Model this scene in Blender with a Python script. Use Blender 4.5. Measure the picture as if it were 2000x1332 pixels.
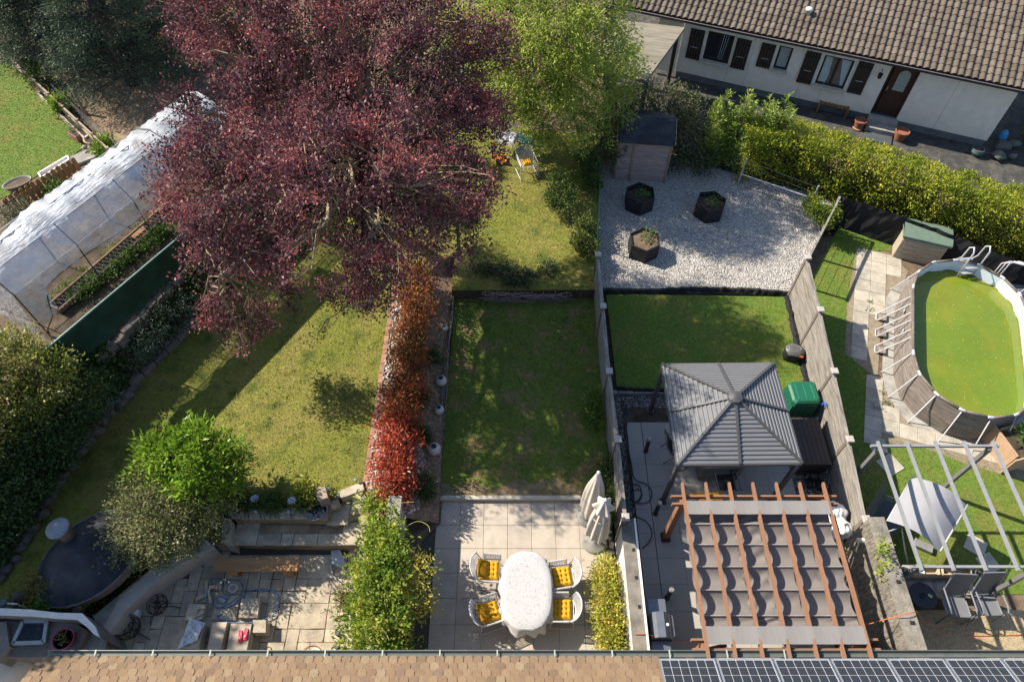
import bpy, math, random
import numpy as np
from mathutils import Matrix, Vector

# ---------------------------------------------------------------- scene, camera, sky, sun, exposure
scene = bpy.context.scene
for _o in list(bpy.data.objects):
    bpy.data.objects.remove(_o)
COL = scene.collection
CAM_H, FOCAL, PITCH = 16.2, 1375.0, math.radians(53.9)
cam = bpy.data.cameras.new("camera")
cam.sensor_width = 36.0
cam.lens = 36.0 * FOCAL / 2000.0
cam.clip_end = 2000.0
cam_ob = bpy.data.objects.new("camera", cam)
cam_ob.location = (0, 0, CAM_H)
cam_ob.rotation_euler = (math.pi / 2 - PITCH, 0, 0)
COL.objects.link(cam_ob)
scene.camera = cam_ob

SUN = Vector((1.05, -0.46, -1.0)).normalized()            # the way the light travels
SUN_EL = math.asin(-SUN.z)
world = bpy.data.worlds.new("World")
scene.world = world
world.use_nodes = True
_n = world.node_tree.nodes
_sky = _n.new("ShaderNodeTexSky")
_sky.sky_type = 'NISHITA'
_sky.sun_disc = False
_sky.sun_elevation = SUN_EL
_sky.sun_rotation = math.atan2(-SUN.x, -SUN.y)
_sky.air_density, _sky.dust_density, _sky.ozone_density = 1.0, 0.6, 1.0
world.node_tree.links.new(_sky.outputs[0], _n["Background"].inputs[0])
_n["Background"].inputs[1].default_value = 0.115
sl = bpy.data.lights.new("sun", 'SUN')
sl.energy = 5.0
sl.angle = math.radians(0.53)
sl.color = (1.0, 0.91, 0.77)
sun_ob = bpy.data.objects.new("sun", sl)
sun_ob.rotation_euler = SUN.to_track_quat('-Z', 'Y').to_euler()
COL.objects.link(sun_ob)
vs = scene.view_settings
vs.view_transform = 'Standard'
vs.look = 'None'
vs.exposure = 1.2
vs.gamma = 1.0
vs.use_curve_mapping = False

# ---------------------------------------------------------------- helpers
RNG = np.random.default_rng(7)
random.seed(7)
_S, _C = math.sin(PITCH), math.cos(PITCH)


def _ray(px, py):
    u, v = (px - 1000) / FOCAL, (py - 666) / FOCAL
    return Vector((u, _C - v * _S, -_S - v * _C))


def at(px, py, z=0.0):
    """the point of the level plane z that the photograph shows at px, py"""
    d = _ray(px, py)
    t = (z - CAM_H) / d.z
    return Vector((d.x * t, d.y * t, z))


def on_wall(px, py, o, rz):
    """photograph point on the upright plane through o along direction rz -> (along, height)"""
    n = Vector((-math.sin(rz), math.cos(rz), 0))
    d = _ray(px, py)
    c = Vector((0, 0, CAM_H))
    t = (Vector(o) - c).dot(n) / d.dot(n)
    p = c + d * t - Vector(o)
    return p.x * math.cos(rz) + p.y * math.sin(rz), p.z


def pl(pts, z):
    return [tuple(at(a, b, z)) for a, b in pts]


def tag(o, label=None, cat=None, group=None, kind=None):
    for k, v in (("label", label), ("category", cat), ("group", group), ("kind", kind)):
        if v:
            o[k] = v
    return o


def thing(name, loc=(0, 0, 0), rz=0.0, label=None, cat=None, group=None, kind=None):
    o = bpy.data.objects.new(name, None)
    o.empty_display_size = 0.1
    COL.objects.link(o)
    o.location = loc
    o.rotation_euler = (0, 0, rz)
    return tag(o, label, cat, group, kind)


def origin(o):
    m = Matrix.Identity(4)
    while o is not None:
        m = Matrix.LocRotScale(o.location, o.rotation_euler, o.scale) @ m
        o = o.parent
    return m


class MB:
    """collects shapes and builds them as ONE mesh object"""

    def __init__(self):
        self.v, self.f = [], []

    def add(self, vs, fs):
        n = len(self.v)
        self.v.extend([tuple(p) for p in vs])
        self.f.extend([tuple(i + n for i in f) for f in fs])
        return self

    def box(self, c, s, rz=0.0, M=None, ch=0.0):
        hx, hy, hz = s[0] / 2, s[1] / 2, s[2] / 2
        lv = [(-hx, -hy, -hz), (hx, -hy, -hz), (hx, hy, -hz), (-hx, hy, -hz)]
        if ch:
            lv += [(-hx, -hy, hz - ch), (hx, -hy, hz - ch), (hx, hy, hz - ch), (-hx, hy, hz - ch)]
            hx, hy = hx - ch, hy - ch
        lv += [(-hx, -hy, hz), (hx, -hy, hz), (hx, hy, hz), (-hx, hy, hz)]
        fs = [(3, 2, 1, 0)]
        for k in range(0, len(lv) - 4, 4):
            fs += [(k + i, k + (i + 1) % 4, k + 4 + (i + 1) % 4, k + 4 + i) for i in range(4)]
        k = len(lv) - 4
        fs.append((k, k + 1, k + 2, k + 3))
        T = Matrix.Translation(c) @ Matrix.Rotation(rz, 4, 'Z') if M is None else M @ Matrix.Translation(c) @ Matrix.Rotation(rz, 4, 'Z')
        return self.add([T @ Vector(p) for p in lv], fs)

    def bar(self, p, q, w, h, up=(0, 0, 1)):
        p, q, up = Vector(p), Vector(q), Vector(up)
        d = (q - p).normalized()
        s = d.cross(up)
        if s.length < 1e-4:
            s = d.cross(Vector((0, 1, 0)))
        s.normalize()
        u = s.cross(d).normalized()
        s, u = s * w / 2, u * h / 2
        vs = [p - s - u, p + s - u, p + s + u, p - s + u, q - s - u, q + s - u, q + s + u, q - s + u]
        return self.add(vs, [(0, 1, 2, 3), (7, 6, 5, 4), (0, 4, 5, 1), (1, 5, 6, 2), (2, 6, 7, 3), (3, 7, 4, 0)])

    def tube(self, pts, r, n=6, cap=True, closed=False):
        pts = [Vector(p) for p in pts]
        m = len(pts)
        rs = r if isinstance(r, (list, tuple)) else [r] * m
        vs, fs = [], []
        prev = None
        for i, p in enumerate(pts):
            a = pts[i - 1] if (i > 0 or closed) else p
            b = pts[(i + 1) % m] if (i < m - 1 or closed) else p
            d = b - a
            d = d.normalized() if d.length > 1e-9 else Vector((0, 0, 1))
            if prev is None:
                s = d.cross(Vector((0, 0, 1)))
                if s.length < 1e-3:
                    s = d.cross(Vector((0, 1, 0)))
            else:
                s = prev - d * prev.dot(d)
                if s.length < 1e-6:
                    s = d.orthogonal()
            s.normalize()
            prev = s
            u = d.cross(s)
            for k in range(n):
                t = 2 * math.pi * k / n
                vs.append(p + (s * math.cos(t) + u * math.sin(t)) * rs[i])
        for i in range(m if closed else m - 1):
            j = (i + 1) % m
            for k in range(n):
                fs.append((i * n + k, i * n + (k + 1) % n, j * n + (k + 1) % n, j * n + k))
        if cap and not closed:
            fs.append(tuple(range(n - 1, -1, -1)))
            fs.append(tuple(range((m - 1) * n, m * n)))
        return self.add(vs, fs)

    def lathe(self, prof, n=16, c=(0, 0, 0), M=None, capb=True, capt=True):
        vs, fs = [], []
        for r, z in prof:
            for k in range(n):
                t = 2 * math.pi * k / n
                vs.append(Vector((c[0] + r * math.cos(t), c[1] + r * math.sin(t), c[2] + z)))
        for i in range(len(prof) - 1):
            for k in range(n):
                fs.append((i * n + k, i * n + (k + 1) % n, (i + 1) * n + (k + 1) % n, (i + 1) * n + k))
        if capb:
            fs.append(tuple(range(n - 1, -1, -1)))
        if capt:
            fs.append(tuple(range((len(prof) - 1) * n, len(prof) * n)))
        if M is not None:
            vs = [M @ p for p in vs]
        return self.add(vs, fs)

    def prism(self, poly, z0, z1, ch=0.0):
        n = len(poly)
        ar = sum(poly[i][0] * poly[(i + 1) % n][1] - poly[(i + 1) % n][0] * poly[i][1] for i in range(n))
        if ar < 0:
            poly = poly[::-1]
        rings = [[(p[0], p[1], z0) for p in poly]]
        if ch:
            c = (sum(p[0] for p in poly) / n, sum(p[1] for p in poly) / n)
            rings.append([(p[0], p[1], z1 - ch) for p in poly])
            ins = []
            for p in poly:
                dx, dy = c[0] - p[0], c[1] - p[1]
                L = math.hypot(dx, dy) or 1
                ins.append((p[0] + dx / L * ch * 1.3, p[1] + dy / L * ch * 1.3, z1))
            rings.append(ins)
        else:
            rings.append([(p[0], p[1], z1) for p in poly])
        vs = [p for r in rings for p in r]
        fs = [tuple(range(n - 1, -1, -1))]
        for k in range(len(rings) - 1):
            fs += [(k * n + i, k * n + (i + 1) % n, (k + 1) * n + (i + 1) % n, (k + 1) * n + i) for i in range(n)]
        k = (len(rings) - 1) * n
        fs.append(tuple(range(k, k + n)))
        return self.add(vs, fs)

    def grid(self, fn, nu, nv):
        vs = [fn(i / nu, j / nv) for j in range(nv + 1) for i in range(nu + 1)]
        w = nu + 1
        fs = [(j * w + i, j * w + i + 1, (j + 1) * w + i + 1, (j + 1) * w + i) for j in range(nv) for i in range(nu)]
        return self.add(vs, fs)

    def mesh(self, name, mat, smooth=False):
        me = bpy.data.meshes.new(name)
        me.from_pydata(self.v, [], self.f)
        if mat is not None:
            me.materials.append(mat)
        if smooth:
            me.polygons.foreach_set("use_smooth", [True] * len(me.polygons))
        me.update()
        return me

    def build(self, name, mat, parent=None, world=False, smooth=False):
        if world and parent is not None:
            inv = origin(parent).inverted()
            self.v = [tuple(inv @ Vector(p)) for p in self.v]
        me = self.mesh(name, mat, smooth)
        return link(name, me, parent)


def link(name, me, parent=None, loc=None, rot=None, scale=None):
    o = bpy.data.objects.new(name, me)
    COL.objects.link(o)
    if parent is not None:
        o.parent = parent
    if loc is not None:
        o.location = loc
    if rot is not None:
        o.rotation_euler = rot
    if scale is not None:
        o.scale = scale
    return o


def solo(name, mb, mat, label=None, cat=None, group=None, kind=None, smooth=False):
    """a thing that is one mesh; its origin sits at its base"""
    v = np.array(mb.v)
    o = Vector(((v[:, 0].min() + v[:, 0].max()) / 2, (v[:, 1].min() + v[:, 1].max()) / 2, v[:, 2].min()))
    mb.v = [tuple(Vector(p) - o) for p in mb.v]
    ob = link(name, mb.mesh(name, mat, smooth), None, o)
    return tag(ob, label, cat, group, kind)


def copy_tree(o, parent=None):
    c = o.copy()
    COL.objects.link(c)
    c.parent = parent
    for ch in [x for x in KIDS.get(o.name, [])]:
        copy_tree(ch, c)
    return c


KIDS = {}


def remember(o):
    """note the children of a thing so that copy_tree can copy them"""
    KIDS.clear()
    for x in bpy.data.objects:
        if x.parent is not None:
            KIDS.setdefault(x.parent.name, []).append(x)


def fast(name, verts, k, mat, parent=None, world=True, smooth=False, label=None, cat=None, group=None, kind=None):
    """numpy mesh whose faces are consecutive runs of k vertices (or an index array)"""
    verts = np.asarray(verts, dtype=np.float32)
    if parent is not None and world:
        inv = np.array(origin(parent).inverted())
        verts = verts @ inv[:3, :3].T.astype(np.float32) + inv[:3, 3].astype(np.float32)
    if isinstance(k, int):
        idx = np.arange(len(verts), dtype=np.int32)
        kk = k
    else:
        idx = np.asarray(k, dtype=np.int32)
        kk = idx.shape[1]
        idx = idx.ravel()
    me = bpy.data.meshes.new(name)
    nf = len(idx) // kk
    me.vertices.add(len(verts))
    me.vertices.foreach_set("co", verts.ravel())
    me.loops.add(len(idx))
    me.loops.foreach_set("vertex_index", idx)
    me.polygons.add(nf)
    me.polygons.foreach_set("loop_start", np.arange(0, nf * kk, kk, dtype=np.int32))
    if smooth:
        me.polygons.foreach_set("use_smooth", np.ones(nf, dtype=bool))
    me.materials.append(mat)
    me.update(calc_edges=True)
    return tag(link(name, me, parent), label, cat, group, kind)


def norm(a):
    return a / (np.linalg.norm(a, axis=1, keepdims=True) + 1e-9)


def leaf_verts(p, d, size, width=0.45, fold=0.12, rng=RNG):
    """rhombic leaves: base p, direction d, length size"""
    n = len(p)
    d = norm(d)
    s = norm(np.cross(d, rng.normal(size=(n, 3))))
    u = np.cross(s, d)
    L = np.broadcast_to(np.asarray(size), (n,)).reshape(n, 1)
    m = p + d * L * 0.5
    o = np.empty((n, 4, 3))
    o[:, 0] = p
    o[:, 1] = m + s * L * width * 0.5 + u * L * fold
    o[:, 2] = p + d * L
    o[:, 3] = m - s * L * width * 0.5 + u * L * fold
    return o.reshape(-1, 3)


def in_poly(x, y, poly):
    r = np.zeros(len(x), dtype=bool)
    n = len(poly)
    j = n - 1
    for i in range(n):
        xi, yi, xj, yj = poly[i][0], poly[i][1], poly[j][0], poly[j][1]
        c = ((yi > y) != (yj > y)) & (x < (xj - xi) * (y - yi) / ((yj - yi) or 1e-12) + xi)
        r ^= c
        j = i
    return r


def scatter(poly, density, rng=RNG, zf=None):
    xs, ys = [p[0] for p in poly], [p[1] for p in poly]
    a, b, c, d = min(xs), max(xs), min(ys), max(ys)
    n = int((b - a) * (d - c) * density)
    x, y = rng.uniform(a, b, n), rng.uniform(c, d, n)
    k = in_poly(x, y, poly)
    x, y = x[k], y[k]
    z = np.full(len(x), poly[0][2] if len(poly[0]) > 2 else 0.0) if zf is None else zf(x, y)
    return np.stack([x, y, z], 1)


def grass(name, poly, density, h, mat, label, rng=RNG, zf=None, w=0.007):
    p = scatter(poly, density, rng, zf)
    n = len(p)
    t = rng.uniform(0, 2 * np.pi, n)
    s = np.stack([np.cos(t), np.sin(t), np.zeros(n)], 1) * rng.uniform(0.6, 1.3, (n, 1)) * w
    hh = h * rng.uniform(0.4, 1.25, n)
    lean = rng.normal(size=(n, 2)) * hh[:, None] * 0.55
    o = np.empty((n, 3, 3))
    o[:, 0], o[:, 1] = p - s, p + s
    o[:, 2] = p + np.stack([lean[:, 0], lean[:, 1], hh], 1)
    return fast(name, o.reshape(-1, 3), 3, mat, label=label, cat="grass", kind="stuff")


_OCT = np.array([[1, 0, 0], [0, 1, 0], [-1, 0, 0], [0, -1, 0], [0, 0, 1], [0, 0, -1],
                 [.68, .68, .25], [-.68, .68, .25], [-.68, -.68, .25], [.68, -.68, .25]], dtype=float)
_OCF = np.array([[0, 6, 4], [6, 1, 4], [1, 7, 4], [7, 2, 4], [2, 8, 4], [8, 3, 4], [3, 9, 4], [9, 0, 4],
                 [0, 5, 6], [6, 5, 1], [1, 5, 7], [7, 5, 2], [2, 5, 8], [8, 5, 3], [3, 5, 9], [9, 5, 0]])


def stone_verts(p, smin, smax, flat=0.6, rng=RNG, power=2.0):
    n = len(p)
    s = smin + (smax - smin) * rng.random(n) ** power
    v = _OCT[None] * rng.uniform(0.75, 1.2, (n, 10, 1))
    v = v * np.stack([s, s * rng.uniform(.6, 1, n), s * rng.uniform(flat * .7, flat * 1.2, n)], 1)[:, None, :]
    t = rng.uniform(0, 2 * np.pi, n)
    tx = rng.normal(0, .35, n)
    y2 = v[:, :, 1] * np.cos(tx)[:, None] - v[:, :, 2] * np.sin(tx)[:, None]
    z2 = v[:, :, 1] * np.sin(tx)[:, None] + v[:, :, 2] * np.cos(tx)[:, None]
    v[:, :, 1], v[:, :, 2] = y2, z2
    c, sn = np.cos(t)[:, None], np.sin(t)[:, None]
    x = v[:, :, 0] * c - v[:, :, 1] * sn
    y = v[:, :, 0] * sn + v[:, :, 1] * c
    v = np.stack([x, y, v[:, :, 2]], 2) + p[:, None, :]
    f = (_OCF[None] + (np.arange(n) * 10)[:, None, None]).reshape(-1, 3)
    return v.reshape(-1, 3), f


def stones(name, poly, density, smin, smax, mat, label, flat=.6, zf=None, rng=RNG, cat="gravel"):
    p = scatter(poly, density, rng, zf)
    v, f = stone_verts(p, smin, smax, flat, rng)
    return fast(name, v, f, mat, label=label, cat=cat, kind="stuff")


def lobe_points(lobes, n, rng, lo=0.72, hi=1.06, keep=0.8, bottom=-1.0):
    """points near the skins of a union of ellipsoids, with outward directions"""
    C = np.array([l[0] for l in lobes], float)
    R = np.array([l[1] if hasattr(l[1], '__len__') else (l[1],) * 3 for l in lobes], float)
    w = (R[:, 0] * R[:, 1] + R[:, 1] * R[:, 2] + R[:, 0] * R[:, 2])
    k = rng.choice(len(lobes), n * 2, p=w / w.sum())
    d = norm(rng.normal(size=(n * 2, 3)))
    rr = rng.uniform(lo, hi, (n * 2, 1))
    p = C[k] + d * R[k] * rr
    ok = d[:, 2] > bottom
    for i in range(len(lobes)):
        q = (((p - C[i]) / R[i]) ** 2).sum(1)
        ok &= (q > keep ** 2) | (k == i)
    p, d, k = p[ok][:n], d[ok][:n], k[ok][:n]
    return p, norm(d / R[k] * R[k].mean(1, keepdims=True)), k


def foliage(lobes, nclump, per, cr, size, rng, out=0.6, up=0.25, width=0.45, lo=0.72, hi=1.06, keep=0.8, bottom=-1.0, fold=.12, flat=1.0, sup=0, spread=.24):
    """leaves in clumps over the lobes; returns (leaf vertices, clump centres, lobe ids)"""
    if sup:
        c, d, k = lobe_points(lobes, sup, rng, lo, hi, keep, bottom)
        q = np.repeat(np.arange(len(c)), max(1, nclump // len(c)))
        c = c[q] + rng.normal(size=(len(q), 3)) * spread * np.array([1, 1, .6]) * rng.uniform(.6, 1.3, (len(c), 1))[q]
        d, k = d[q], k[q]
    else:
        c, d, k = lobe_points(lobes, nclump, rng, lo, hi, keep, bottom)
    n = len(c)
    m = np.maximum(2, rng.poisson(per, n))
    ci = np.repeat(np.arange(n), m)
    N = len(ci)
    off = rng.normal(size=(N, 3)) * cr * rng.uniform(.6, 1.35, n)[ci][:, None]
    off[:, 2] *= flat
    p = c[ci] + off
    dr = d[ci] * out + rng.normal(size=(N, 3)) * 0.7 + np.array([0, 0, up]) + off / cr * 0.35
    sz = size * rng.uniform(0.65, 1.3, N)
    return leaf_verts(p, dr, sz, width, fold, rng), c, k


def wiggle(a, b, n, amp, rng, sag=0.0):
    a, b = Vector(a), Vector(b)
    L = (b - a).length
    out = [a]
    off = Vector((0, 0, 0))
    for i in range(1, n):
        t = i / n
        off = off * 0.6 + Vector(rng.normal(0, amp * L / n, 3))
        p = a.lerp(b, t) + off
        p.z += sag * L * math.sin(math.pi * t)
        out.append(p)
    out.append(b)
    return out


# ---------------------------------------------------------------- materials
MATS = {}


def mat(name, col, rough=0.8, var=0.25, scale=6.0, col2=None, c2=(0.45, 0.62), c2scale=2.0, bump=0.0, bscale=60.0,
        spec=0.3, metal=0.0, orand=0.0, isl=0.0, stretch=None, stretch_rz=0.0, wave=None, coat=0.0, trans=0.0, col3=None, c3scale=9., c3=(.6, .72), oramp=None, iramp=None):
    """procedural surface: noise-varied colour, optional second and third colours in patches, grain by stretch, bump"""
    if name in MATS:
        return MATS[name]
    m = bpy.data.materials.new(name)
    m.use_nodes = True
    nt = m.node_tree
    N, Lk = nt.nodes, nt.links
    bs = N["Principled BSDF"]
    bs.inputs["Roughness"].default_value = rough
    bs.inputs["Metallic"].default_value = metal
    bs.inputs["Specular IOR Level"].default_value = spec
    if coat:
        bs.inputs["Coat Weight"].default_value = coat
    geo = N.new("ShaderNodeNewGeometry")
    pos = geo.outputs["Position"]
    if stretch is not None:
        mp = N.new("ShaderNodeMapping")
        mp.vector_type = 'TEXTURE'
        mp.inputs["Rotation"].default_value = (0, 0, stretch_rz)
        mp.inputs["Scale"].default_value = stretch
        Lk.new(pos, mp.inputs[0])
        pos = mp.outputs[0]

    def noise(sc, det=6, rg=0.6):
        t = N.new("ShaderNodeTexNoise")
        t.inputs["Scale"].default_value = sc
        t.inputs["Detail"].default_value = det
        t.inputs["Roughness"].default_value = rg
        Lk.new(pos, t.inputs["Vector"])
        return t.outputs["Fac"]

    def mapr(x, a, b, c, d):
        r = N.new("ShaderNodeMapRange")
        Lk.new(x, r.inputs[0])
        for i, v in enumerate((a, b, c, d)):
            r.inputs[i + 1].default_value = v
        return r.outputs[0]

    def mix(fac, a, b, mode='MIX'):
        x = N.new("ShaderNodeMix")
        x.data_type = 'RGBA'
        x.blend_type = mode
        if hasattr(fac, "is_linked"):
            Lk.new(fac, x.inputs[0])
        else:
            x.inputs[0].default_value = fac
        for v, s in ((a, x.inputs[6]), (b, x.inputs[7])):
            if hasattr(v, "is_linked"):
                Lk.new(v, s)
            else:
                s.default_value = (*v, 1)
        return x.outputs[2]
    # the exposure is set for foliage in half shade, so hard surfaces sit a little darker
    col = tuple(x * .84 for x in col)
    col2 = col2 and tuple(x * .84 for x in col2)
    col3 = col3 and tuple(x * .84 for x in col3)
    c = col
    if oramp or iramp:
        rp = N.new("ShaderNodeValToRGB")
        cols = oramp or iramp
        el = rp.color_ramp.elements
        while len(el) < len(cols):
            el.new(0.5)
        for i, q in enumerate(cols):
            el[i].position = i / (len(cols) - 1)
            el[i].color = (q[0] * .84, q[1] * .84, q[2] * .84, 1)
        if oramp:
            oo = N.new("ShaderNodeObjectInfo")
            Lk.new(oo.outputs["Random"], rp.inputs[0])
        else:
            Lk.new(geo.outputs["Random Per Island"], rp.inputs[0])
        c = rp.outputs[0]
    if col2 is not None:
        c = mix(mapr(noise(c2scale), c2[0], c2[1], 0, 1), c, col2)
    if col3 is not None:
        c = mix(mapr(noise(c3scale), c3[0], c3[1], 0, 1), c, col3)
    val = mapr(noise(scale), 0.25, 0.75, 1 - var, 1 + var)

    def mul(a, b):
        x = N.new("ShaderNodeMath")
        x.operation = 'MULTIPLY'
        Lk.new(a, x.inputs[0])
        Lk.new(b, x.inputs[1])
        return x.outputs[0]
    if orand:
        oi = N.new("ShaderNodeObjectInfo")
        val = mul(val, mapr(oi.outputs["Random"], 0, 1, 1 - orand, 1 + orand))
    if isl:
        val = mul(val, mapr(geo.outputs["Random Per Island"], 0, 1, 1 - isl, 1 + isl))
    cc = N.new("ShaderNodeCombineColor")
    for i in range(3):
        Lk.new(val, cc.inputs[i])
    c = mix(1.0, c, cc.outputs[0], 'MULTIPLY')
    Lk.new(c, bs.inputs["Base Color"])
    if bump:
        b = N.new("ShaderNodeBump")
        b.inputs["Strength"].default_value = bump
        b.inputs["Distance"].default_value = 0.02
        Lk.new(noise(bscale, 4), b.inputs["Height"])
        Lk.new(b.outputs[0], bs.inputs["Normal"])
    if trans:
        bs.inputs["Transmission Weight"].default_value = trans
    MATS[name] = m
    return m


def leaf_mat(name, a, b, trans=0.35, rough=0.5, c=None, patch=0.0, pscale=1.2, tint=1.0):
    """leaves: colour differs leaf by leaf between a and b; some light passes through"""
    if name in MATS:
        return MATS[name]
    m = bpy.data.materials.new(name)
    m.use_nodes = True
    nt = m.node_tree
    N, Lk = nt.nodes, nt.links
    bs = N["Principled BSDF"]
    out = N["Material Output"]
    bs.inputs["Roughness"].default_value = rough
    bs.inputs["Specular IOR Level"].default_value = 0.2
    geo = N.new("ShaderNodeNewGeometry")
    rp = N.new("ShaderNodeValToRGB")
    rp.color_ramp.elements[0].color = (*a, 1)
    rp.color_ramp.elements[1].color = (*b, 1)
    if c is not None:
        e = rp.color_ramp.elements.new(0.9)
        e.color = (*b, 1)
        rp.color_ramp.elements[2].color = (*c, 1)
    fac = geo.outputs["Random Per Island"]
    if patch:
        t = N.new("ShaderNodeTexNoise")
        t.inputs["Scale"].default_value = pscale
        Lk.new(geo.outputs["Position"], t.inputs["Vector"])
        mr = N.new("ShaderNodeMapRange")
        mr.inputs[1].default_value, mr.inputs[2].default_value = 0.35, 0.65
        mr.inputs[3].default_value, mr.inputs[4].default_value = -patch, patch
        Lk.new(t.outputs["Fac"], mr.inputs[0])
        ad = N.new("ShaderNodeMath")
        ad.operation = 'ADD'
        ad.use_clamp = True
        Lk.new(fac, ad.inputs[0])
        Lk.new(mr.outputs[0], ad.inputs[1])
        fac = ad.outputs[0]
    Lk.new(fac, rp.inputs[0])
    Lk.new(rp.outputs[0], bs.inputs["Base Color"])
    if trans:
        tr = N.new("ShaderNodeBsdfTranslucent")
        Lk.new(rp.outputs[0], tr.inputs[0])
        ms = N.new("ShaderNodeMixShader")
        ms.inputs[0].default_value = trans
        Lk.new(bs.outputs[0], ms.inputs[1])
        Lk.new(tr.outputs[0], ms.inputs[2])
        Lk.new(ms.outputs[0], out.inputs[0])
    MATS[name] = m
    return m

# ---------------------------------------------------------------- palette
soil = mat("soil", (0.115, 0.080, 0.052), 0.95, 0.45, 5, col2=(0.16, 0.118, 0.078), bump=0.9, bscale=25)
dark_soil = mat("dark_soil", (0.055, 0.040, 0.028), 0.95, 0.4, 8, col2=(.09, .066, .045), bump=1.0, bscale=30)
sandy = mat("sandy_soil", (0.25, 0.180, 0.115), 0.95, 0.35, 3, col2=(0.17, 0.12, 0.08), bump=0.9, bscale=12)
lawn_m = mat("lawn", (0.170, 0.180, 0.028), 0.95, 0.35, 14, col2=(0.22, 0.19, 0.05), c2=(0.42, .66), c2scale=.9, bump=0.8, bscale=60, col3=(.085, .11, .018), c3scale=1.7, c3=(.52, .68))
lawn_g = mat("lawn_green", (0.105, 0.165, 0.022), 0.95, 0.35, 14, col2=(0.15, 0.165, 0.03), c2scale=1.1, bump=0.8, bscale=60, col3=(.17, .145, .045), c3scale=.8, c3=(.62, .78))
blade_m = mat("grass_blade", (0.195, 0.205, 0.032), 0.85, 0.25, 10, col2=(0.255, 0.22, 0.06), c2=(0.42, .66), c2scale=.9, isl=0.22, col3=(.09, .13, .02), c3scale=1.7, c3=(.52, .68))
blade_g = mat("grass_blade_green", (0.125, 0.205, 0.025), 0.85, 0.25, 10, col2=(0.165, 0.185, 0.035), c2scale=1.1, isl=0.22, col3=(.19, .16, .05), c3scale=.8, c3=(.62, .78))
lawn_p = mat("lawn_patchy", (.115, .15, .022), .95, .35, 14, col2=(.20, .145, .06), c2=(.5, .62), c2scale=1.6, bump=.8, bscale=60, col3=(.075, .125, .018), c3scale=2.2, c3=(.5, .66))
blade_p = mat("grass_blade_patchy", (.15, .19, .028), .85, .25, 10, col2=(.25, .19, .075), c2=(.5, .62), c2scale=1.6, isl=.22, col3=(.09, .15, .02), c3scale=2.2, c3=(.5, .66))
concrete = mat("concrete", (0.33, 0.315, 0.28), 0.9, 0.25, 3, col2=(0.22, 0.21, 0.19), bump=0.5, bscale=50, col3=(.15, .145, .13), c3scale=7)
mortar = mat("mortar", (0.075, 0.065, 0.055), 0.95, 0.3, 12)
asphalt = mat("asphalt", (0.052, 0.050, 0.048), 0.9, 0.3, 4, col2=(0.085, 0.078, 0.068), bump=0.6, bscale=120)
flag_m = mat("flagstone", (0.42, 0.355, 0.26), 0.88, 0.25, 5, col2=(0.31, 0.265, 0.20), c2scale=3, bump=0.55, bscale=28, orand=0.16, col3=(.20, .18, .15), c3scale=11, c3=(.58, .75))
tile_m = mat("patio_tile", (0.40, 0.345, 0.28), 0.6, 0.10, 4, col2=(0.35, 0.30, 0.245), c2scale=2.5, orand=0.06, bump=0.12, bscale=90, spec=.4)
tile_g = mat("terrace_tile", (0.34, 0.32, 0.29), 0.65, 0.08, 4, col2=(0.30, 0.285, 0.26), orand=0.05, bump=0.12, bscale=90)
slab_m = mat("path_slab", (0.40, 0.36, 0.29), 0.9, 0.2, 6, col2=(0.31, 0.28, 0.23), c2scale=2, bump=0.5, bscale=45, orand=0.1)
aggregate = mat("aggregate", (0.40, 0.32, 0.20), 0.9, 0.45, 34, col2=(0.28, 0.22, 0.14), c2scale=18, bump=1.0, bscale=70)
ledge_m = mat("ledge_stone", (0.31, 0.235, 0.15), 0.9, 0.35, 9, col2=(0.18, 0.135, 0.09), c2scale=6, bump=1.0, bscale=16, stretch=(2.5, 2.5, 0.35))
render_w = mat("white_render", (0.72, 0.68, 0.62), 0.9, 0.10, 3, col2=(.62, .58, .52), bump=0.5, bscale=90)
render_c = mat("cream_render", (0.78, 0.70, 0.595), 0.92, 0.10, 3, bump=0.7, bscale=110)
wood_grey = mat("weathered_wood", (0.25, 0.228, 0.20), 0.9, 0.35, 7, col2=(0.145, 0.127, 0.108), c2scale=5, bump=0.5, bscale=22, stretch=(.3, 3.2, .3), col3=(.35, .325, .29), c3scale=6, c3=(.55, .75))
white_m = mat("white_paint", (0.78, 0.77, 0.75), 0.5, 0.06, 6)
black_m = mat("black_plastic", (0.018, 0.018, 0.02), 0.55, 0.3, 10)
grey_metal = mat("grey_metal", (0.10, 0.10, 0.105), 0.45, 0.15, 5, metal=0.3)

BASE = -0.7


def slab(name, poly, z, m, z0=BASE, kind="structure", px=True):
    p = pl(poly, z) if px else [(a, b, z) for a, b in poly]
    return tag(MB().prism(p, z0, z).build(name, m), kind=kind), p


tag(MB().add([(-400, -400, BASE - .02), (400, -400, BASE - .02), (400, 400, BASE - .02), (-400, 400, BASE - .02)], [(0, 1, 2, 3)]).build("ground", soil), kind="structure")

# -------- upper terrain on the left (allotment level) and the bank down to the lawn
Z_ALLOT, Z_LAWN = 2.1, 0.62
LOW = [(-260, 1330), (0, 1135), (60, 1045), (130, 920), (235, 790), (258, 752), (390, 620), (470, 540), (590, 430)]
UPP = [(-420, 1000), (-120, 830), (0, 775), (60, 745), (117, 710), (200, 640), (360, 503), (430, 440), (590, 300)]
slab("allotment_ground", UPP[::-1] + [(-800, 900), (-800, -200), (-300, -330), (560, -330), (640, 150)], Z_ALLOT, soil)
bank_lo, bank_up = pl(LOW, Z_LAWN + .01), pl(UPP, Z_ALLOT + .004)
bk = MB()
nb = nbk = len(bank_lo)


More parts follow.
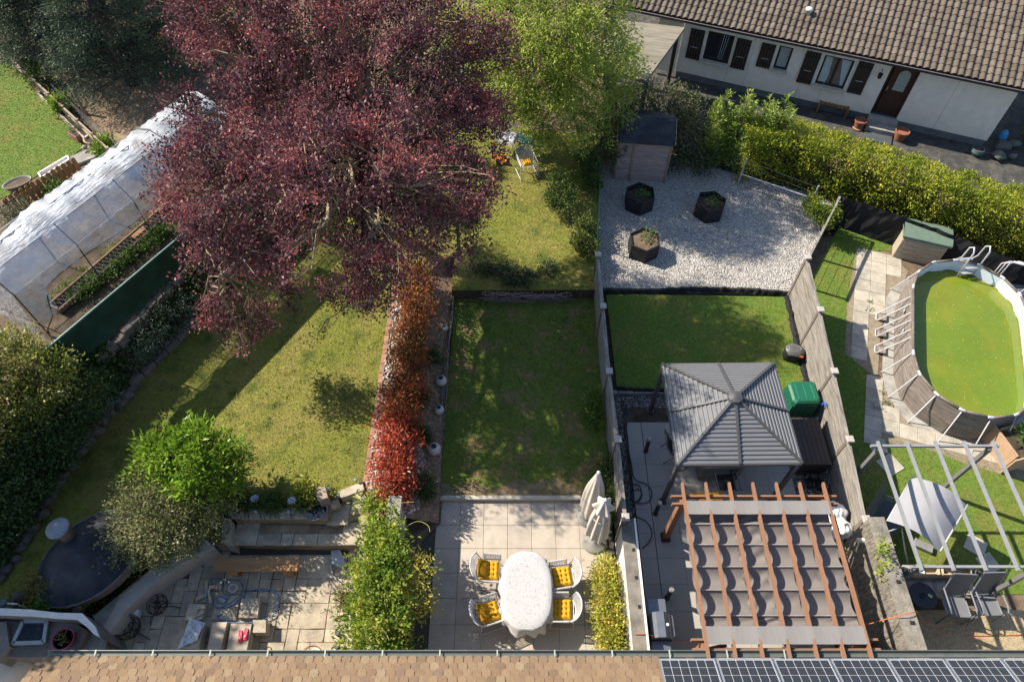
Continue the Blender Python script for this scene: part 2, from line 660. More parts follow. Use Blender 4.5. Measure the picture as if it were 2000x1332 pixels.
def bank_pt(u, v):
    t = u * (nbk - 1)
    i = min(int(t), nbk - 2)
    a, b = Vector(bank_lo[i]).lerp(Vector(bank_lo[i + 1]), t - i), Vector(bank_up[i]).lerp(Vector(bank_up[i + 1]), t - i)
    p = a.lerp(b, v)
    p.z = Z_LAWN + .01 + (Z_ALLOT - Z_LAWN) * (v ** 0.7)
    return p


bk.grid(bank_pt, 60, 8)
tag(bk.build("planted_bank", dark_soil), kind="structure")

# -------- left lawn
LAWN_L = LOW[1:] + [(700, 330), (885, 330), (893, 490), (772, 575), (712, 940), (690, 958), (640, 982), (437, 992), (432, 1052), (400, 1046), (300, 1105), (185, 1200), (120, 1190), (0, 1192), (-260, 1345)]
_, lawn_l_poly = slab("left_lawn", LAWN_L, Z_LAWN, lawn_m)
# -------- back garden behind the trees, upper lawn, middle lawn
slab("back_garden_ground", [(600, 330), (1176, 330), (1185, -330), (560, -330)], 0.5, soil)
UPPER = [(882, 567), (1164, 566), (1168, 470), (1172, 262), (840, 240), (760, 330), (890, 480)]
slab("upper_bank", UPPER, 0.512, dark_soil)
_, upper_poly = slab("upper_lawn", UPPER, 0.52, lawn_m, z0=.514)
MID = [(859, 973), (1196, 973), (1180, 800), (1166, 566), (882, 567), (884, 640), (871, 790)]
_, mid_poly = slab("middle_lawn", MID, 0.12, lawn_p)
rb0 = np.random.default_rng(8)
ex = np.linspace(at(860, 972, .12).x, at(1192, 972, .12).x, 60)
edge = [(x, 7.40 + .10 * math.sin(x * 2.3) + .07 * math.sin(x * 6.1 + 1) + rb0.normal(0, .035)) for x in ex]
BARE = [(ex[0], 7.08)] + [(ex[-1], 7.08)] + edge[::-1]
tag(MB().prism(BARE, .05, .126).build("bare_strip", mat("bare_earth", (.22, .155, .09), .95, .35, 8, col2=(.15, .13, .05), c2scale=5, c2=(.5, .6), bump=.9, bscale=30)), kind="structure")
kb = MB()
a0, a1 = at(856, 974, .12), at(1196, 974, .12)
kb.prism([(a0.x, 6.97), (a1.x, 6.97), (a1.x, 7.07), (a0.x, 7.07)], -.3, .135, .008)
tag(kb.build("patio_kerb", mat("kerb_stone", (.46, .41, .33), .8, .12, 6, bump=.2)), kind="structure")

# -------- flower bed between the left lawn and the middle lawn, sloping down to the right
BL = [at(a, b, Z_LAWN) for a, b in ((790, 480), (772, 575), (712, 940), (705, 985))]
BR = [at(a, b, .14) for a, b in ((897, 500), (882, 600), (866, 800), (857, 990))]


def _poly_x(P, y):
    P = sorted(P, key=lambda p: p.y)
    ys = [p.y for p in P]
    return np.interp(y, ys, [p.x for p in P])


def bed_z(x, y):
    t = np.clip((x - _poly_x(BL, y)) / (_poly_x(BR, y) - _poly_x(BL, y)), 0, 1)
    return np.where(t < .5, Z_LAWN - .06 * t / .5, Z_LAWN - .06 - (t - .5) / .5 * (Z_LAWN - .22))


def bed_pt(u, v):
    y = 6.35 + v * (14.6 - 6.35)
    x0, x1 = float(_poly_x(BL, y)) + .02, float(_poly_x(BR, y)) + .02
    x = x0 + u * (x1 - x0)
    return (x, y, float(bed_z(np.array(x), np.array(y))) + .012)


tag(MB().grid(bed_pt, 12, 40).build("flower_bed", mat("mulch", (.21, .135, .085), .95, .5, 18, col2=(.32, .22, .14), c2scale=7, bump=1., bscale=40)), kind="structure")

# -------- middle patio of square tiles
P0, PX, PY = 0.57, -0.108, 6.37
slab("patio_base", [(-2.12, 2.3), (2.40, 2.3), (2.40, 6.97), (-1.70, 6.97), (-1.70, 6.4), (-2.12, 5.95)], -0.018, mortar, px=False)
slab("planting_strip", [(-2.51, 2.3), (-2.13, 2.3), (-2.13, 5.96), (-1.71, 6.41), (-1.71, 7.05), (-2.51, 7.05)], 0.02, soil, px=False)
patio = thing("patio", kind="structure")
tm = MB().box((0, 0, 0), (P0 - .007, P0 - .007, .03), ch=.002).mesh("tile", tile_m)
half = MB().box((0, 0, 0), (P0 - .007, .585, .03), ch=.002).mesh("tile", tile_m)
for i in range(-4, 5):
    for j in range(-7, 1):
        x, y = PX + (i + .5) * P0, PY - (j + .5) * -P0 - P0
        yy = PY + (j - .5) * P0 + P0 / 2
        cx, cy = PX + (i + .5) * P0, PY + (j - .5) * P0
        if cx < -2.05 or cx > 2.25 or cy < 2.4:
            continue
        if cx < -1.7 and cy > 5.7:
            continue
        link("tile", tm, patio, (cx, cy, -.0155 + random.uniform(-.0008, .0008)))
    cx = PX + (i + .5) * P0
    if -1.7 < cx < 2.25:
        link("tile", half, patio, (cx, PY + .585 / 2 + .004, -.0155))

# -------- right garden: paved terrace, gravel strip, lawn, white gravel bed
slab("right_garden_ground", [(2.47, 2.2), (8.08, 2.2), (8.08, 15.0), (2.47, 15.0)], -0.05, dark_soil, px=False)
terr = thing("terrace", kind="structure")
t6 = MB().box((0, 0, 0), (.596, .596, .03), ch=.002).mesh("tile", tile_g)
tx0 = at(1262, 906, 0).x
ty0 = at(1262, 906, 0).y
for i in range(-1, 7):
    for j in range(-8, 2):
        cx, cy = tx0 + (i + .5) * .6, ty0 + (j + .5) * .6
        if cx > 6.85 or cy < 2.5:
            continue
        if i == -1:
            cx += .11
            link("tile", t6, terr, (cx - .01, cy, -.0155), scale=(.62, 1, 1))
        else:
            link("tile", t6, terr, (cx, cy, -.0155 + random.uniform(-.0008, .0008)))
LAWN_R = [(1184, 574), (1536, 580), (1553, 640), (1575, 745), (1578, 772), (1206, 764)]
_, lawn_r_poly = slab("right_lawn", LAWN_R, 0.05, lawn_g, z0=-.06)
GRAV = [(1170, 562), (1546, 570), (1640, 395), (1560, 372), (1455, 345), (1380, 325), (1290, 300), (1170, 300)]
_, grav_poly = slab("gravel_bed", GRAV, 0.10, mat("gravel_base", (.36, .34, .31), .95, .4, 40, bump=1, bscale=60))

# -------- pool garden
ZP = -0.25
slab("pool_garden_ground", [(8.16, 2.2), (22, 2.2), (22, 16.2), (8.16, 16.2)], ZP - .012, soil, px=False)
POOL_LAWN = [(1560, 590), (1640, 440), (1745, 440), (1745, 490), (1680, 490), (1655, 600), (1655, 690), (1700, 730), (1700, 800), (1690, 850), (1860, 880), (2060, 960), (2060, 1160), (1500, 1160), (1500, 800)]
_, pool_lawn_poly = slab("pool_garden_lawn", POOL_LAWN, ZP, lawn_g, z0=ZP - .06)
slab("terrace_concrete", [(7.9, 2.2), (20, 2.2), (20, 4.47), (7.9, 4.47)], ZP + .01, aggregate, px=False)
# -------- driveway of the far house
slab("driveway", [(1170, 316), (1300, 345), (1420, 372), (1640, 420), (1980, 520), (2100, 545), (2700, 300), (2300, -330), (1185, -330)], -0.02, asphalt)

# ================================================================ own house: eave, tiled roof and gutter along the bottom of the view
roof_base = mat("roof_batten", (.10, .07, .05), .9, .2, 8)
clay = mat("clay_tile", (.4, .25, .16), .85, .18, 14, oramp=[(0.159, 0.103, 0.064), (0.206, 0.135, 0.077), (0.230, 0.158, 0.094), (0.188, 0.119, 0.070), (0.254, 0.185, 0.114), (0.211, 0.137, 0.077), (0.174, 0.116, 0.076), (0.240, 0.158, 0.090)], bump=.3, bscale=80, col3=(.10, .085, .065), c3scale=14, c3=(.55, .8))
EY, EZ, RS = 2.93, 2.30, math.tan(math.radians(30))
RCOS, RSIN = math.cos(math.radians(30)), math.sin(math.radians(30))
XL = at(82, 1292, EZ).x
terraced = thing("terraced_house", (0, 0, 0), 0, "near house with a brown clay tile roof edge along the bottom", "house")
MB().box(((XL + 14) / 2 + .2, -2.6, .75), (14 - XL - .4, 10.2, 3.0)).build("wall", render_c, terraced)
roof = MB().add([(XL, EY, EZ - .05), (14, EY, EZ - .05), (14, -2.5, EZ - .05 + (EY + 2.5) * RS), (XL, -2.5, EZ - .05 + (EY + 2.5) * RS),
                 (XL, EY, EZ - .12), (14, EY, EZ - .12), (14, -2.5, EZ - .12 + (EY + 2.5) * RS), (XL, -2.5, EZ - .12 + (EY + 2.5) * RS)],
                [(0, 1, 2, 3), (7, 6, 5, 4), (0, 4, 5, 1), (0, 3, 7, 4), (1, 5, 6, 2)]).build("roof", roof_base, terraced)
W, EXP = .172, .145
bt = [(-W / 2 + .005, .30), (W / 2 - .005, .30), (W / 2 - .005, .05), (W / 4, 0), (-W / 4, 0), (-W / 2 + .005, .05)]
tmb = MB().prism([(a, b) for a, b in bt], 0, .018)
tmesh = tmb.mesh("tile", clay)
XSOL = at(1284, 1290, EZ).x
slope = math.radians(30)
for r in range(4):
    n = int((XSOL - XL) / W) + 1
    for i in range(n + (r % 2)):
        x = XL + .08 + i * W - (W / 2 if r % 2 else 0) + random.uniform(-.004, .004)
        if x > XSOL + .02:
            continue
        s = r * EXP - .03 + random.uniform(-.005, .005)
        y, z = EY - s * RCOS, EZ + s * RSIN
        link("tile", tmesh, roof, (x, y, z - .01 + random.uniform(0, .009)), (slope - math.radians(3.2 + random.uniform(-1.2, 1.2)), random.uniform(-.02, .02), math.pi + random.uniform(-.03, .03)))
far = MB()
for r in range(4, 14):
    for i in range(int((XSOL - XL) / W) + 1):
        x = XL + .08 + i * W - (W / 2 if r % 2 else 0)
        s = r * EXP - .03
        M = Matrix.Translation((x, EY - s * RCOS, EZ + s * RSIN - .01)) @ Matrix.Rotation(math.pi, 4, 'Z') @ Matrix.Rotation(-0, 4, 'X')
        M = Matrix.Translation((x, EY - s * RCOS, EZ + s * RSIN - .01)) @ Matrix.Rotation(math.pi, 4, 'Z') @ Matrix.Rotation(slope - math.radians(3.2), 4, 'X')
        far.add([M @ Vector(p) for p in tmb.v], tmb.f)
tag(far.build("tile_field", mat("clay_tile_field", (.4, .25, .16), .85, .18, 14, iramp=[(0.159, 0.103, 0.064), (0.206, 0.135, 0.077), (0.231, 0.159, 0.094), (0.188, 0.119, 0.070), (0.254, 0.185, 0.114), (0.212, 0.137, 0.077)]), roof), kind="stuff")
# tiles rest under the panels too: flat field below them
gut_m = mat("gutter_zinc", (.15, .165, .15), .5, .15, 5, metal=.4)
g = MB()
gy, gz, gr = EY + .07, EZ - .045, .062
prof = [(gy + gr * math.cos(t), gz + gr * math.sin(t)) for t in [math.pi * (1 + k / 8) for k in range(9)]]
vs, fs = [], []
for x in (XL, 14):
    vs += [(x, a, b) for a, b in prof] + [(x, a + (.006 if k < 4 else -.006), b + .008) for k, (a, b) in enumerate(prof)]
for k in range(8):
    fs += [(k, k + 1, 18 + k + 1, 18 + k), (9 + k, 9 + k + 1, 27 + k + 1, 27 + k)]
g.add(vs, fs)
g.tube([(XL, gy + gr, gz + .004), (14, gy + gr, gz + .004)], .011, 6)
gutter = g.build("gutter", gut_m, terraced)
for k in range(14):
    px = 8 + 114 * k + 170 * 0
    x = at(180 + 113 * k, 1287, EZ).x
    if x < XL + .1:
        continue
    MB().box((x, gy, gz + .012), (.025, .15, .008)).build("bracket", mat("bracket", (.34, .38, .34), .5, .1, 5), gutter)
# solar panels
frame_m = mat("panel_frame", (.45, .45, .46), .35, .1, 5, metal=.8)
cell_m = mat("solar_cell", (.022, .022, .026), .22, .25, 30, spec=.5, orand=0)
grid_m = mat("panel_grid", (.55, .55, .55), .5, .1, 5)
pw, pL = 1.03, 1.72
sp = thing("photovoltaic_module", (0, 0, 0), 0, "x", "solar panel", "solar panels on the near roof")
b = MB()
for (c, s) in (((pw / 2, .012, 0), (pw - .012, .024, .035)), ((pw / 2, pL - .012, 0), (pw - .012, .024, .035)), ((.018, pL / 2, 0), (.024, pL - .05, .035)), ((pw - .018, pL / 2, 0), (.024, pL - .05, .035))):
    b.box(c, s)
b.build("frame", frame_m, sp)
MB().box((pw / 2, pL / 2, .003), (pw - .05, pL - .05, .016)).build("backing_sheet", grid_m, sp)
cw, ch = (pw - .07) / 6, (pL - .07) / 10
cm = MB().box((0, 0, 0), (cw - .010, ch - .008, .004)).mesh("cell", cell_m)
for i in range(6):
    for j in range(10):
        link("cell", cm, sp, (.035 + (i + .5) * cw, .035 + (j + .5) * ch, .0135))
remember(sp)
lab = ["leftmost solar panel, next to the clay tiles", "second solar panel from the clay tiles", "third solar panel from the clay tiles", "fourth solar panel from the clay tiles", "fifth solar panel from the clay tiles", "sixth solar panel, just short of the right edge", "rightmost solar panel in the bottom right corner"]
for k in range(7):
    o = sp if k == 0 else copy_tree(sp)
    o["label"] = lab[k]
    s = .05
    o.location = (XSOL + pw + k * (pw + .012), EY - s * RCOS, EZ + s * RSIN + .075)
    o.rotation_euler = (math.radians(30), 0, math.pi)
MB().box(((XSOL + 14) / 2, EY - .7 * RCOS + .0, EZ + .7 * RSIN - .02), (14 - XSOL, 0.01, 0.01)).build("mounting_rail", frame_m, terraced)

# ================================================================ far bungalow with shutters
HRZ = math.radians(-22.2)
HO = Vector((6.36, 24.62, 0))
house = thing("bungalow", HO, HRZ, "cream rendered bungalow with brown tiled roof and dark shutters", "house")
HL, HH, HD = 11.25, 2.75, 8.0
dark_wood = mat("dark_brown_wood", (.030, .021, .016), .6, .3, 6, bump=.3, bscale=30)
door_wood = mat("door_wood", (.052, .023, .015), .45, .25, 6, bump=.2, bscale=30, stretch=(.4, .4, 3))
glass_d = mat("dark_glass", (.02, .022, .025), .06, .1, 3, spec=.9)
glass_f = mat("frosted_glass", (.32, .34, .34), .25, .15, 22, spec=.7, bump=.5, bscale=40)
curtain = mat("curtain", (.42, .48, .48), .8, .15, 9)


def wl(px, py, y=0.0):
    o = HO + Vector((-math.sin(HRZ), math.cos(HRZ), 0)) * y
    return on_wall(px, py, o, HRZ)


def wrect(tl, tr, br, bl_):
    q = [wl(*p) for p in (tl, tr, br, bl_)]
    return ((q[0][0] + q[3][0]) / 2, (q[1][0] + q[2][0]) / 2, (q[2][1] + q[3][1]) / 2, (q[0][1] + q[1][1]) / 2)


WIN = [wrect((1385, 61), (1436, 71), (1421, 127), (1371, 117)), wrect((1522, 89), (1550, 95), (1536, 139), (1510, 135)), wrect((1611, 108), (1670, 119), (1647, 176), (1591, 165))]
DOOR = wrect((1741, 131), (1799, 142), (1749, 237), (1698, 226))
DOOR = (DOOR[0], DOOR[1], .34, 2.42)
WIN = [(a, b_, c, min(d, 2.5)) for a, b_, c, d in WIN]
# wall built as panels round the openings
w = MB()
xs = [0.0]
for (a, b_, c, d) in WIN + [DOOR]:
    xs += [a, b_]
xs.append(HL)
th = .22
op = WIN + [DOOR]
for i in range(0, len(xs) - 1, 2):
    w.box(((xs[i] + xs[i + 1]) / 2, th / 2, HH / 2 + .13), (xs[i + 1] - xs[i], th, HH - .26))
for (a, b_, c, d) in op:
    if c > .4:
        w.box(((a + b_) / 2, th / 2, (.26 + c) / 2), (b_ - a, th, c - .26))
    w.box(((a + b_) / 2, th / 2, (d + HH) / 2), (b_ - a, th, HH - d))
w.box((HL - th / 2, HD / 2 + .1, HH / 2 + .13), (th, HD - .3, HH - .26))
w.box((th / 2, HD / 2 + .1, HH / 2 + .13), (th, HD - .3, HH - .26))
wall = w.build("wall", render_c, house)
MB().box((HL / 2, HD / 2, .0), (HL - .06, HD - .06, .52)).build("plinth", mat("plinth", (.13, .14, .14), .9, .3, 3, bump=.4), house)
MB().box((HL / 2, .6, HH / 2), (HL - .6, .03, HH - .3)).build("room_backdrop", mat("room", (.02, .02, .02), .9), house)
for k in (1.9, 2.6, 4.55, 5.35, 8.85 + .6):
    MB().box((k, -.0015, 1.3), (.012, .006, 2.0)).build("expansion_joint", mat("joint", (.42, .38, .33), .9), wall)
for k, (a, b_, c, d) in enumerate(WIN):
    fm = dark_wood if k != 2 else door_wood
    f = MB()
    fw = .07
    for (cx, cz, sx, sz) in (((a + b_) / 2, c + fw / 2, b_ - a - .01, fw), ((a + b_) / 2, d - fw / 2, b_ - a - .01, fw), (a + fw / 2, (c + d) / 2, fw, d - c - 2 * fw), (b_ - fw / 2, (c + d) / 2, fw, d - c - 2 * fw)):
        f.box((cx, .09, cz), (sx, .06, sz))
    if k != 1:
        f.box(((a + b_) / 2, .09, (c + d) / 2), (.085, .06, d - c - 2 * fw))
    wn = f.build("window", fm, house)
    halves = [(a + fw, (a + b_) / 2 - .043), ((a + b_) / 2 + .043, b_ - fw)] if k != 1 else [(a + fw, b_ - fw)]
    for h, (x0, x1) in enumerate(halves):
        MB().box(((x0 + x1) / 2, .105, (c + d) / 2), (x1 - x0, .012, d - c - 2 * fw)).build("pane", glass_f if k == 1 else (glass_d if k == 0 else mat("grey_glass", (.10, .10, .10), .08, .2, 4, spec=.9)), wn)
    if k == 0:
        MB().grid(lambda u, v: (b_ - fw - .42 + u * .36 * (1 - .25 * v), .125 - .02 * math.sin(u * 26) - .012, c + fw + .02 + (1 - v) * (d - c - 2 * fw - .04)), 24, 3).build("curtain", curtain, wn, smooth=True)
    if k == 2:
        for (x0, x1), sgn in zip(halves, (1, -1)):
            MB().grid(lambda u, v: ((x0 + u * (x1 - x0) * (.75 - .3 * abs(v - .3)) if sgn > 0 else x1 - u * (x1 - x0) * (.25 + .6 * v)), .095, c + fw + .02 + v * (d - c - 2 * fw - .04)), 8, 8).build("lace_curtain", curtain, wn)
    MB().box(((a + b_) / 2, -.06, c - .03), (b_ - a + .12, .16, .06), ch=.008).build("sill", mat("sill", (.5, .46, .4), .8), wn)
SH = [((1350, 55), (1379, 60), (1365, 117), (1339, 113)), ((1441, 74), (1469, 79), (1454, 137), (1426, 131)), ((1489, 83), (1516, 88), (1504, 134), (1476, 129)),
      ((1575, 98), (1605, 104), (1584, 165), (1556, 160)), ((1678, 119), (1708, 124), (1682, 186), (1654, 179))]
for q in SH:
    a, b_, c, d = wrect(*q)
    d = min(d, 2.52)
    s = MB()
    n = 5
    for i in range(n):
        x0 = a + (b_ - a) * i / n
        s.box((x0 + (b_ - a) / n / 2, -.035, (c + d) / 2), ((b_ - a) / n - .006, .03, d - c))
    sh = s.build("shutter", dark_wood, house)
    for zz in (c + .16, d - .18):
        MB().box(((a + b_) / 2, -.058, zz), (b_ - a, .012, .05)).build("hinge_strap", black_m, sh)
    MB().box(((a + b_) / 2, -.06, (c + d) / 2 - .1), ((b_ - a) * .5, .014, .022)).build("shutter_bar", mat("steel_bar", (.5, .5, .5), .4, metal=.6), sh)
# door
a, b_, c, d = DOOR
dr = MB().box(((a + b_) / 2 + .06, .17, (c + d) / 2), (b_ - a - .14, .06, d - c)).build("door", door_wood, house)
fr = MB()
fr.box((a + .055, .15, (c + d) / 2), (.06, .08, d - c))
fr.box((b_ - .02, .15, (c + d) / 2), (.035, .08, d - c))
fr.build("door_frame", door_wood, dr)
dx = (a + b_) / 2 + .07
ov = [(dx - .19, c + .95)] + [(dx - .19, c + 1.55)] + [(dx + .19 * math.cos(t), c + 1.55 + .19 * math.sin(t)) for t in [math.pi - math.pi * k / 10 for k in range(1, 10)]] + [(dx + .19, c + 1.55), (dx + .19, c + .95)]
pane = MB()
pane.add([(x, .132, z) for x, z in ov] + [(x, .14, z) for x, z in ov], [tuple(range(len(ov))), tuple(range(2 * len(ov) - 1, len(ov) - 1, -1))] + [(i, (i + 1) % len(ov), len(ov) + (i + 1) % len(ov), len(ov) + i) for i in range(len(ov))])
pane.build("door_pane", mat("etched_glass", (.30, .33, .29), .3, .35, 18, spec=.6, bump=.6, bscale=22), dr)
for (zc, hh) in ((c + .5, .5),):
    pn = MB()
    pn.box((dx, .135, zc), (.52, .012, hh), ch=.004)
    pn.build("door_panel", door_wood, dr)
MB().box((dx - .36, .10, c + 1.0), (.03, .08, .16)).build("handle", mat("brass_handle", (.5, .5, .48), .3, metal=.9), dr)
st = MB()
st.box(((a + b_) / 2 + .02, -.20, .2), (1.0, .38, .26), ch=.01)
stp = st.build("step", concrete, house)
MB().box(((a + b_) / 2 + .02, -.54, .11), (1.0, .30, .2), ch=.01).build("step", concrete, house)
MB().box(((a + b_) / 2 + .02, -.95, .02), (.95, .5, .05), ch=.01).build("doormat", mat("doormat", (.06, .07, .075), .95), house)
# lantern by the door
lx, lz = wl(1719, 146)
ln = MB()
ln.lathe([(.0, .16), (.09, .10), (.075, .09), (.06, -.06), (.03, -.08), (0, -.08)], 6, (lx, -.14, lz), capb=False, capt=False)
ln.bar((lx, 0, lz + .2), (lx, -.14, lz + .2), .02, .02)
ln.bar((lx, -.14, lz + .2), (lx, -.14, lz + .12), .015, .015)
ln.build("wall_lantern", black_m, house)
# roof
OV, EH = .42, 2.62
pit = math.radians(21)
rm = mat("concrete_tile", (.15, .115, .09), .85, .25, 6, oramp=[(.080, .062, .047), (.115, .090, .068), (.095, .074, .056), (.135, .108, .084), (.086, .068, .052)], bump=.3, bscale=60, col3=(.05, .036, .027), c3scale=1.1, c3=(.56, .72))
rmf = mat("concrete_tile_field", (.15, .115, .09), .85, .25, 6, iramp=[(.080, .062, .047), (.115, .090, .068), (.095, .074, .056), (.135, .108, .084), (.086, .068, .052)], col3=(.05, .036, .027), c3scale=1.1, c3=(.56, .72))
X0, X1 = -2.9, HL + .7
D = 6.2
pc, ps = math.cos(pit), math.sin(pit)
rb = MB().add([(X0, -OV, EH), (X1, -OV, EH), (X1, -OV + D * pc, EH + D * ps), (X0, -OV + D * pc, EH + D * ps),
               (X0, -OV, EH - .14), (X1, -OV, EH - .14), (X1, -OV + D * pc, EH + D * ps - .14), (X0, -OV + D * pc, EH + D * ps - .14)],
              [(0, 1, 2, 3), (7, 6, 5, 4), (0, 4, 5, 1), (0, 3, 7, 4), (1, 5, 6, 2), (2, 6, 7, 3)]).build("roof", dark_wood, house)
TW, TE = .215, .285
pf = [(-.5, 0.0), (-.28, 0.0), (-.12, .032), (.06, .056), (.24, .056), (.42, .028), (.5, .004)]
tv, tf = [], []
for y, dz in ((0, 0.03), (.35, 0.0)):
    tv += [(a * TW, y, h + dz) for a, h in pf]
tv += [(a * TW, 0, h + .03 - .022) for a, h in pf]
for k in range(6):
    tf += [(k, k + 1, 8 + k, 7 + k), (14 + k, 15 + k, k + 1, k)]
ct = MB().add(tv, tf)
ctm = ct.mesh("tile", rm)
Rm = Matrix.Rotation(pit, 4, 'X')
cnt = []
for r in range(int(D / TE)):
    for i in range(int((X1 - X0) / TW)):
        x = X0 + (i + .5) * TW
        s = -.05 + r * TE
        p = Vector((x, -OV + s * pc, EH + s * ps + .012))
        wpt = HO + Matrix.Rotation(HRZ, 3, 'Z') @ p
        dd = wpt.y * _C - (wpt.z - CAM_H) * _S
        qx, qy = 1000 + FOCAL * wpt.x / dd, 666 - FOCAL * (wpt.y * _S + (wpt.z - CAM_H) * _C) / dd
        cnt.append((qy < -40 or qx > 2050 or qx < 1180, dd, p))
cnt.sort(key=lambda t: (t[0], t[1]))
fld = MB()
for k, (off, dd, p) in enumerate(cnt):
    if k < 300:
        link("tile", ctm, rb, p, (pit, random.uniform(-.01, .01), random.uniform(-.01, .01)))
    elif p.y < 5:
        T = Matrix.Translation(p) @ Rm
        fld.add([T @ Vector(q) for q in ct.v], ct.f)
tag(fld.build("tile_field", rmf, rb), kind="stuff")
gm = mat("brown_gutter", (.045, .035, .034), .4, .1, 5, metal=.2)
gg = MB()
gg.box(((X0 + X1) / 2, -OV - .06, EH - .08), (X1 - X0, .10, .09), ch=.01)
gt = gg.build("gutter", gm, house)
MB().tube([(X0, -OV - .115, EH - .03), (X1, -OV - .115, EH - .03)], .011, 5).build("gutter_lip", mat("lip", (.42, .36, .35), .35, metal=.5), gt)
vx, vy = 6.05, 1.0
for qx, qy in ((1580, 22),):
    p = at(qx, qy, EH + .55)
    q = Matrix.Rotation(-HRZ, 3, 'Z') @ (p - HO)
    MB().lathe([(.10, -.3), (.10, .02), (.13, .03), (.13, .09), (.05, .12)], 12, (q.x, q.y, q.z)).build("roof_vent", mat("vent", (.55, .54, .52), .5), rb, smooth=True)
# carport beside the bungalow
cp = thing("carport", at(1250, 100, 2.35), 0, "flat roofed carport at the left end of the bungalow", "carport")
MB().prism([tuple(at(a, b, 2.35))[:2] for a, b in ((1204, 39), (1338, 54), (1262, 158), (1150, 130))], 2.23, 2.35).build("roof", mat("carport_felt", (.225, .20, .155), .95, .25, 5, col2=(.16, .145, .11), bump=.5, bscale=30, stretch=(3, .5, 1), stretch_rz=-.15), cp, world=True)
for a, b in ((1322, 145), (1272, 240), (1215, 130)):
    g0 = at(a, b, 0)
post = MB()
for p in (at(1330, 60, 2.3) + Vector((-.12, -.1, 0)), at(1268, 150, 2.3) + Vector((-.05, .1, 0)), at(1210, 45, 2.3)):
    post.box((p.x, p.y, 1.1), (.12, .12, 2.26))
post.build("post", dark_wood, cp, world=True)
cr = MB()
r0 = Matrix.Rotation(HRZ, 3, 'Z')
for p, s in (((-.5, -.02, 1.2), (.9, .12, 2.0)),):
    q = HO + r0 @ Vector(p)
    cr.box(q, s, HRZ)
cr.build("side_wall", render_c, cp, world=True)

# ================================================================ fences and walls
cap_m = mat("post_cap", (.36, .33, .30), .85, .15, 8)
post_dark = mat("post_wood", (.15, .12, .10), .85, .25, 8)


def panel_fence(pts, label, gnd, panel_m):
    """pts: (x, y, top z) of the posts, near to far"""
    f = thing("panel_fence", (pts[0][0], pts[0][1], gnd), 0, label, "fence")
    for (x, y, z) in pts[:-1] if len(pts[0]) == 4 else pts:
        p = MB().box((x, y, (z + gnd) / 2), (.09, .09, z - gnd)).build("post", post_dark, f, world=True)
        MB().box((x, y, z + .02), (.17, .17, .05), ch=.012).build("post_cap", cap_m, p, world=True)
    for (a, b) in zip(pts, pts[1:]):
        a, b = Vector(a[:3]), Vector(b[:3])
        d = (b - a)
        dz = d.copy(); dz.z = 0; dz.normalize()
        p, q = a + dz * .05, b - dz * .05
        m = MB()
        s = Vector((dz.y, -dz.x, 0)) * .022
        zt0, zt1 = a.z - .12, b.z - .12
        m.add([p - s + Vector((0, 0, gnd + .05 - p.z)), p + s + Vector((0, 0, gnd + .05 - p.z)), p + s + Vector((0, 0, zt0 - p.z)), p - s + Vector((0, 0, zt0 - p.z)),
               q - s + Vector((0, 0, gnd + .05 - q.z)), q + s + Vector((0, 0, gnd + .05 - q.z)), q + s + Vector((0, 0, zt1 - q.z)), q - s + Vector((0, 0, zt1 - q.z))],
              [(0, 1, 2, 3), (7, 6, 5, 4), (0, 4, 5, 1), (1, 5, 6, 2), (2, 6, 7, 3), (3, 7, 4, 0)])
        m.build("panel", panel_m, f, world=True)
        MB().bar(p + Vector((0, 0, -.10)), q + Vector((0, 0, -.10)), .085, .05).build("top_rail", wood_grey, f, world=True)
    return f


LF = [at(1222, 1010, 1.5), at(1207, 858, 1.52), at(1190, 725, 1.52), at(1178, 598, 1.52), at(1168, 497, 1.52)]
panel_fence([tuple(p) for p in LF], "weathered grey panel fence between the middle lawn and the gazebo terrace", 0.0, wood_grey)
RF = [at(1692, 1014, 1.42), at(1660, 858, 1.42), at(1630, 725, 1.54), at(1603, 605, 1.65), at(1578, 503, 1.75)]
panel_fence([tuple(p) for p in RF], "weathered grey panel fence between the gazebo and the pool garden", -.05, wood_grey)

# white rendered wall with a concrete top, right of the patio
ww = thing("garden_wall", (2.6, 4.5, 0), 0, "white rendered wall with grey concrete top beside the patio", "wall")
MB().prism([(2.44, 2.6), (2.70, 2.6), (2.70, 6.05), (2.44, 6.05)], -.3, 1.12).build("wall", render_w, ww, world=True)
MB().prism([(2.43, 2.6), (2.71, 2.6), (2.71, 6.06), (2.43, 6.06)], 1.12, 1.17).build("coping", mat("dark_concrete", (.20, .18, .15), .95, .3, 5, col2=(.14, .125, .105), bump=.6), ww, world=True)
MB().box((2.735, 4.33, 1.10), (.04, 3.46, .20)).build("flashing", white_m, ww, world=True)
for y in (5.35, 4.75, 4.15):
    MB().box((2.64, y, 1.176), (.06, .07, .012)).build("socket", black_m, ww, world=True)
MB().box((2.56, 6.13, .62), (.24, .10, 1.24), ch=.01).build("wall_end", grey_metal, ww, world=True)

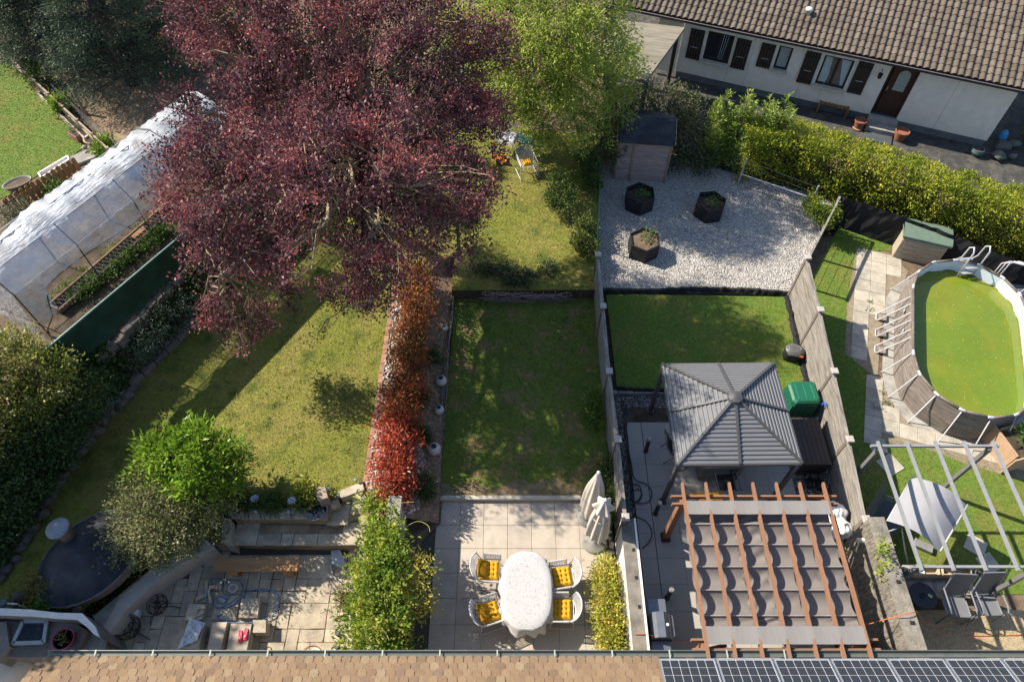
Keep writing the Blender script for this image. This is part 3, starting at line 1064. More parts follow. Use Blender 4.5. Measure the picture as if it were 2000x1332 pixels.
# big rough concrete wall right of the pergola
cw_m = mat("rough_concrete", (.21, .185, .155), .95, .4, 10, col2=(.11, .097, .08), c2scale=7, bump=1.0, bscale=20, stretch=(1, .35, 1.6), col3=(.42, .39, .34), c3scale=3, c3=(.6, .7))
cw = thing("boundary_wall", (7.7, 4.3, 0), 0, "tall rough concrete wall beside the brown pergola", "wall")
MB().prism([(7.54, 2.4), (7.84, 2.4), (7.84, 5.74), (7.54, 5.74)], -.3, 1.96).build("wall", cw_m, cw, world=True)
MB().prism([(7.52, 2.4), (7.86, 2.4), (7.86, 5.76), (7.52, 5.76)], 1.96, 2.0).build("coping", mat("wall_top", (.24, .215, .175), .95, .35, 7, col2=(.15, .135, .11), bump=.9, bscale=25), cw, world=True)
for qx, qy in ((1755, 1136), (1782, 1216)):
    p = at(qx, qy, 2.0)
    MB().box((p.x, p.y, 2.006), (.09, .07, .016)).build("socket", black_m, cw, world=True)
p = at(1687, 1055, 1.5)
MB().tube([(7.54, p.y, 1.5), (7.40, p.y, 1.5)], .055, 12).build("pipe_end", mat("pvc", (.6, .57, .5), .5), cw, world=True)

# vine wall left of the patio
vw = thing("vine_wall", (-2.6, 4.8, 0), 0, "pinkish rendered wall overgrown by the big green vine", "wall")
MB().prism([(-2.78, 2.4), (-2.52, 2.4), (-2.52, 6.55), (-2.78, 6.55)], -.3, 1.2).build("wall", mat("pink_render", (.42, .34, .29), .9, .2, 4, bump=.6), vw, world=True)
MB().prism([(-2.80, 2.4), (-2.50, 2.4), (-2.50, 6.57), (-2.80, 6.57)], 1.2, 1.24).build("coping", concrete, vw, world=True)

# wire fence along the upper lawn and the gravel bed
green_m = mat("green_wire", (.03, .085, .055), .5, .2, 5)
for k, (pts, lb) in enumerate((([(1168, 497), (1170, 430), (1172, 360), (1174, 272)], "green wire mesh fence along the upper lawn"),)):
    base = [at(LFx, LFy, 1.3) for LFx, LFy in pts]
    wf = thing("wire_fence", (base[0].x, base[0].y, .3), 0, lb, "fence")
    m = MB()
    for p in base:
        MB().tube([(p.x, p.y, .2), (p.x, p.y, 1.32)], .022, 6).build("post", green_m, wf, world=True)
    a, b = base[0], base[-1]
    L = (b - a).length
    for z in np.arange(.45, 1.3, .12):
        m.tube([(a.x, a.y, z), (b.x, b.y, z)], .004, 3, cap=False)
    for k in range(int(L / .16)):
        q = a.lerp(b, k * .16 / L)
        m.tube([(q.x, q.y, .42), (q.x, q.y, 1.29)], .003, 3, cap=False)
    m.build("mesh", green_m, wf, world=True)
gf = thing("wooden_rail_fence", at(1580, 520, 0), 0, "thin grey fence between the gravel bed and the pool lawn", "fence")
p0, p1 = at(1582, 500, 1.1), at(1640, 386, 1.1)
for t in (0.03, .5, 1):
    q = p0.lerp(p1, t)
    MB().box((q.x, q.y, .5), (.06, .06, 1.24)).build("post", wood_grey, gf, world=True)
MB().bar(p0 + Vector((0, 0, 0)), p1, .05, .06).build("rail", wood_grey, gf, world=True)
m = MB()
for z in (.3, .55, .8):
    m.tube([(p0.x, p0.y, z), (p1.x, p1.y, z)], .006, 3, cap=False)
m.build("wires", grey_metal, gf, world=True)

# ================================================================ left terrace: flagstones, ledges, retaining walls
slab("terrace_bed", [(-10.5, 2.2), (-2.8, 2.2), (-2.8, 6.6), (-7.4, 6.6), (-10.5, 4.2)], -.035, mortar, px=False)
flags = thing("flagstone_terrace", kind="structure")
FT = [tuple(at(a, b, 0)) for a, b in ((150, 1300), (205, 1238), (300, 1158), (424, 1078), (660, 1084), (735, 1050), (740, 1320), (150, 1330))]
rs = random.Random(3)


def ashlar(x0, y0, nx, ny, u, poly, parent, name, m, z, th, zf=None, sizes=((1, 1), (2, 1), (1, 2), (2, 2), (3, 2), (2, 1), (1, 2), (2, 3)), gap=.012, rz=0.0):
    occ = set()
    c0, s0 = math.cos(rz), math.sin(rz)
    for j in range(ny):
        for i in range(nx):
            if (i, j) in occ:
                continue
            opts = list(sizes)
            rs.shuffle(opts)
            for (w, h) in opts + [(1, 1)]:
                cells = [(i + a, j + b) for a in range(w) for b in range(h)]
                if all(c not in occ and c[0] < nx and c[1] < ny for c in cells):
                    break
            occ.update(cells)
            lx, ly = (i + w / 2) * u, (j + h / 2) * u
            cx, cy = x0 + lx * c0 - ly * s0, y0 + lx * s0 + ly * c0
            if not in_poly(np.array([cx]), np.array([cy]), poly)[0]:
                continue
            sx, sy = w * u - gap, h * u - gap
            q = [(-sx / 2, -sy / 2), (sx / 2, -sy / 2), (sx / 2, sy / 2), (-sx / 2, sy / 2)]
            jit = lambda: rs.uniform(-.008, .008)
            ring = []
            for k in range(4):
                a, b = q[k], q[(k + 1) % 4]
                ring.append((a[0] + jit(), a[1] + jit()))
                ring.append(((a[0] + b[0]) / 2 + jit(), (a[1] + b[1]) / 2 + jit()))
            mb = MB().prism([(a, b, 0) for a, b in ring], -th, 0, .007)
            me = mb.mesh(name, m)
            link(name, me, parent, (cx, cy, z + rs.uniform(-.006, .006)), (rs.uniform(-.008, .008), rs.uniform(-.008, .008), rz))


ashlar(-9.6, 2.35, 26, 16, .275, FT, flags, "flagstone", flag_m, 0.0, .03)

# ledges
L1 = [(454, 1059), (679, 1065), (718, 1049), (735, 1000), (718, 1003), (655, 1025), (638, 1025), (462, 1023)]
L2 = [(645, 1024), (656, 1025), (722, 1002), (713, 990), (697, 970), (645, 987), (638, 1015)]
T3 = [(438, 992), (637, 992), (643, 980), (652, 977), (640, 1013), (455, 1011)]
rw = thing("retaining_wall", at(560, 1040, 0), 0, "stepped stone retaining wall with ledges behind the log bench", "wall")
core = mat("ledge_core", (.05, .042, .034), .95, .3, 10)
MB().prism(pl(L1, .33), -.05, .305).build("ledge", ledge_m, rw, world=True)
MB().prism(pl(L2, .47), .2, .445).build("landing", ledge_m, rw, world=True)
MB().prism(pl(T3, .66), .2, .62).build("back_wall", ledge_m, rw, world=True)
p1 = pl(L1, .33)
ashlar(min(p[0] for p in p1), min(p[1] for p in p1), 12, 5, .28, p1, rw, "flagstone", flag_m, .332, .03)
for o in [x for x in bpy.data.objects if x.parent == rw and x.name.startswith("flagstone")]:
    o.location -= rw.location
p2 = pl(L2, .47)
nb_ = len(bpy.data.objects)
before = set(bpy.data.objects)
ashlar(min(p[0] for p in p2), min(p[1] for p in p2), 5, 4, .26, p2, rw, "flagstone", flag_m, .472, .03)
for o in set(bpy.data.objects) - before:
    o.location -= rw.location
# coping stones of the back wall
xs = [438, 482, 506, 542, 566, 602, 640]
for i in range(6):
    q = [(xs[i] + .7, 992), (xs[i + 1] - .7, 992), (xs[i + 1] + (3 if i < 5 else -1), 1013), (xs[i] + (4 if i else 14), 1012)]
    MB().prism(pl(q, .67), .62, .67, .01).build("coping_stone", flag_m, rw, world=True)
for q in (((642, 980), (660, 973), (664, 984), (646, 990)), ((661, 958), (708, 940), (712, 956), (666, 973)), ((694, 966), (708, 960), (727, 987), (718, 999))):
    MB().prism(pl(q, .70), .2, .70, .012).build("coping_stone", mat("pale_stone", (.46, .41, .31), .9, .2, 6, col2=(.36, .31, .24), bump=.5), rw, world=True)
MB().prism(pl(((433, 1012), (449, 1011), (450, 1060), (433, 1056)), .68), -.05, .68, .01).build("end_pillar", mat("pale_stone", (.46, .41, .31)), rw, world=True)
MB().prism(pl(((402, 1056), (433, 1056), (450, 1061), (440, 1066), (415, 1066)), .4), -.05, .4).build("pillar_foot", ledge_m, rw, world=True)

# curved low wall with grey slabs on the left of the terrace
cwl = thing("curved_wall", at(300, 1140, 0), 0, "smooth pale curved wall left of the flagstone terrace", "wall")
sm = mat("smooth_render", (.43, .385, .33), .85, .12, 4, bump=.2)
inn = [(418, 1067), (380, 1086), (330, 1117), (285, 1155), (245, 1192), (212, 1240)]
out = [(399, 1051), (362, 1070), (312, 1100), (267, 1137), (228, 1175), (197, 1232)]
for k in range(5):
    MB().prism(pl([inn[k], inn[k + 1], out[k + 1], out[k]], .55), -.05, .55).build("wall", sm, cwl, world=True)
oo = [(398, 1050), (362, 1068), (312, 1098), (267, 1134), (228, 1172), (196, 1228)]
o2 = [(372, 1040), (335, 1052), (288, 1082), (240, 1115), (205, 1152), (176, 1196)]
slate = mat("grey_slab", (.25, .255, .22), .85, .25, 5, col2=(.17, .175, .16), bump=.4, orand=.15)
for k in range(5):
    if k == 1:
        a = [oo[k], oo[k + 1], o2[k + 1], o2[k]]
    MB().prism(pl([oo[k], oo[k + 1], o2[k + 1], o2[k]], .60), .2, .60, .012).build("slab", slate, cwl, world=True)
step_m = mat("red_step", (.17, .095, .065), .9, .25, 6, bump=.4)
MB().prism(pl([(262, 1095), (295, 1110), (185, 1200), (158, 1198)], .62), .2, .62).build("clay_border", step_m, cwl, world=True)

# round glass-like disc and small arc step by the vine
gs = thing("corner_slab", at(665, 1110, 0), 0, "grey rounded slab in the corner below the ledge", "slab")
arc = [(646, 1074), (664, 1072), (672, 1090), (676, 1106), (660, 1106), (648, 1100)]
MB().prism(pl(arc, .1), 0, .1, .008).build("slab", mat("galvanised", (.33, .35, .36), .5, .15, 6, metal=.2), gs, world=True)
MB().tube([at(a, b, .05) for a, b in ((648, 1098), (646, 1108), (650, 1122), (659, 1134), (668, 1142))], .016, 6).build("edge_rail", mat("galvanised", (.33, .35, .36)), gs, world=True)
ps = thing("border_coping", at(680, 1210, 0), 0, "row of pale coping stones along the foot of the vine", "kerb")
for q in (((670, 1132), (694, 1132), (688, 1180), (667, 1180)), ((667, 1181), (688, 1181), (686, 1232), (657, 1232)), ((655, 1234), (690, 1234), (692, 1254), (652, 1254)), ((652, 1256), (694, 1256), (700, 1290), (650, 1290))):
    MB().prism(pl(q, .22), -.02, .22, .012).build("coping_stone", mat("pale_stone", (.46, .41, .31)), ps, world=True)
for k, q in enumerate(((681, 1144), (661, 1239), (660, 1265))):
    p = at(q[0], q[1], .22)
    m = thing("spot_light", p, 0, ["black spot light at the upper end of the pale coping", "black spot light in the middle of the pale coping", "black spot light at the lower end of the pale coping"][k], "light", "spot lights along the coping")
    MB().lathe([(.045, 0), (.045, .02), (.015, .025), (.015, .05), (.05, .055), (.055, .13), (.045, .135)], 10).build("body", black_m, m)
    MB().lathe([(.04, .136), (.04, .139)], 10).build("lens", mat("lens", (.1, .12, .14), .1), m)

# log bench
lb = thing("log_bench", at(505, 1110, 0), 0, "half-log wooden bench on two log feet", "bench")
logm = mat("log_wood", (.36, .20, .09), .7, .2, 6, col2=(.27, .145, .065), bump=.3, bscale=30, stretch=(3, .35, .35))
bx0, bx1 = at(420, 1100, .45).x, at(583, 1100, .45).x
yc = (at(500, 1089, .45).y + at(500, 1114, .45).y) / 2
m = MB()
pr = [(-.155, .015), (-.15, 0.03), (.15, .03), (.155, .015), (.15, -.05), (.10, -.09), (0, -.105), (-.10, -.09), (-.15, -.05)]
n = len(pr)
for x in (bx0, bx1):
    pass
m.add([(x, yc + a, .43 + b) for x in (bx0, bx0 + .02, bx1 - .02, bx1) for a, b in ([(q[0] * (.95 if x in (bx0, bx1) else 1), q[1] * (.9 if x in (bx0, bx1) else 1)) for q in pr])],
      [(k * n + i, k * n + (i + 1) % n, (k + 1) * n + (i + 1) % n, (k + 1) * n + i) for k in range(3) for i in range(n)] + [tuple(range(n - 1, -1, -1)), tuple(range(3 * n, 4 * n))])
m.build("seat", logm, lb, world=True)
for px_ in (455, 562):
    x = at(px_, 1115, .3).x
    q = MB()
    q.tube([(x - .10, yc - .02, .20), (x + .10, yc - .02, .20)], .155, 10)
    q.box((x, yc, .05), (.2, .26, .1))
    q.build("leg", logm, lb, world=True)

# stacked paving slabs
slab_s = mat("sandstone_slab", (.42, .36, .28), .9, .2, 6, col2=(.33, .28, .22), bump=.5, bscale=35, orand=.14)
STK = [("carrying the pink shoes", ((451, 1217), (492, 1217), (482, 1271), (442, 1271)), .32, 7),
       ("left of the pink shoes", ((415, 1214), (444, 1214), (430, 1270), (404, 1270)), .32, 7),
       ("under the crumpled plastic sheet", ((374, 1214), (399, 1217), (387, 1268), (352, 1266)), .34, 7),
       ("beside the wood offcuts", ((369, 1178), (401, 1180), (393, 1209), (359, 1213)), .22, 5),
       ("lying under the blue hose coil", ((421, 1160), (470, 1160), (461, 1211), (412, 1211)), .05, 1),
       ("ringed by the blue hose loop", ((472, 1168), (508, 1168), (503, 1206), (465, 1206)), .18, 4),
       ("of small squares right of the pink shoes", ((494, 1210), (520, 1210), (519, 1235), (493, 1235)), .28, 5)]
for (nm, q, zt, k) in STK:
    base = [at(a, b, zt) for a, b in q]
    c = sum(base, Vector()) / 4
    th = zt / k
    for i in range(k):
        z1 = zt - (k - 1 - i) * th
        jx, jy, ja = random.uniform(-.012, .012), random.uniform(-.012, .012), random.uniform(-.03, .03)
        if i == k - 1:
            jx = jy = ja = 0
        pts = []
        for v in base:
            d = v - c
            pts.append((c.x + jx + d.x * math.cos(ja) - d.y * math.sin(ja), c.y + jy + d.x * math.sin(ja) + d.y * math.cos(ja)))
        if nm.startswith("beside") and i == k - 1:
            a, b, d_, e = [Vector((*p, 0)) for p in pts]
            pts = [tuple(v)[:2] for v in (a, b, b.lerp(d_, .3), a.lerp(b, .62).lerp(e.lerp(d_, .62), .3), a.lerp(b, .62).lerp(e.lerp(d_, .62), .62), b.lerp(d_, .62), e.lerp(d_, .5).lerp(b, .1), e)]
        mb = MB().prism([(x, y, 0) for x, y in pts], z1 - th + .004, z1, .006)
        lab_ = ("topmost sandstone slab of the stack " if k > 1 and i == k - 1 else "sandstone slab lower down in the stack " if k > 1 else "flat sandstone slab ") + nm
        solo("paving_slab", mb, slab_s, lab_, "paving slab", "stacked sandstone paving slabs")
# plastic sheet on the stack
r1 = np.random.default_rng(5)
hx = r1.uniform(-.02, .05, (9, 9))
c4 = [at(a, b, .36) for a, b in ((372, 1208), (402, 1216), (384, 1252), (345, 1268))]
mm = MB().grid(lambda u, v: tuple(c4[0].lerp(c4[1], u).lerp(c4[3].lerp(c4[2], u), v) + Vector((0, 0, float(hx[int(u * 8), int(v * 8)])))), 8, 8)
film = mat("plastic_film", (.50, .54, .58), .25, .25, 9, spec=.6, col2=(.62, .64, .66))
solo("plastic_sheet", mm, film, "crumpled translucent plastic sheet on the slab stack", "plastic sheet", smooth=False)
# pink clogs
pk = mat("pink_foam", (.62, .06, .11), .55, .1, 8)
for k, (a, b, rz) in enumerate(((470, 1243, .22), (480.5, 1239, .12))):
    p = at(a, b, .322)
    s = thing("clog", p, math.pi + rz, ["left pink clog on the slab stack", "right pink clog on the slab stack"][k], "shoe", "pair of pink clogs")
    prof = [(-.13, .012), (-.12, .030), (-.09, .039), (-.03, .035), (.03, .042), (.07, .047), (.10, .040), (.122, .024), (.13, .008)]
    up = MB()
    vv, ff = [], []
    for i, (y, w) in enumerate(prof):
        h = .028 if y < -.06 else .03 + .035 * (y + .06) / .12 if y < .06 else .065 - .045 * (y - .06) / .07
        for t in range(7):
            an = math.pi * t / 6
            vv.append((w * math.cos(an), y, h * math.sin(an) ** .6 if y > -.02 else h * (1 if t in (0, 1, 5, 6) else .35)))
        vv.append((w, y, -.002)); vv.append((-w, y, -.002))
    for i in range(len(prof) - 1):
        for t in range(6):
            ff.append((i * 9 + t, i * 9 + t + 1, (i + 1) * 9 + t + 1, (i + 1) * 9 + t))
        ff.append((i * 9 + 7, i * 9, (i + 1) * 9, (i + 1) * 9 + 7)); ff.append((i * 9 + 6, i * 9 + 8, (i + 1) * 9 + 8, (i + 1) * 9 + 6))
    ff += [tuple(range(6, -1, -1)), tuple(range((len(prof) - 1) * 9, (len(prof) - 1) * 9 + 7))]
    up.add(vv, ff).build("upper", pk, s, smooth=True)
    MB().prism([(w * 1.12, y) for y, w in prof] + [(-w * 1.12, y) for y, w in prof[::-1]], -.0, .016).build("sole", pk, s)
    MB().lathe([(.016, .0), (.012, .006)], 8, (0, .045, .062)).build("charm", mat("charm", (.75, .7, .5), .5), s)
# blue hose
hose_b = mat("blue_hose", (.05, .16, .36), .45, .1, 8, spec=.5)


def px_curve(pts, z, sub=6):
    P = [at(a, b, z if not hasattr(z, '__len__') else z[i]) for i, (a, b) in enumerate(pts)]
    out = []
    for i in range(len(P) - 1):
        p0, p1, p2, p3 = P[max(i - 1, 0)], P[i], P[i + 1], P[min(i + 2, len(P) - 1)]
        for k in range(sub):
            t = k / sub
            out.append(.5 * ((2 * p1) + (p2 - p0) * t + (2 * p0 - 5 * p1 + 4 * p2 - p3) * t * t + (3 * p1 - p0 - 3 * p2 + p3) * t ** 3))
    out.append(P[-1])
    return out


hz = px_curve([(433, 1197), (424, 1205), (445, 1214), (470, 1216), (500, 1213), (530, 1203), (545, 1180), (540, 1160), (522, 1151), (500, 1151), (478, 1158), (458, 1178), (440, 1186), (420, 1184), (406, 1172), (404, 1156), (410, 1141), (425, 1134), (440, 1136), (448, 1148), (446, 1166), (434, 1178), (424, 1174), (422, 1168), (430, 1164), (440, 1168), (440, 1180)], .075, 6)
solo("garden_hose", MB().tube(hz, .013, 7), hose_b, "coiled blue hose lying over the slabs on the terrace", "hose", smooth=True)
hz = px_curve([(425, 1188), (445, 1180), (462, 1168), (474, 1152), (470, 1136), (455, 1132), (442, 1134), (436, 1146), (438, 1160), (450, 1162), (466, 1160)], .06, 6)
solo("cable_coil", MB().tube(hz, .008, 6), mat("dark_blue_hose", (.03, .08, .2), .5), "thin dark blue hose beside the coiled blue hose", "hose", smooth=True)
for k, (a, b, w, l, rz, lb_) in enumerate(((393, 1165, .09, .26, .5, "pale wood offcut leaning nearest the cut slab"), (404, 1148, .06, .3, 1.9, "narrow wood offcut inside the blue hose loop"), (410, 1165, .06, .34, 2.0, "grey plank offcut crossing the blue hose loop"), (416, 1147, .07, .14, .3, "short wood block beside the blue hose loop"))):
    p = at(a, b, .06)
    solo("wood_offcut", MB().box((p.x, p.y, .035 + .02 * k), (l, w, .05), rz, ch=.006), mat("pale_wood", (.46, .36, .24), .8, .2, 8), lb_, "wood offcut", "wood offcuts on the terrace")
solo("hose_ring", MB().tube([at(455, 1148, .09) + Vector((.095 * math.cos(t), .085 * math.sin(t), 0)) for t in np.linspace(0, 2 * math.pi, 17)[:-1]], .016, 6, closed=True), mat("white_ring", (.55, .53, .5), .6), "small whitish ring lying in the blue hose coil", "ring", smooth=True)
# wire plant stands
wire_m = mat("black_wire", (.015, .014, .014), .6)
for k, (a, b, r, lb_) in enumerate(((262, 1232, .26, "black wire basket stand nearest the white lantern"), (318, 1188, .22, "black wire basket stand farther from the near roof"))):
    p = at(a, b, 0)
    w = thing("wire_stand", p, random.uniform(0, 6), lb_, "plant stand", "black wire stands on the terrace")
    m = MB()
    rr = np.random.default_rng(k + 11)
    for z, q in ((.12, .6), (.24, .92), (.34, 1)):
        m.tube([(r * q * math.cos(t), r * q * math.sin(t), z) for t in np.linspace(0, 2 * math.pi, 15)[:-1]], .009, 4, closed=True)
    for i in range(18):
        t = 2 * math.pi * i / 18 + rr.normal(0, .15)
        t2 = t + rr.normal(0, .8)
        m.tube([(.2 * r * math.cos(t2), .2 * r * math.sin(t2), .06), (r * .7 * math.cos(t), r * .7 * math.sin(t), .14), (r * math.cos(t), r * math.sin(t), .34)], .006, 4)
    m.build("basket", wire_m, w)
    for i in range(3):
        t = 2 * math.pi * i / 3 + .5
        MB().tube([(0, 0, .1), (1.25 * r * math.cos(t), 1.25 * r * math.sin(t), .16), (1.75 * r * math.cos(t), 1.75 * r * math.sin(t), .008)], .011, 5).build("leg", wire_m, w)
wl_ = thing("lantern", at(269, 1200, 0), 0, "white globe lantern beside the black wire stands", "lantern")
MB().lathe([(.09, 0), (.10, .02), (.075, .05)], 12).build("base", white_m, wl_, smooth=True)
MB().lathe([(.075, .05), (.115, .10), (.125, .16), (.10, .22), (.06, .25)], 14).build("globe", mat("frosted_plastic", (.62, .64, .66), .35), wl_, smooth=True)
# bucket and cables by the gutter
bk_ = thing("bucket", at(621, 1285, 0), 0, "white bucket half hidden by the gutter", "bucket")
MB().lathe([(.11, 0), (.145, .28), (.135, .28), (.105, .02)], 16, capt=True).build("shell", white_m, bk_, smooth=True)
MB().lathe([(.118, .14), (.118, .145)], 16).build("contents", mat("bucket_water", (.10, .13, .11), .2), bk_)
for k, (pts, lb_) in enumerate((([(512, 1280), (520, 1264), (528, 1264), (530, 1278), (526, 1288)], "thin brown cable loop left of the white bucket"), ([(590, 1282), (594, 1268), (606, 1261), (620, 1262), (632, 1274), (650, 1282)], "thin orange cable running past the white bucket"))):
    solo("cable", MB().tube(px_curve(pts, .02), .008, 5), mat("brown_cable", (.22, .07, .03), .6), lb_, "cable", smooth=True)

# objects on the back wall
pot_m = mat("brown_stone", (.24, .18, .135), .9, .2, 6, bump=.4)
bp = thing("brick_planter", at(630, 985, .66), 0, "square brown stone pillar block at the end of the ledge wall", "pillar")
c = [at(a, b, 1.12) for a, b in ((614, 953), (635, 947), (641, 972), (621, 977))]
cc = sum(c, Vector()) / 4
for i in range(4):
    z0_, z1_ = .66 + i * .105, .66 + (i + 1) * .105 - .01
    MB().prism([tuple((p - cc) * .93 + cc)[:2] for p in c], z0_, z1_, .008).build("course", pot_m, bp, world=True)
MB().prism([tuple(p)[:2] for p in c], 1.08, 1.13, .01).build("top_slab", mat("top_stone", (.33, .26, .19), .9, .2, 7), bp, world=True)
bs_ = thing("basin", at(620, 1001, .672), .5, "black oval water basin on the coping stones", "basin")
mm = MB()
for i in range(1):
    prof = [(.20, 0), (.27, .05), (.28, .06), (.26, .06), (.22, .035)]
    mm.lathe(prof, 18, M=Matrix.Diagonal((1, .72, 1, 1)))
mm.build("bowl", mat("basin_rim", (.22, .2, .18), .7), bs_, smooth=True)
MB().lathe([(.23, .045), (.23, .047)], 18, M=Matrix.Diagonal((1, .72, 1, 1))).build("water", mat("dark_water", (.008, .010, .018), .05, .1, 3, spec=.8), bs_)
steel = mat("steel_blue", (.42, .44, .52), .35, .15, 9, metal=.5)
for k, (a, b) in enumerate(((497, 973), (570, 977))):
    p = at(a, b, 1.05)
    fl = thing("metal_flower", (p.x, p.y, .64), 0, ["silver metal garden flower, left of the two on the ledge bed", "silver metal garden flower, right one near the brown pillar"][k], "garden ornament", "metal garden flowers")
    MB().tube([(0, 0, 0), (0, .01, .36)], .008, 5).build("stem", black_m, fl)
    ctr = MB().lathe([(.0, .44), (.028, .425), (.03, .40), (.0, .39)], 10, capb=False, capt=False).build("centre", steel, fl, smooth=True)
    for i in range(9):
        t = 2 * math.pi * i / 9
        q = MB()
        q.add([(0.02, -.012, .40), (.07, -.024, .425), (.115, 0, .41), (.07, .024, .425), (.02, .012, .40), (.07, 0, .412)], [(0, 1, 5, 4), (1, 2, 5), (2, 3, 5), (3, 4, 5)])
        R_ = Matrix.Rotation(t, 4, 'Z')
        q.v = [tuple(R_ @ Vector(v)) for v in q.v]
        q.build("petal", steel, fl)
for k, (a, b, s_, mt, lb_) in enumerate(((499, 998, .055, mat("pale_rock", (.45, .45, .46), .8, .2, 8), "pale rock on the left part of the coping"), (564, 998, .05, mat("pale_rock", (.45, .45, .46)), "pale rock in the middle of the coping"), (523, 1001, .05, mat("blue_rock", (.06, .09, .14), .6), "dark blue glass lump on the coping"))):
    p = at(a, b, .70)
    v, f_ = stone_verts(np.array([[0, 0, .03]]), s_ * 1.1, s_ * 1.3, .7)
    o = fast("rock", v, f_, mt)
    o.location = p - Vector((0, 0, .03))
    tag(o, lb_, "rock", "rocks on the coping")
for k, (a, b, lb_) in enumerate(((643, 955, "small round solar light behind the brown pillar"), (695, 936, "small round solar light by the corner of the lawn"), (659, 968, "small square solar light on the pale coping"))):
    p = at(a, b, .80)
    sl_ = thing("solar_light", (p.x, p.y, .64), 0, lb_, "light", "solar lights by the ledge")
    MB().tube([(0, 0, 0), (0, 0, .12)], .01, 6).build("stake", grey_metal, sl_)
    MB().lathe([(.04, .12), (.045, .14), (.045, .165), (.03, .17)], 10).build("head", mat("solar_head", (.14, .15, .17), .4), sl_)
# fountain pot
fp = thing("bird_bath", at(418, 1048, .4), 0, "shallow stone bowl on the pillar foot by the shrub", "bird bath")
MB().lathe([(.10, 0), (.16, .06), (.19, .10), (.17, .10), (.13, .06)], 16).build("bowl", mat("beige_bowl", (.30, .26, .20), .9, .2, 8), fp, smooth=True)
MB().lathe([(.04, .06), (.06, .10), (.05, .15), (.0, .18)], 8, (-.06, .07, 0)).build("figure", mat("beige_bowl", (.30, .26, .20)), fp, smooth=True)

# ---------------------------------------------------------------- grill hut with a felt roof
felt = mat("roof_felt", (.022, .025, .032), .75, .35, 5, col2=(.038, .042, .05), bump=.7, bscale=90)
c0 = at(175, 1086, 1.10)
hut = thing("grill_hut", (c0.x, c0.y, Z_LAWN), 0, "oval hut with dark felt roof and metal chimney", "hut")
ang = math.radians(52)
Rh = Matrix.Rotation(ang, 4, 'Z')
ap = at(136, 1066, 1.72) - c0
rings = []
for (k, zz) in ((1.0, 0), (.82, .14), (.55, .34), (.28, .54), (.06, .66)):
    ring = []
    for i in range(28):
        t = 2 * math.pi * i / 28
        e = Rh @ Vector((1.17 * math.cos(t), .90 * math.sin(t), 0))
        e = e * k
        c_ = Vector((ap.x, ap.y, 0)) * (1 - k)
        ring.append((c0.x + e.x + c_.x, c0.y + e.y + c_.y, 1.08 + zz))
    rings.append(ring)
m = MB()
m.add([p for r in rings for p in r], [(k * 28 + i, k * 28 + (i + 1) % 28, (k + 1) * 28 + (i + 1) % 28, (k + 1) * 28 + i) for k in range(4) for i in range(28)] + [tuple(range(4 * 28, 5 * 28)), tuple(range(27, -1, -1))])
rf = m.build("roof", felt, hut, world=True)
for k in range(2):
    pass
sh = MB()
for i in range(6, 17):
    a, b = rings[0][i], rings[0][i + 1]
    c_, d_ = rings[1][i + 1], rings[1][i]
    sh.add([(p[0], p[1], p[2] + .012) for p in (a, b, c_, d_)], [(0, 1, 2, 3)])
for i in (6, 17):
    a, d_ = rings[0][i], rings[1][i]
    sh.tube([(a[0], a[1], a[2] + .012), (d_[0], d_[1], d_[2] + .012)], .008, 4)
sh.build("felt_strip", felt, rf, world=True)
m = MB().tube(rings[0], .018, 5, closed=True)
m.build("roof_edge", mat("edge_metal", (.14, .13, .13), .5), rf, world=True)
m = MB()
m.add([(c0.x + (p[0] - c0.x) * .86, c0.y + (p[1] - c0.y) * .86, z) for z in (.4, 1.10) for p in rings[0]], [(i, (i + 1) % 28, 28 + (i + 1) % 28, 28 + i) for i in range(28)])
m.build("wall", mat("hut_stone", (.20, .16, .13), .95, .3, 8), hut, world=True)
cb, ct_ = at(141, 1052, 1.55), at(107, 1034, 2.2)
mid_ = Vector((cb.x, cb.y, 0))
ch_ = MB().tube([(cb.x, cb.y, 1.4), (cb.x, cb.y, 2.1)], .15, 14).build("chimney", mat("chimney_steel", (.10, .075, .065), .5, .2, 6, metal=.4), hut, world=True, smooth=True)
MB().lathe([(.225, 0), (.235, .015), (.225, .03), (.02, .06)], 20, (cb.x, cb.y, 2.14)).build("cap", mat("cap_steel", (.17, .19, .22), .45, .3, 9, metal=.1), ch_, world=True, smooth=True)
for k, (a, b) in enumerate(((186, 1160),)):
    p = at(a, b, 1.0)
    hl = MB().lathe([(.05, 0), (.065, .06), (.05, .13)], 10, (p.x, p.y + .03, .93)).build("hut_lamp", white_m, hut, world=True, smooth=True)

# ---------------------------------------------------------------- masonry barbecue in the bottom left corner
bq = thing("masonry_barbecue", at(110, 1240, 0), 0, "grey masonry barbecue with curved white coping and framed hatch", "barbecue")
rough = mat("grey_masonry", (.17, .15, .135), .95, .3, 8, col2=(.11, .10, .09), bump=1., bscale=14)
bw_o = [(-60, 1186), (0, 1187), (60, 1190), (115, 1196), (160, 1197), (185, 1222), (194, 1244)]
bw_i = [(-60, 1199), (0, 1200), (58, 1202), (112, 1207), (150, 1209), (172, 1226), (183, 1238)]
for k in range(6):
    MB().prism(pl([bw_o[k], bw_o[k + 1], bw_i[k + 1], bw_i[k]], 1.35), 0, 1.31).build("back_wall", rough, bq, world=True)
    MB().prism(pl([bw_o[k], bw_o[k + 1], bw_i[k + 1], bw_i[k]], 1.36), 1.31, 1.36).build("coping", mat("white_coping", (.60, .57, .53), .9, .1, 5), bq, world=True)
MB().prism(pl([(2, 1212), (58, 1214), (150, 1218), (172, 1232), (148, 1278), (112, 1282), (10, 1282)], .95), 0, .95).build("counter", rough, bq, world=True)
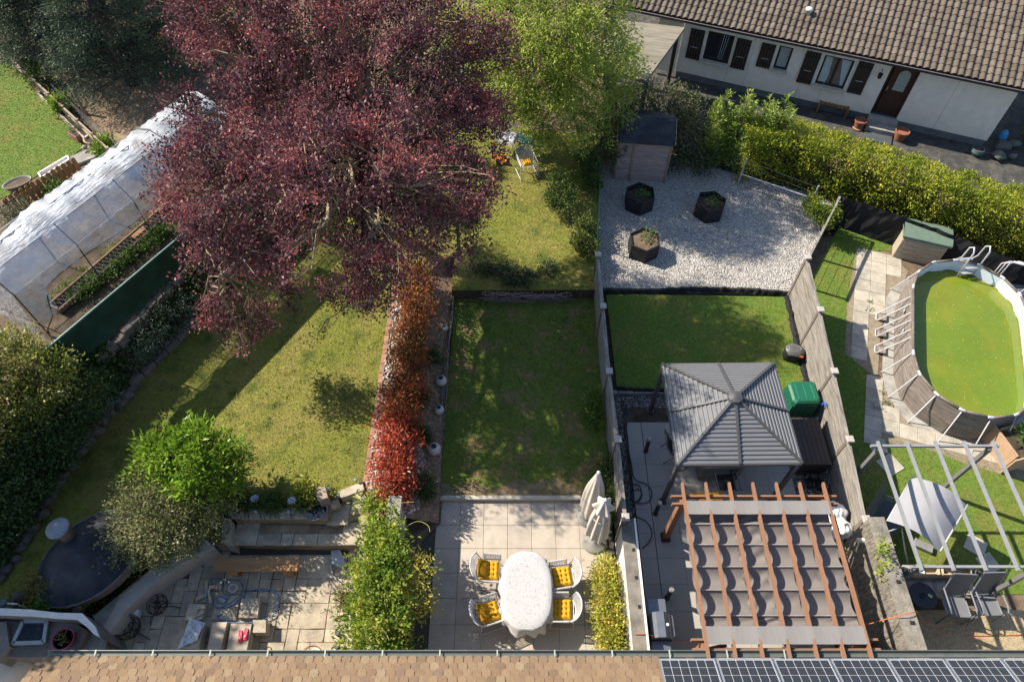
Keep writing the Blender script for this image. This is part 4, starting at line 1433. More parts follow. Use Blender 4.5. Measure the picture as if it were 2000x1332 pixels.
wg = mat("striated_stone", (.26, .245, .22), .95, .25, 10, col2=(.19, .18, .16), bump=.8, bscale=20, stretch=(.3, 2, .3))
MB().prism(pl([(171, 1215), (183, 1224), (212, 1245), (200, 1282), (148, 1280)], .80), -.02, .80).build("wing", wg, bq, world=True)
MB().prism(pl([(-40, 1215), (12, 1214), (18, 1262), (-5, 1292), (-60, 1270)], 1.1), -.02, 1.1).build("side_cheek", rough, bq, world=True)
hc = [at(a, b, 1.03) for a, b in ((46, 1213), (92, 1212), (86, 1254), (26, 1256))]
hq = MB()
for i in range(4):
    hq.bar(hc[i], hc[(i + 1) % 4], .07, .06)
hq.build("hatch_frame", mat("hatch_grey", (.26, .29, .31), .5, .15, 6, metal=.2), bq, world=True)
MB().prism([tuple(p)[:2] for p in hc], .97, 1.02).build("hatch_glass", mat("hatch_glass", (.02, .03, .045), .08, .2, 8, spec=.9), bq, world=True)
dm = MB().lathe([(.5, 0), (.55, .2), (.5, .45), (.3, .6)], 20, tuple(at(30, 1310, 0)))
dm.build("round_base", mat("cream_plaster", (.48, .44, .36), .9, .1, 6, bump=.4), bq, world=True, smooth=True)
MB().lathe([(.34, 0), (.36, .2), (.30, .5), (.1, .62)], 18, tuple(at(42, 1282, 0))).build("round_base", mat("cream_plaster", (.48, .44, .36)), bq, world=True, smooth=True)
pot = thing("flower_pot", at(133, 1252, .95), 0, "round magenta flower pot on the masonry barbecue", "flower pot")
MB().lathe([(.13, 0), (.20, .12), (.225, .22), (.205, .22), (.19, .19)], 18).build("pot", mat("magenta_glaze", (.20, .025, .075), .4, .15, 6), pot, smooth=True)
MB().lathe([(.19, .185), (.19, .19)], 18).build("soil", dark_soil, pot)
lv = leaf_verts(np.random.default_rng(1).normal(0, .08, (70, 3)) * np.array([1, 1, .3]) + np.array([0, 0, .22]), np.random.default_rng(2).normal(size=(70, 3)) + np.array([0, 0, .8]), .07)
fast("plant", lv, 4, leaf_mat("pot_plant", (.06, .075, .02), (.16, .15, .045)), pot, world=False)
hr = thing("hose_reel", at(100, 1285, .4), 0, "teal hose coil under the near eave in the corner", "hose")
m = MB()
for k in range(5):
    m.tube([(.17 * math.cos(t) + .01 * k, .12 * math.sin(t), .025 * k) for t in np.linspace(0, 2 * math.pi, 21)[:-1]], .013, 5, closed=True)
m.build("coil", mat("teal_hose", (.02, .08, .09), .5), hr)
for k, (a, b, r, mt, lb_) in enumerate(((42, 1170, .19, "rock_grey", "boulder by the yellow shrub and the white post"), (118, 1182, .20, "rock_grey", "boulder behind the barbecue wall, next to the fern"), (138, 1185, .17, "rock_grey", "boulder behind the barbecue wall, next to the red border"), (150, 1190, .14, "rock_grey", "smallest boulder behind the barbecue wall"))):
    v, f_ = stone_verts(np.array([[0, 0, r * .5]]), r, r * 1.05, .8, np.random.default_rng(k))
    o = fast("boulder", v, f_, mat("rock_grey", (.17, .165, .15), .95, .3, 7, col2=(.1, .1, .09), bump=.9, bscale=18))
    o.location = at(a, b, Z_LAWN)
    tag(o, lb_, "boulder", "boulders behind the barbecue")
sg = thing("garden_lamp", at(24, 1186, Z_LAWN), 0, "thin white post lamp with round head behind the barbecue", "lamp")
MB().tube([(0, 0, 0), (.02, 0, .3), (.3, -.02, .34), (.42, -.05, .1)], .02, 6).build("arm", white_m, sg)
MB().lathe([(.09, .3), (.1, .33), (.08, .36)], 12, (-.02, 0, 0)).build("head", mat("solar_head", (.14, .15, .17)), sg, smooth=True)

# ================================================================ middle garden: dining set on the patio
TC = at(1028.6, 1150, .75)
tb = thing("oval_table", (TC.x, TC.y, 0), 0, "oval dining table hidden under the patterned white cloth", "table")


def oval(t, a, b, e=2.5):
    c, s = math.cos(t), math.sin(t)
    return (a * math.copysign(abs(c) ** (2 / e), c), b * math.copysign(abs(s) ** (2 / e), s))


MB().prism([oval(2 * math.pi * k / 40, .545, .815) for k in range(40)], .70, .738).build("table_top", white_m, tb)
for sx in (-1, 1):
    for sy in (-1, 1):
        MB().tube([(sx * .33, sy * .5, 0), (sx * .33, sy * .5, .7)], .03, 8).build("leg", white_m, tb)
cloth_m = mat("speckled_cloth", (.43, .42, .415), .85, .03, 6, col2=(.43, .42, .415), col3=(.16, .145, .16), c3scale=42, c3=(.57, .66))
rc = np.random.default_rng(4)
ph = rc.uniform(0, 6.28, 6)


def cloth_pt(u, v):
    t = 2 * math.pi * u
    x, y = oval(t, .565, .835)
    if v < .45:
        k = v / .45
        return (TC.x + x * k, TC.y + y * k, .752)
    d = (v - .45) / .55
    w = sum(math.sin(t * f + ph[i]) for i, f in enumerate((9, 14, 17))) / 3
    g = 1 + d * (.05 + .10 * w + (.05 if math.sin(t) < -.3 else 0))
    return (TC.x + x * g, TC.y + y * g, .752 - .012 * min(1, d * 4) - .26 * d - .02 * w * d)


o = MB().grid(cloth_pt, 120, 12)
solo("tablecloth", o, cloth_m, "speckled white tablecloth draped over the oval table", "tablecloth", smooth=True)

wire_w = mat("white_wire", (.52, .51, .495), .45, .06, 5)


def lattice(fn, nu, nv, r=.007, rim=.012, seg=10):
    m = MB()
    for i in range(nu + 1):
        m.tube([fn(i / nu, k / seg) for k in range(seg + 1)], rim if i in (0, nu) else r, 4, cap=False)
    for j in range(nv + 1):
        m.tube([fn(k / seg, j / nv) for k in range(seg + 1)], rim if j in (0, nv) else r, 4, cap=False)
    return m


def make_chair():
    c = thing("garden_armchair", (0, 0, 0), 0, "x", "chair", "white mesh armchairs at the oval table")
    lattice(lambda u, v: ((-.25 + .5 * u), (-.24 + .5 * v), .44 + .02 * (2 * u - 1) ** 2), 12, 12, .007, .014).build("seat", wire_w, c)

    def back(u, v):
        a = (u - .5) * 2.0
        return (.30 * math.sin(a) * (1 + .10 * v), -.05 - .24 * math.cos(a) - .10 * v, .45 + .40 * v * (1 - .12 * abs(2 * u - 1) ** 3))
    lattice(back, 14, 8, .0062, .016, 14).build("backrest", wire_w, c)
    for s in (-1, 1):
        lattice(lambda u, v: (s * (.26 + .045 * v), -.12 + .38 * u, .45 + (.22 - .05 * u) * v), 10, 5, .0062, .016).build("armrest", wire_w, c)
        MB().tube([(s * .24, -.22, .44), (s * .29, -.27, .012), (s * .29, .26, .012), (s * .24, .22, .44)], .011, 6).build("leg", wire_w, c)
    return c


yel = mat("mustard_cushion", (.58, .30, .012), .9, .2, 10, bump=.4, bscale=90)
yel2 = mat("knit_cushion", (.46, .225, .008), .95, .35, 70, bump=1.0, bscale=110)


def tufted(u, v):
    x, y = -.215 + .43 * u, -.215 + .43 * v
    e = min(u, 1 - u, v, 1 - v)
    h = .075 * min(1, (e * 7) ** .5)
    for i in range(1, 4):
        for j in range(1, 4):
            d = math.hypot(u - i / 4, v - j / 4)
            h -= .04 * math.exp(-(d / .055) ** 2)
    for i in range(1, 4):
        h -= .012 * (math.exp(-((u - i / 4) / .03) ** 2) + math.exp(-((v - i / 4) / .03) ** 2))
    return (x, y, max(h, 0))


tuft = MB().grid(tufted, 28, 28)
tuft_me = tuft.mesh("seat_cushion", yel, True)
ch = make_chair()
remember(ch)
CH = [(954, 1114, math.radians(-92), "white mesh armchair on the left of the table, far from the house"), (954, 1196, math.radians(-72), "white mesh armchair on the left of the table, near the house"),
      (1099, 1126, math.radians(97), "white mesh armchair on the right of the table, far from the house"), (1099, 1190, math.radians(88), "white mesh armchair on the right of the table, near the house")]
for k, (a, b, rz, lb_) in enumerate(CH):
    o = ch if k == 0 else copy_tree(ch)
    p = at(a, b, .44)
    o.location = (p.x, p.y, 0)
    o.rotation_euler = (0, 0, rz)
    o["label"] = lb_
    cu = link("seat_cushion", tuft_me, None, (p.x - .05 * -math.sin(rz) * 0, p.y, .455), (0, 0, rz))
    cu.location += Vector((-math.sin(rz), math.cos(rz), 0)) * .02
    tag(cu, "mustard tufted seat cushion on the " + lb_[6:].replace("mesh armchair on the ", "chair at the ").replace(" of the table,", ""), "cushion", "mustard seat cushions")
    if k < 2:
        q = MB().grid(lambda u, v: ((u - .5) * .40, (v - .5) * .25, .055 * (max(0, (1 - (2 * u - 1) ** 4) * (1 - (2 * v - 1) ** 4))) ** .5 + .012 * math.sin(u * 60) * math.sin(v * 40)), 30, 20)
        n0 = len(q.v)
        q.grid(lambda u, v: ((u - .5) * .40, (v - .5) * .25, -.03 * (max(0, (1 - (2 * u - 1) ** 4) * (1 - (2 * v - 1) ** 4))) ** .5), 10, 8)
        ob = link("knit_cushion", q.mesh("knit_cushion", yel2, True), None)
        ob.location = Vector((p.x, p.y, .58)) + Vector((-math.sin(rz), math.cos(rz), 0)) * -.13
        ob.rotation_euler = (math.radians(-28), 0, rz + (.0 if k == 0 else .1))
        ob.rotation_mode = 'XYZ'
        tag(ob, ["knitted ochre cushion leaning in the far left armchair", "crumpled knitted ochre cushion in the near left armchair"][k], "cushion", "knitted ochre cushions")

# closed parasols
canvas = mat("parasol_canvas", (.50, .45, .385), .85, .1, 6, bump=.2, bscale=120)
disc_m = mat("parasol_base", (.22, .21, .19), .8, .15, 7)
for k, (a, b, h, lb_) in enumerate(((1161, 1058, 2.42, "closed cream parasol nearer the house, on a round base"), (1150, 1008, 2.40, "closed cream parasol farther from the house, half hidden"))):
    p = at(a, b, 0)
    u = thing("parasol", p, 0, lb_, "parasol", "closed cream parasols by the fence")
    MB().lathe([(.30, 0), (.30, .03), (.26, .065), (.06, .075), (.04, .16)], 28).build("base", disc_m, u, smooth=True)
    MB().tube([(0, 0, .05), (0, 0, h)], .024, 8).build("pole", white_m, u, smooth=True)
    rr = np.random.default_rng(k)
    phs = rr.uniform(0, 6.28, 4)

    def fold(uu, v, top=h - .04, bot=.62):
        t = 2 * math.pi * uu
        r = .035 + .20 * v ** .8 + .04 * math.sin(math.pi * v)
        pl_ = math.cos(8 * t + phs[0] + 1.2 * v) * .5 + .3 * math.cos(5 * t + phs[1])
        r *= 1 + .34 * pl_ * min(1, v * 3)
        z = top - (top - bot) * v - .05 * pl_ * (v ** 3)
        return (r * math.cos(t), r * math.sin(t) - (.10 * v if k else 0), z)
    cn = MB().grid(fold, 72, 22).build("canopy", canvas, u, smooth=True)
    if k == 0:
        def flap(uu, v):
            t = 2 * math.pi * uu
            r = .05 + .15 * v
            r *= 1 + .28 * math.cos(6 * t + 1) * v
            return (r * math.cos(t), r * math.sin(t), h - .02 - .36 * v + .05 * math.cos(6 * t + 1) * v)
        MB().grid(flap, 48, 6).build("vent_flap", canvas, cn, smooth=True)
        MB().tube([(.19 * math.cos(t), .19 * math.sin(t), 1.6) for t in np.linspace(0, 6.28, 15)[:-1]], .012, 5, closed=True).build("tie_strap", canvas, cn)
    MB().lathe([(.0, h + .05), (.03, h + .03), (.045, h), (.03, h - .04)], 10, capb=False, capt=False).build("finial", white_m, u, smooth=True)

# ---------------------------------------------------------------- bed edging, pebbles, lamps, twigs
ed = thing("brick_edging", kind="structure")
brick_m = mat("edging_brick", (.30, .155, .105), .9, .2, 9, orand=.18, bump=.4, col2=(.36, .22, .16), c2scale=5)
a0, a1 = at(766, 586, Z_LAWN + .03), at(714, 942, Z_LAWN + .03)
d = (a1 - a0)
nbr = int(d.length / .30)
bm_ = MB().box((0, 0, 0), (d.length / nbr - .012, .125, .16), ch=.008).mesh("brick", brick_m)
rz = math.atan2(d.y, d.x)
for k in range(-4, nbr):
    q = a0.lerp(a1, (k + .5) / nbr)
    link("brick", bm_, ed, (q.x + random.uniform(-.004, .004), q.y, Z_LAWN - .045), (0, random.uniform(-.02, .02), rz + random.uniform(-.012, .012)))
peb = mat("pebble", (.45, .42, .39), .8, .1, 5, iramp=[(.22, .205, .195), (.42, .38, .34), (.58, .56, .53), (.34, .29, .25), (.65, .63, .60)])
pebble_poly = [tuple(at(a, b, Z_LAWN)) for a, b in ((772, 575), (812, 575), (800, 700), (772, 800), (770, 960), (728, 975), (716, 945))]
stones("pebbles", pebble_poly, 520, .022, .048, peb, "grey and white pebbles between brick edging and red hedge", .7, zf=lambda x, y: bed_z(x, y) + .02)
peb2 = [tuple(at(a, b, .5)) for a, b in ((795, 780), (818, 800), (828, 900), (815, 990), (790, 1010), (785, 900))]
stones("pebbles", peb2, 300, .025, .05, peb, "white pebbles right of the red hedge", .7, zf=lambda x, y: bed_z(x, y) + .02)
chips = [tuple(at(a, b, .5)) for a, b in ((812, 560), (882, 560), (872, 750), (858, 980), (800, 990), (790, 800))]
stones("mulch_chips", chips, 900, .012, .035, mat("bark_chip", (.25, .15, .09), .95, .1, 5, iramp=[(.11, .062, .036), (.22, .135, .08), (.33, .22, .14), (.17, .10, .06)]), "brown bark chips on the bed slope", .35, zf=lambda x, y: bed_z(x, y) + .015, cat="bark chips")
lamp_w = mat("lamp_globe", (.50, .46, .42), .6, .12, 7)
for k, (a, b, r, lb_) in enumerate(((862, 745, .15, "round beige globe lamp, second from the patio"), (858, 801, .13, "round beige globe lamp shaded between two others"), (849, 880, .165, "largest beige globe lamp nearest the patio"), (868, 641, .10, "smallest globe lamp, farthest from the patio"))):
    p = at(a, b, .30)
    z = float(bed_z(np.array(p.x), np.array(p.y)))
    g = thing("globe_lamp", (p.x, p.y, z), 0, lb_, "garden lamp", "globe lamps along the bed")
    MB().lathe([(r * math.sin(t), r - r * math.cos(t) - .01) for t in np.linspace(.25, math.pi - .42, 12)], 18).build("globe", lamp_w, g, smooth=True)
    MB().lathe([(r * .46, r * 1.90), (r * .43, r * 1.96), (r * .36, r * 1.97)], 14).build("rim", grey_metal, g)
    MB().lathe([(r * .36, r * 1.972), (r * .36, r * 1.975)], 14).build("solar_cap", mat("solar_dark", (.03, .035, .05), .2), g)
twig = mat("twig", (.21, .165, .13), .9, .3, 12, isl=.35)
tw = MB()
rt = np.random.default_rng(9)
B = [at(a, b, .16) for a, b in ((897, 480), (884, 600), (876, 690), (867, 800), (857, 985))]
for k in range(16):
    off = Vector((rt.normal(0, .03), 0, rt.uniform(0, .12)))
    pts = []
    for i in range(len(B) - 1):
        pts += [B[i].lerp(B[i + 1], t) + off + Vector(rt.normal(0, .018, 3)) for t in (0, .33, .66)]
    i0 = rt.integers(0, 5)
    tw.tube(pts[i0:i0 + rt.integers(5, 9)], .012, 4)
solo("twig_border", tw, twig, "low border of woven twigs along the middle lawn", "border")
hd = thing("woven_hurdle", at(1030, 575, .15), 0, "low hurdle of woven brown twigs below the upper lawn", "hurdle")
h0, h1 = at(942, 571, .15), at(1120, 576, .15)
h0.y = h1.y = at(1000, 566.5, .52).y - .09
m = MB()
for k in range(26):
    z = .06 + .40 * rt.random()
    ph_ = rt.uniform(0, 6.28)
    x0 = h0.x + rt.uniform(-.1, .5)
    x1 = h1.x - rt.uniform(-.05, .5)
    m.tube([(x0 + (x1 - x0) * t, h0.y + .05 * math.sin(t * 22 + (k % 2) * 3.14) + rt.normal(0, .01), z + .05 * math.sin(t * 5 + ph_)) for t in np.linspace(0, 1, 16)], rt.uniform(.010, .018), 4)
m.build("weave", twig, hd, world=True)
for k in range(8):
    x = h0.x + (h1.x - h0.x) * (k + .3) / 8
    MB().tube([(x, h0.y, .02), (x + .01, h0.y, .55)], .018, 5).build("stake", twig, hd, world=True)
for k, (a, b, r) in enumerate(((886, 566, .075), (890, 557, .06), (887, 549, .07), (893, 541, .055), (886, 536, .05), (968 - 31, 571, .06))):
    v, f_ = stone_verts(np.array([[0, 0, .04]]), r, r * 1.1, .7, np.random.default_rng(40 + k))
    o = fast("white_stone", v, f_, mat("white_stone", (.52, .52, .51), .85, .15, 9))
    o.location = at(a, b, .14)
    tag(o, "white stone in the small pile at the head of the twig border", "stone", "white stones at the twig border")

# ---------------------------------------------------------------- seats on the upper lawn
c2 = thing("wire_lawn_chair", at(1029, 338, .52), math.radians(196), "white wire lawn chair with yellow cushion on the upper lawn", "chair")


def lawn_chair(c, w=.26):
    lattice(lambda u, v: (-w + 2 * w * u, -.25 + .5 * v, .42 - .04 * v * 0 + .03 * (2 * u - 1) ** 2), 10, 10, .006, .014).build("seat", wire_w, c)
    lattice(lambda u, v: ((-w + 2 * w * u) * (1 + .1 * v), -.25 - .16 * v, .42 + .42 * v - .10 * v * abs(2 * u - 1) ** 2), 12, 10, .006, .015).build("backrest", wire_w, c)
    for s in (-1, 1):
        MB().tube([(s * w, -.2, .42), (s * (w + .04), -.3, .012), (s * (w + .04), .32, .012), (s * (w + .02), .26, .60), (s * (w + .02), -.24, .62)], .014, 6).build("leg", wire_w, c)


lawn_chair(c2)
p = c2.location
cu = link("seat_cushion", tuft_me, None, (p.x, p.y - .0, .955), (0, 0, math.radians(196)), (.7, .7, 1))
tag(cu, "small yellow cushion on the white lawn chair", "cushion")
c3 = thing("wire_lawn_chair", at(995, 290, .52), math.radians(250), "larger white lawn seat half under the purple tree", "chair")
lawn_chair(c3, .42)
q = MB().grid(lambda u, v: ((u - .5) * .6, (v - .5) * .5, .06 * ((1 - (2 * u - 1) ** 6) * (1 - (2 * v - 1) ** 6)) ** .5), 12, 12)
ob = link("seat_pad", q.mesh("seat_pad", mat("white_pad", (.6, .6, .62), .9, .1, 8), True), None, Vector((c3.location.x, c3.location.y, .96)), (0, 0, math.radians(250)))
tag(ob, "white pad on the larger lawn seat", "cushion")
t2 = thing("round_side_table", at(1029, 300, .52), 0, "small round teal metal table between the lawn seats", "table")
teal = mat("teal_metal", (.035, .105, .10), .45, .15, 6)
MB().lathe([(.27, .60), (.285, .615), (.285, .63), (.27, .64)], 22).build("table_top", teal, t2, smooth=False)
for k in range(3):
    t = k * 2.09
    MB().tube([(.1 * math.cos(t), .1 * math.sin(t), .6), (.24 * math.cos(t), .24 * math.sin(t), 0)], .013, 6).build("leg", teal, t2)
solo("orange_blanket", MB().grid(lambda u, v: (at(975, 312, .6).x + (u - .5) * .5, at(975, 312, .6).y + (v - .5) * .4, .56 + .10 * math.sin(u * 7) * math.sin(v * 6 + 1) + .1), 10, 8), mat("orange_cloth", (.50, .17, .03), .9, .2, 9), "orange cloth lying at the edge of the purple tree", "blanket")

# ================================================================ right garden: gazebo
gz_m = mat("gazebo_steel", (.150, .153, .160), .7, .06, 4, spec=.25)
gz_d = mat("gazebo_frame", (.085, .083, .085), .5, .1, 5, metal=.2)
GC = [(3.63, 6.92), (6.38, 6.95), (6.34, 9.61), (3.63, 9.58)]
GA = Vector((4.985, 8.25, 2.74))
gzb = thing("gazebo", (GA.x, GA.y, 0), 0, "square gazebo with grey ribbed metal pyramid roof", "gazebo")
ze = 2.1
for k in range(4):
    a, b = Vector((*GC[k], ze)), Vector((*GC[(k + 1) % 4], ze))
    m_ = (a + b) / 2
    for (p, q) in ((a, m_), (m_, b)):
        mb = MB()
        n = 15
        prev = None
        nrm = (q - p).cross(GA - p).normalized()
        for i in range(n):
            for (f, h) in ((i / n, 0), (i / n + .10 / n, .022), (i / n + .5 / n, .022), (i / n + .6 / n, 0)):
                f = min(f, .985)
                cur = (p.lerp(GA, f) + nrm * h, q.lerp(GA, f) + nrm * h)
                if prev:
                    mb.add([prev[0], prev[1], cur[1], cur[0]], [(0, 1, 2, 3)])
                prev = cur
        mb.build("roof_panel", gz_m, gzb, world=True)
    up_ = Vector((0, 0, .035))
    MB().bar(a + up_ * .8, GA + up_, .055, .05).build("hip_rib", gz_d, gzb, world=True)
    MB().bar(m_ + up_ * .8, GA + up_, .055, .05).build("mid_rib", gz_d, gzb, world=True)
    MB().bar(a + Vector((0, 0, -.03)), b + Vector((0, 0, -.03)), .05, .08).build("eave_beam", gz_d, gzb, world=True)
    c_ = Vector((*GC[k], 0)).lerp(Vector((GA.x, GA.y, 0)), .035)
    lg = MB().box((c_.x, c_.y, 1.03), (.09, .09, 2.06)).build("post", gz_d, gzb, world=True)
    MB().box((c_.x, c_.y, .008), (.17, .17, .016)).build("foot_plate", gz_d, lg, world=True)
    for d_ in ((b - a).normalized(),):
        MB().bar(c_ + Vector((0, 0, 1.6)), c_ + d_ * .4 + Vector((0, 0, 2.05)), .03, .03).build("brace", gz_d, lg, world=True)
MB().lathe([(.17, -.05), (.16, .03), (.06, .07), (0.0, .08)], 10, (GA.x, GA.y, GA.z + .02), capt=False).build("roof_cap", gz_d, gzb, world=True)
# dining set under the gazebo
stone_t = mat("grey_table", (.13, .125, .12), .6, .2, 6, col2=(.18, .175, .165))
dt = thing("garden_table", at(1412, 925, 0), 0, "dark grey block table under the gazebo", "table")
cx_, cy_ = at(1413, 905, .74).x, at(1413, 905, .74).y + .45
MB().box((cx_, cy_, .71), (.98, 1.15, .07)).build("table_top", stone_t, dt, world=True)
for sx in (-1, 1):
    MB().box((cx_ + sx * .43, cy_, .337), (.10, 1.1, .674)).build("side_panel", stone_t, dt, world=True)
dk = mat("dark_sling", (.022, .022, .025), .7, .2, 9)
alu = mat("grey_alu", (.17, .165, .16), .45, .1, 5, metal=.4)


def sling_chair(name, loc, rz, label, group, seat_m, frame_m, s=1.0, tall=.5):
    c = thing(name, loc, rz, label, "chair", group)
    MB().grid(lambda u, v: ((-.22 + .44 * u) * s, (-.22 + .44 * v) * s, (.43 - .02 * math.sin(math.pi * u)) * s), 6, 4).build("seat", seat_m, c)
    MB().grid(lambda u, v: ((-.22 + .44 * u) * s, (-.22 - .20 * v) * s + .02 * math.sin(math.pi * u), (.43 + tall * v) * s), 6, 6).build("backrest", seat_m, c)
    for k in (-1, 1):
        MB().tube([(k * .25 * s, .24 * s, .006), (k * .25 * s, .22 * s, .62 * s), (k * .26 * s, .12 * s, .655 * s), (k * .26 * s, -.28 * s, .64 * s)], .018, 6).build("armrest", frame_m, c)
        MB().tube([(k * .24 * s, -.36 * s, .006), (k * .235 * s, -.1 * s, .42 * s), (k * .235 * s, .2 * s, .43 * s)], .016, 6).build("leg", frame_m, c)
        MB().tube([(k * .235 * s, -.18 * s, .42 * s), (k * .235 * s, -.24 * s, .5 * s), (k * .235 * s, -.43 * s, (.43 + tall) * s)], .016, 6).build("back_post", frame_m, c)
    MB().tube([(-.235 * s, -.43 * s, (.43 + tall) * s), (.235 * s, -.43 * s, (.43 + tall) * s)], .016, 6).build("top_bar", frame_m, c)
    return c


sling_chair("sling_chair", (cx_ + .05, cy_ - .80, 0), 0.05, "dark sling chair on the near side of the gazebo table", "dark sling chairs at the gazebo table", dk, alu)
sling_chair("sling_chair", (cx_ - .92, cy_ + .15, 0), -1.57, "dark sling chair on the left of the gazebo table", "dark sling chairs at the gazebo table", dk, alu)
sling_chair("sling_chair", (cx_ + .92, cy_ + .1, 0), 1.57, "dark sling chair on the right of the gazebo table", "dark sling chairs at the gazebo table", dk, alu)
# bollard lights
bol = mat("bollard", (.055, .045, .042), .5, .15, 5)
for k, (a, b, h, lb_) in enumerate(((1261, 881, .58, "brown bollard light beside the gazebo roof"), (1280, 1003, .58, "brown bollard light beside the pergola post"), (1302, 1168, .58, "brown bollard light near the grill"))):
    p = at(a, b, 0)
    g = thing("bollard_light", p, 0, lb_, "bollard light", "bollard lights on the terrace")
    MB().lathe([(.065, 0), (.065, .012)], 14).build("foot", bol, g)
    MB().tube([(0, 0, .01), (0, 0, h)], .052, 14).build("post", bol, g, smooth=False)
    MB().lathe([(.052, h), (.056, h + .004), (.056, h + .07), (.045, h + .085)], 14).build("head", mat("bollard_head", (.42, .42, .41), .35, metal=.6), g)
# hose on the terrace
hose_d = mat("dark_teal_hose", (.020, .045, .06), .45, spec=.5)
pts = [(1215, 785), (1226, 800), (1229, 815), (1224, 828), (1222, 850), (1232, 900), (1240, 935), (1262, 945), (1273, 960), (1268, 978), (1250, 983), (1238, 978), (1236, 962), (1246, 955), (1254, 965), (1246, 980), (1234, 972), (1232, 955), (1240, 945), (1250, 950), (1252, 968), (1240, 982), (1228, 985)]
solo("garden_hose", MB().tube(px_curve(pts, .03, 6), .014, 6), hose_d, "dark hose coiled on the terrace beside the grey fence", "hose", smooth=True)
pts = [(1243, 1008), (1262, 1018), (1273, 1036), (1270, 1055), (1255, 1070)]
solo("garden_hose", MB().tube(px_curve(pts, .02, 6), .013, 6), hose_d, "loose dark hose end curving beside the white wall", "hose", smooth=True)
solo("watering_can", MB().lathe([(.10, 0), (.11, .2), (.08, .26), (.06, .26), (.05, .2)], 12, tuple(at(1229, 1003, 0))).tube([at(1229, 1003, .2) + Vector((0, .1, 0)), at(1229, 1003, .34), at(1229, 1003, .2) + Vector((0, -.1, 0))], .012, 5).tube([at(1229, 1003, .06) + Vector((0, .1, 0)), at(1229, 1003, .3) + Vector((0, .32, 0))], .018, 6), mat("slate_plastic", (.10, .125, .15), .5), "slate grey watering can behind the end of the white wall", "watering can", smooth=True)
# gravel strips of the terrace
dg = mat("grey_gravel", (.2, .2, .19), .9, .1, 5, iramp=[(.07, .068, .065), (.16, .155, .15), (.30, .29, .28), (.42, .41, .40), (.11, .105, .10)])
strip1 = [(2.50, 4.6, -.045), (tx0 - .46, 4.6, -.045), (tx0 - .46, 9.05, -.045), (tx0 + 3, 9.75, -.045), (2.50, 10.0, -.045)]
stones("gravel_strip", [(2.5, 4.2, -.045), (tx0 - .47, 4.2, -.045), (tx0 - .47, 9.7, -.045), (2.5, 9.7, -.045)], 900, .014, .034, dg, "grey gravel strip along the foot of the left fence")
stones("gravel_strip", [(2.6, 9.65, -.045), (6.9, 9.65, -.045), (6.9, 10.02, -.045), (2.6, 10.02, -.045)], 900, .014, .034, dg, "grey gravel strip behind the gazebo")
stones("gravel_strip", [(tx0 + 3.63 - .0, 5.6, -.045), (8.0, 5.6, -.045), (8.0, 10.1, -.045), (tx0 + 3.63, 10.1, -.045)], 700, .014, .036, dg, "grey gravel strip along the foot of the right fence")
# block kerb behind the terrace
kb = thing("block_kerb", kind="structure")
kme = MB().box((0, 0, 0), (.21, .12, .13), ch=.008).mesh("block", mat("kerb_block", (.22, .21, .2), .9, .2, 8, orand=.15, bump=.4))
for k in range(17):
    link("block", kme, kb, (2.75 + k * .217, 10.08, .0), (0, 0, random.uniform(-.02, .02)))
# black edging fabric round the lawn
fab = mat("black_fabric", (.012, .012, .014), .8, .4, 8, bump=.5, bscale=20)
rf_ = np.random.default_rng(12)


def edging(pts, z, w, label):
    P = [at(a, b, z) for a, b in pts]
    m = MB()
    seg = []
    for i in range(len(P) - 1):
        n = max(2, int((P[i + 1] - P[i]).length / .10))
        seg += [P[i].lerp(P[i + 1], k / n) for k in range(n)]
    seg.append(P[-1])
    rows = []
    for i, p in enumerate(seg):
        d_ = (seg[min(i + 1, len(seg) - 1)] - seg[max(i - 1, 0)]).normalized()
        s_ = Vector((-d_.y, d_.x, 0))
        wob = rf_.normal(0, .018)
        hh = .10 + abs(rf_.normal(0, .035))
        rows.append([p - s_ * (w / 2 + wob), p - s_ * (w * .25) + Vector((0, 0, hh)), p + s_ * (w * .2) + Vector((0, 0, hh * .8)), p + s_ * (w / 2 + rf_.normal(0, .02))])
    m.add([q for r in rows for q in r], [(i * 4 + k, i * 4 + k + 1, (i + 1) * 4 + k + 1, (i + 1) * 4 + k) for i in range(len(rows) - 1) for k in range(3)])
    return solo("edging_fabric", m, fab, label, "edging", smooth=False)


edging([(1182, 571), (1260, 570), (1350, 566), (1460, 568), (1540, 575)], .04, .20, "black rumpled edging fabric between gravel and lawn")
edging([(1538, 582), (1549, 630), (1556, 665), (1575, 740), (1580, 775)], .04, .22, "black rumpled edging fabric along the right lawn edge")
edging([(1203, 760), (1240, 763), (1300, 764)], -.0, .18, "black edging fabric between lawn and block kerb")

# robot mower garage
mg = thing("mower_garage", at(1546, 697, .05), math.radians(-6), "grey robot mower garage with orange button beside the fence", "mower garage")


def dome(u, v, a=.27, b=.22):
    x, y = (2 * u - 1), (2 * v - 1)
    r = max(abs(x), abs(y))
    k = max(0, 1 - (abs(x) ** 3.2 + abs(y) ** 3.2) ** 1.2 * .55)
    sx = math.copysign(abs(x), x) * (1 - .22 * y * y)
    sy = math.copysign(abs(y), y) * (1 - .22 * x * x)
    return (a * sx, b * sy, .27 + .13 * k - .03 * x)


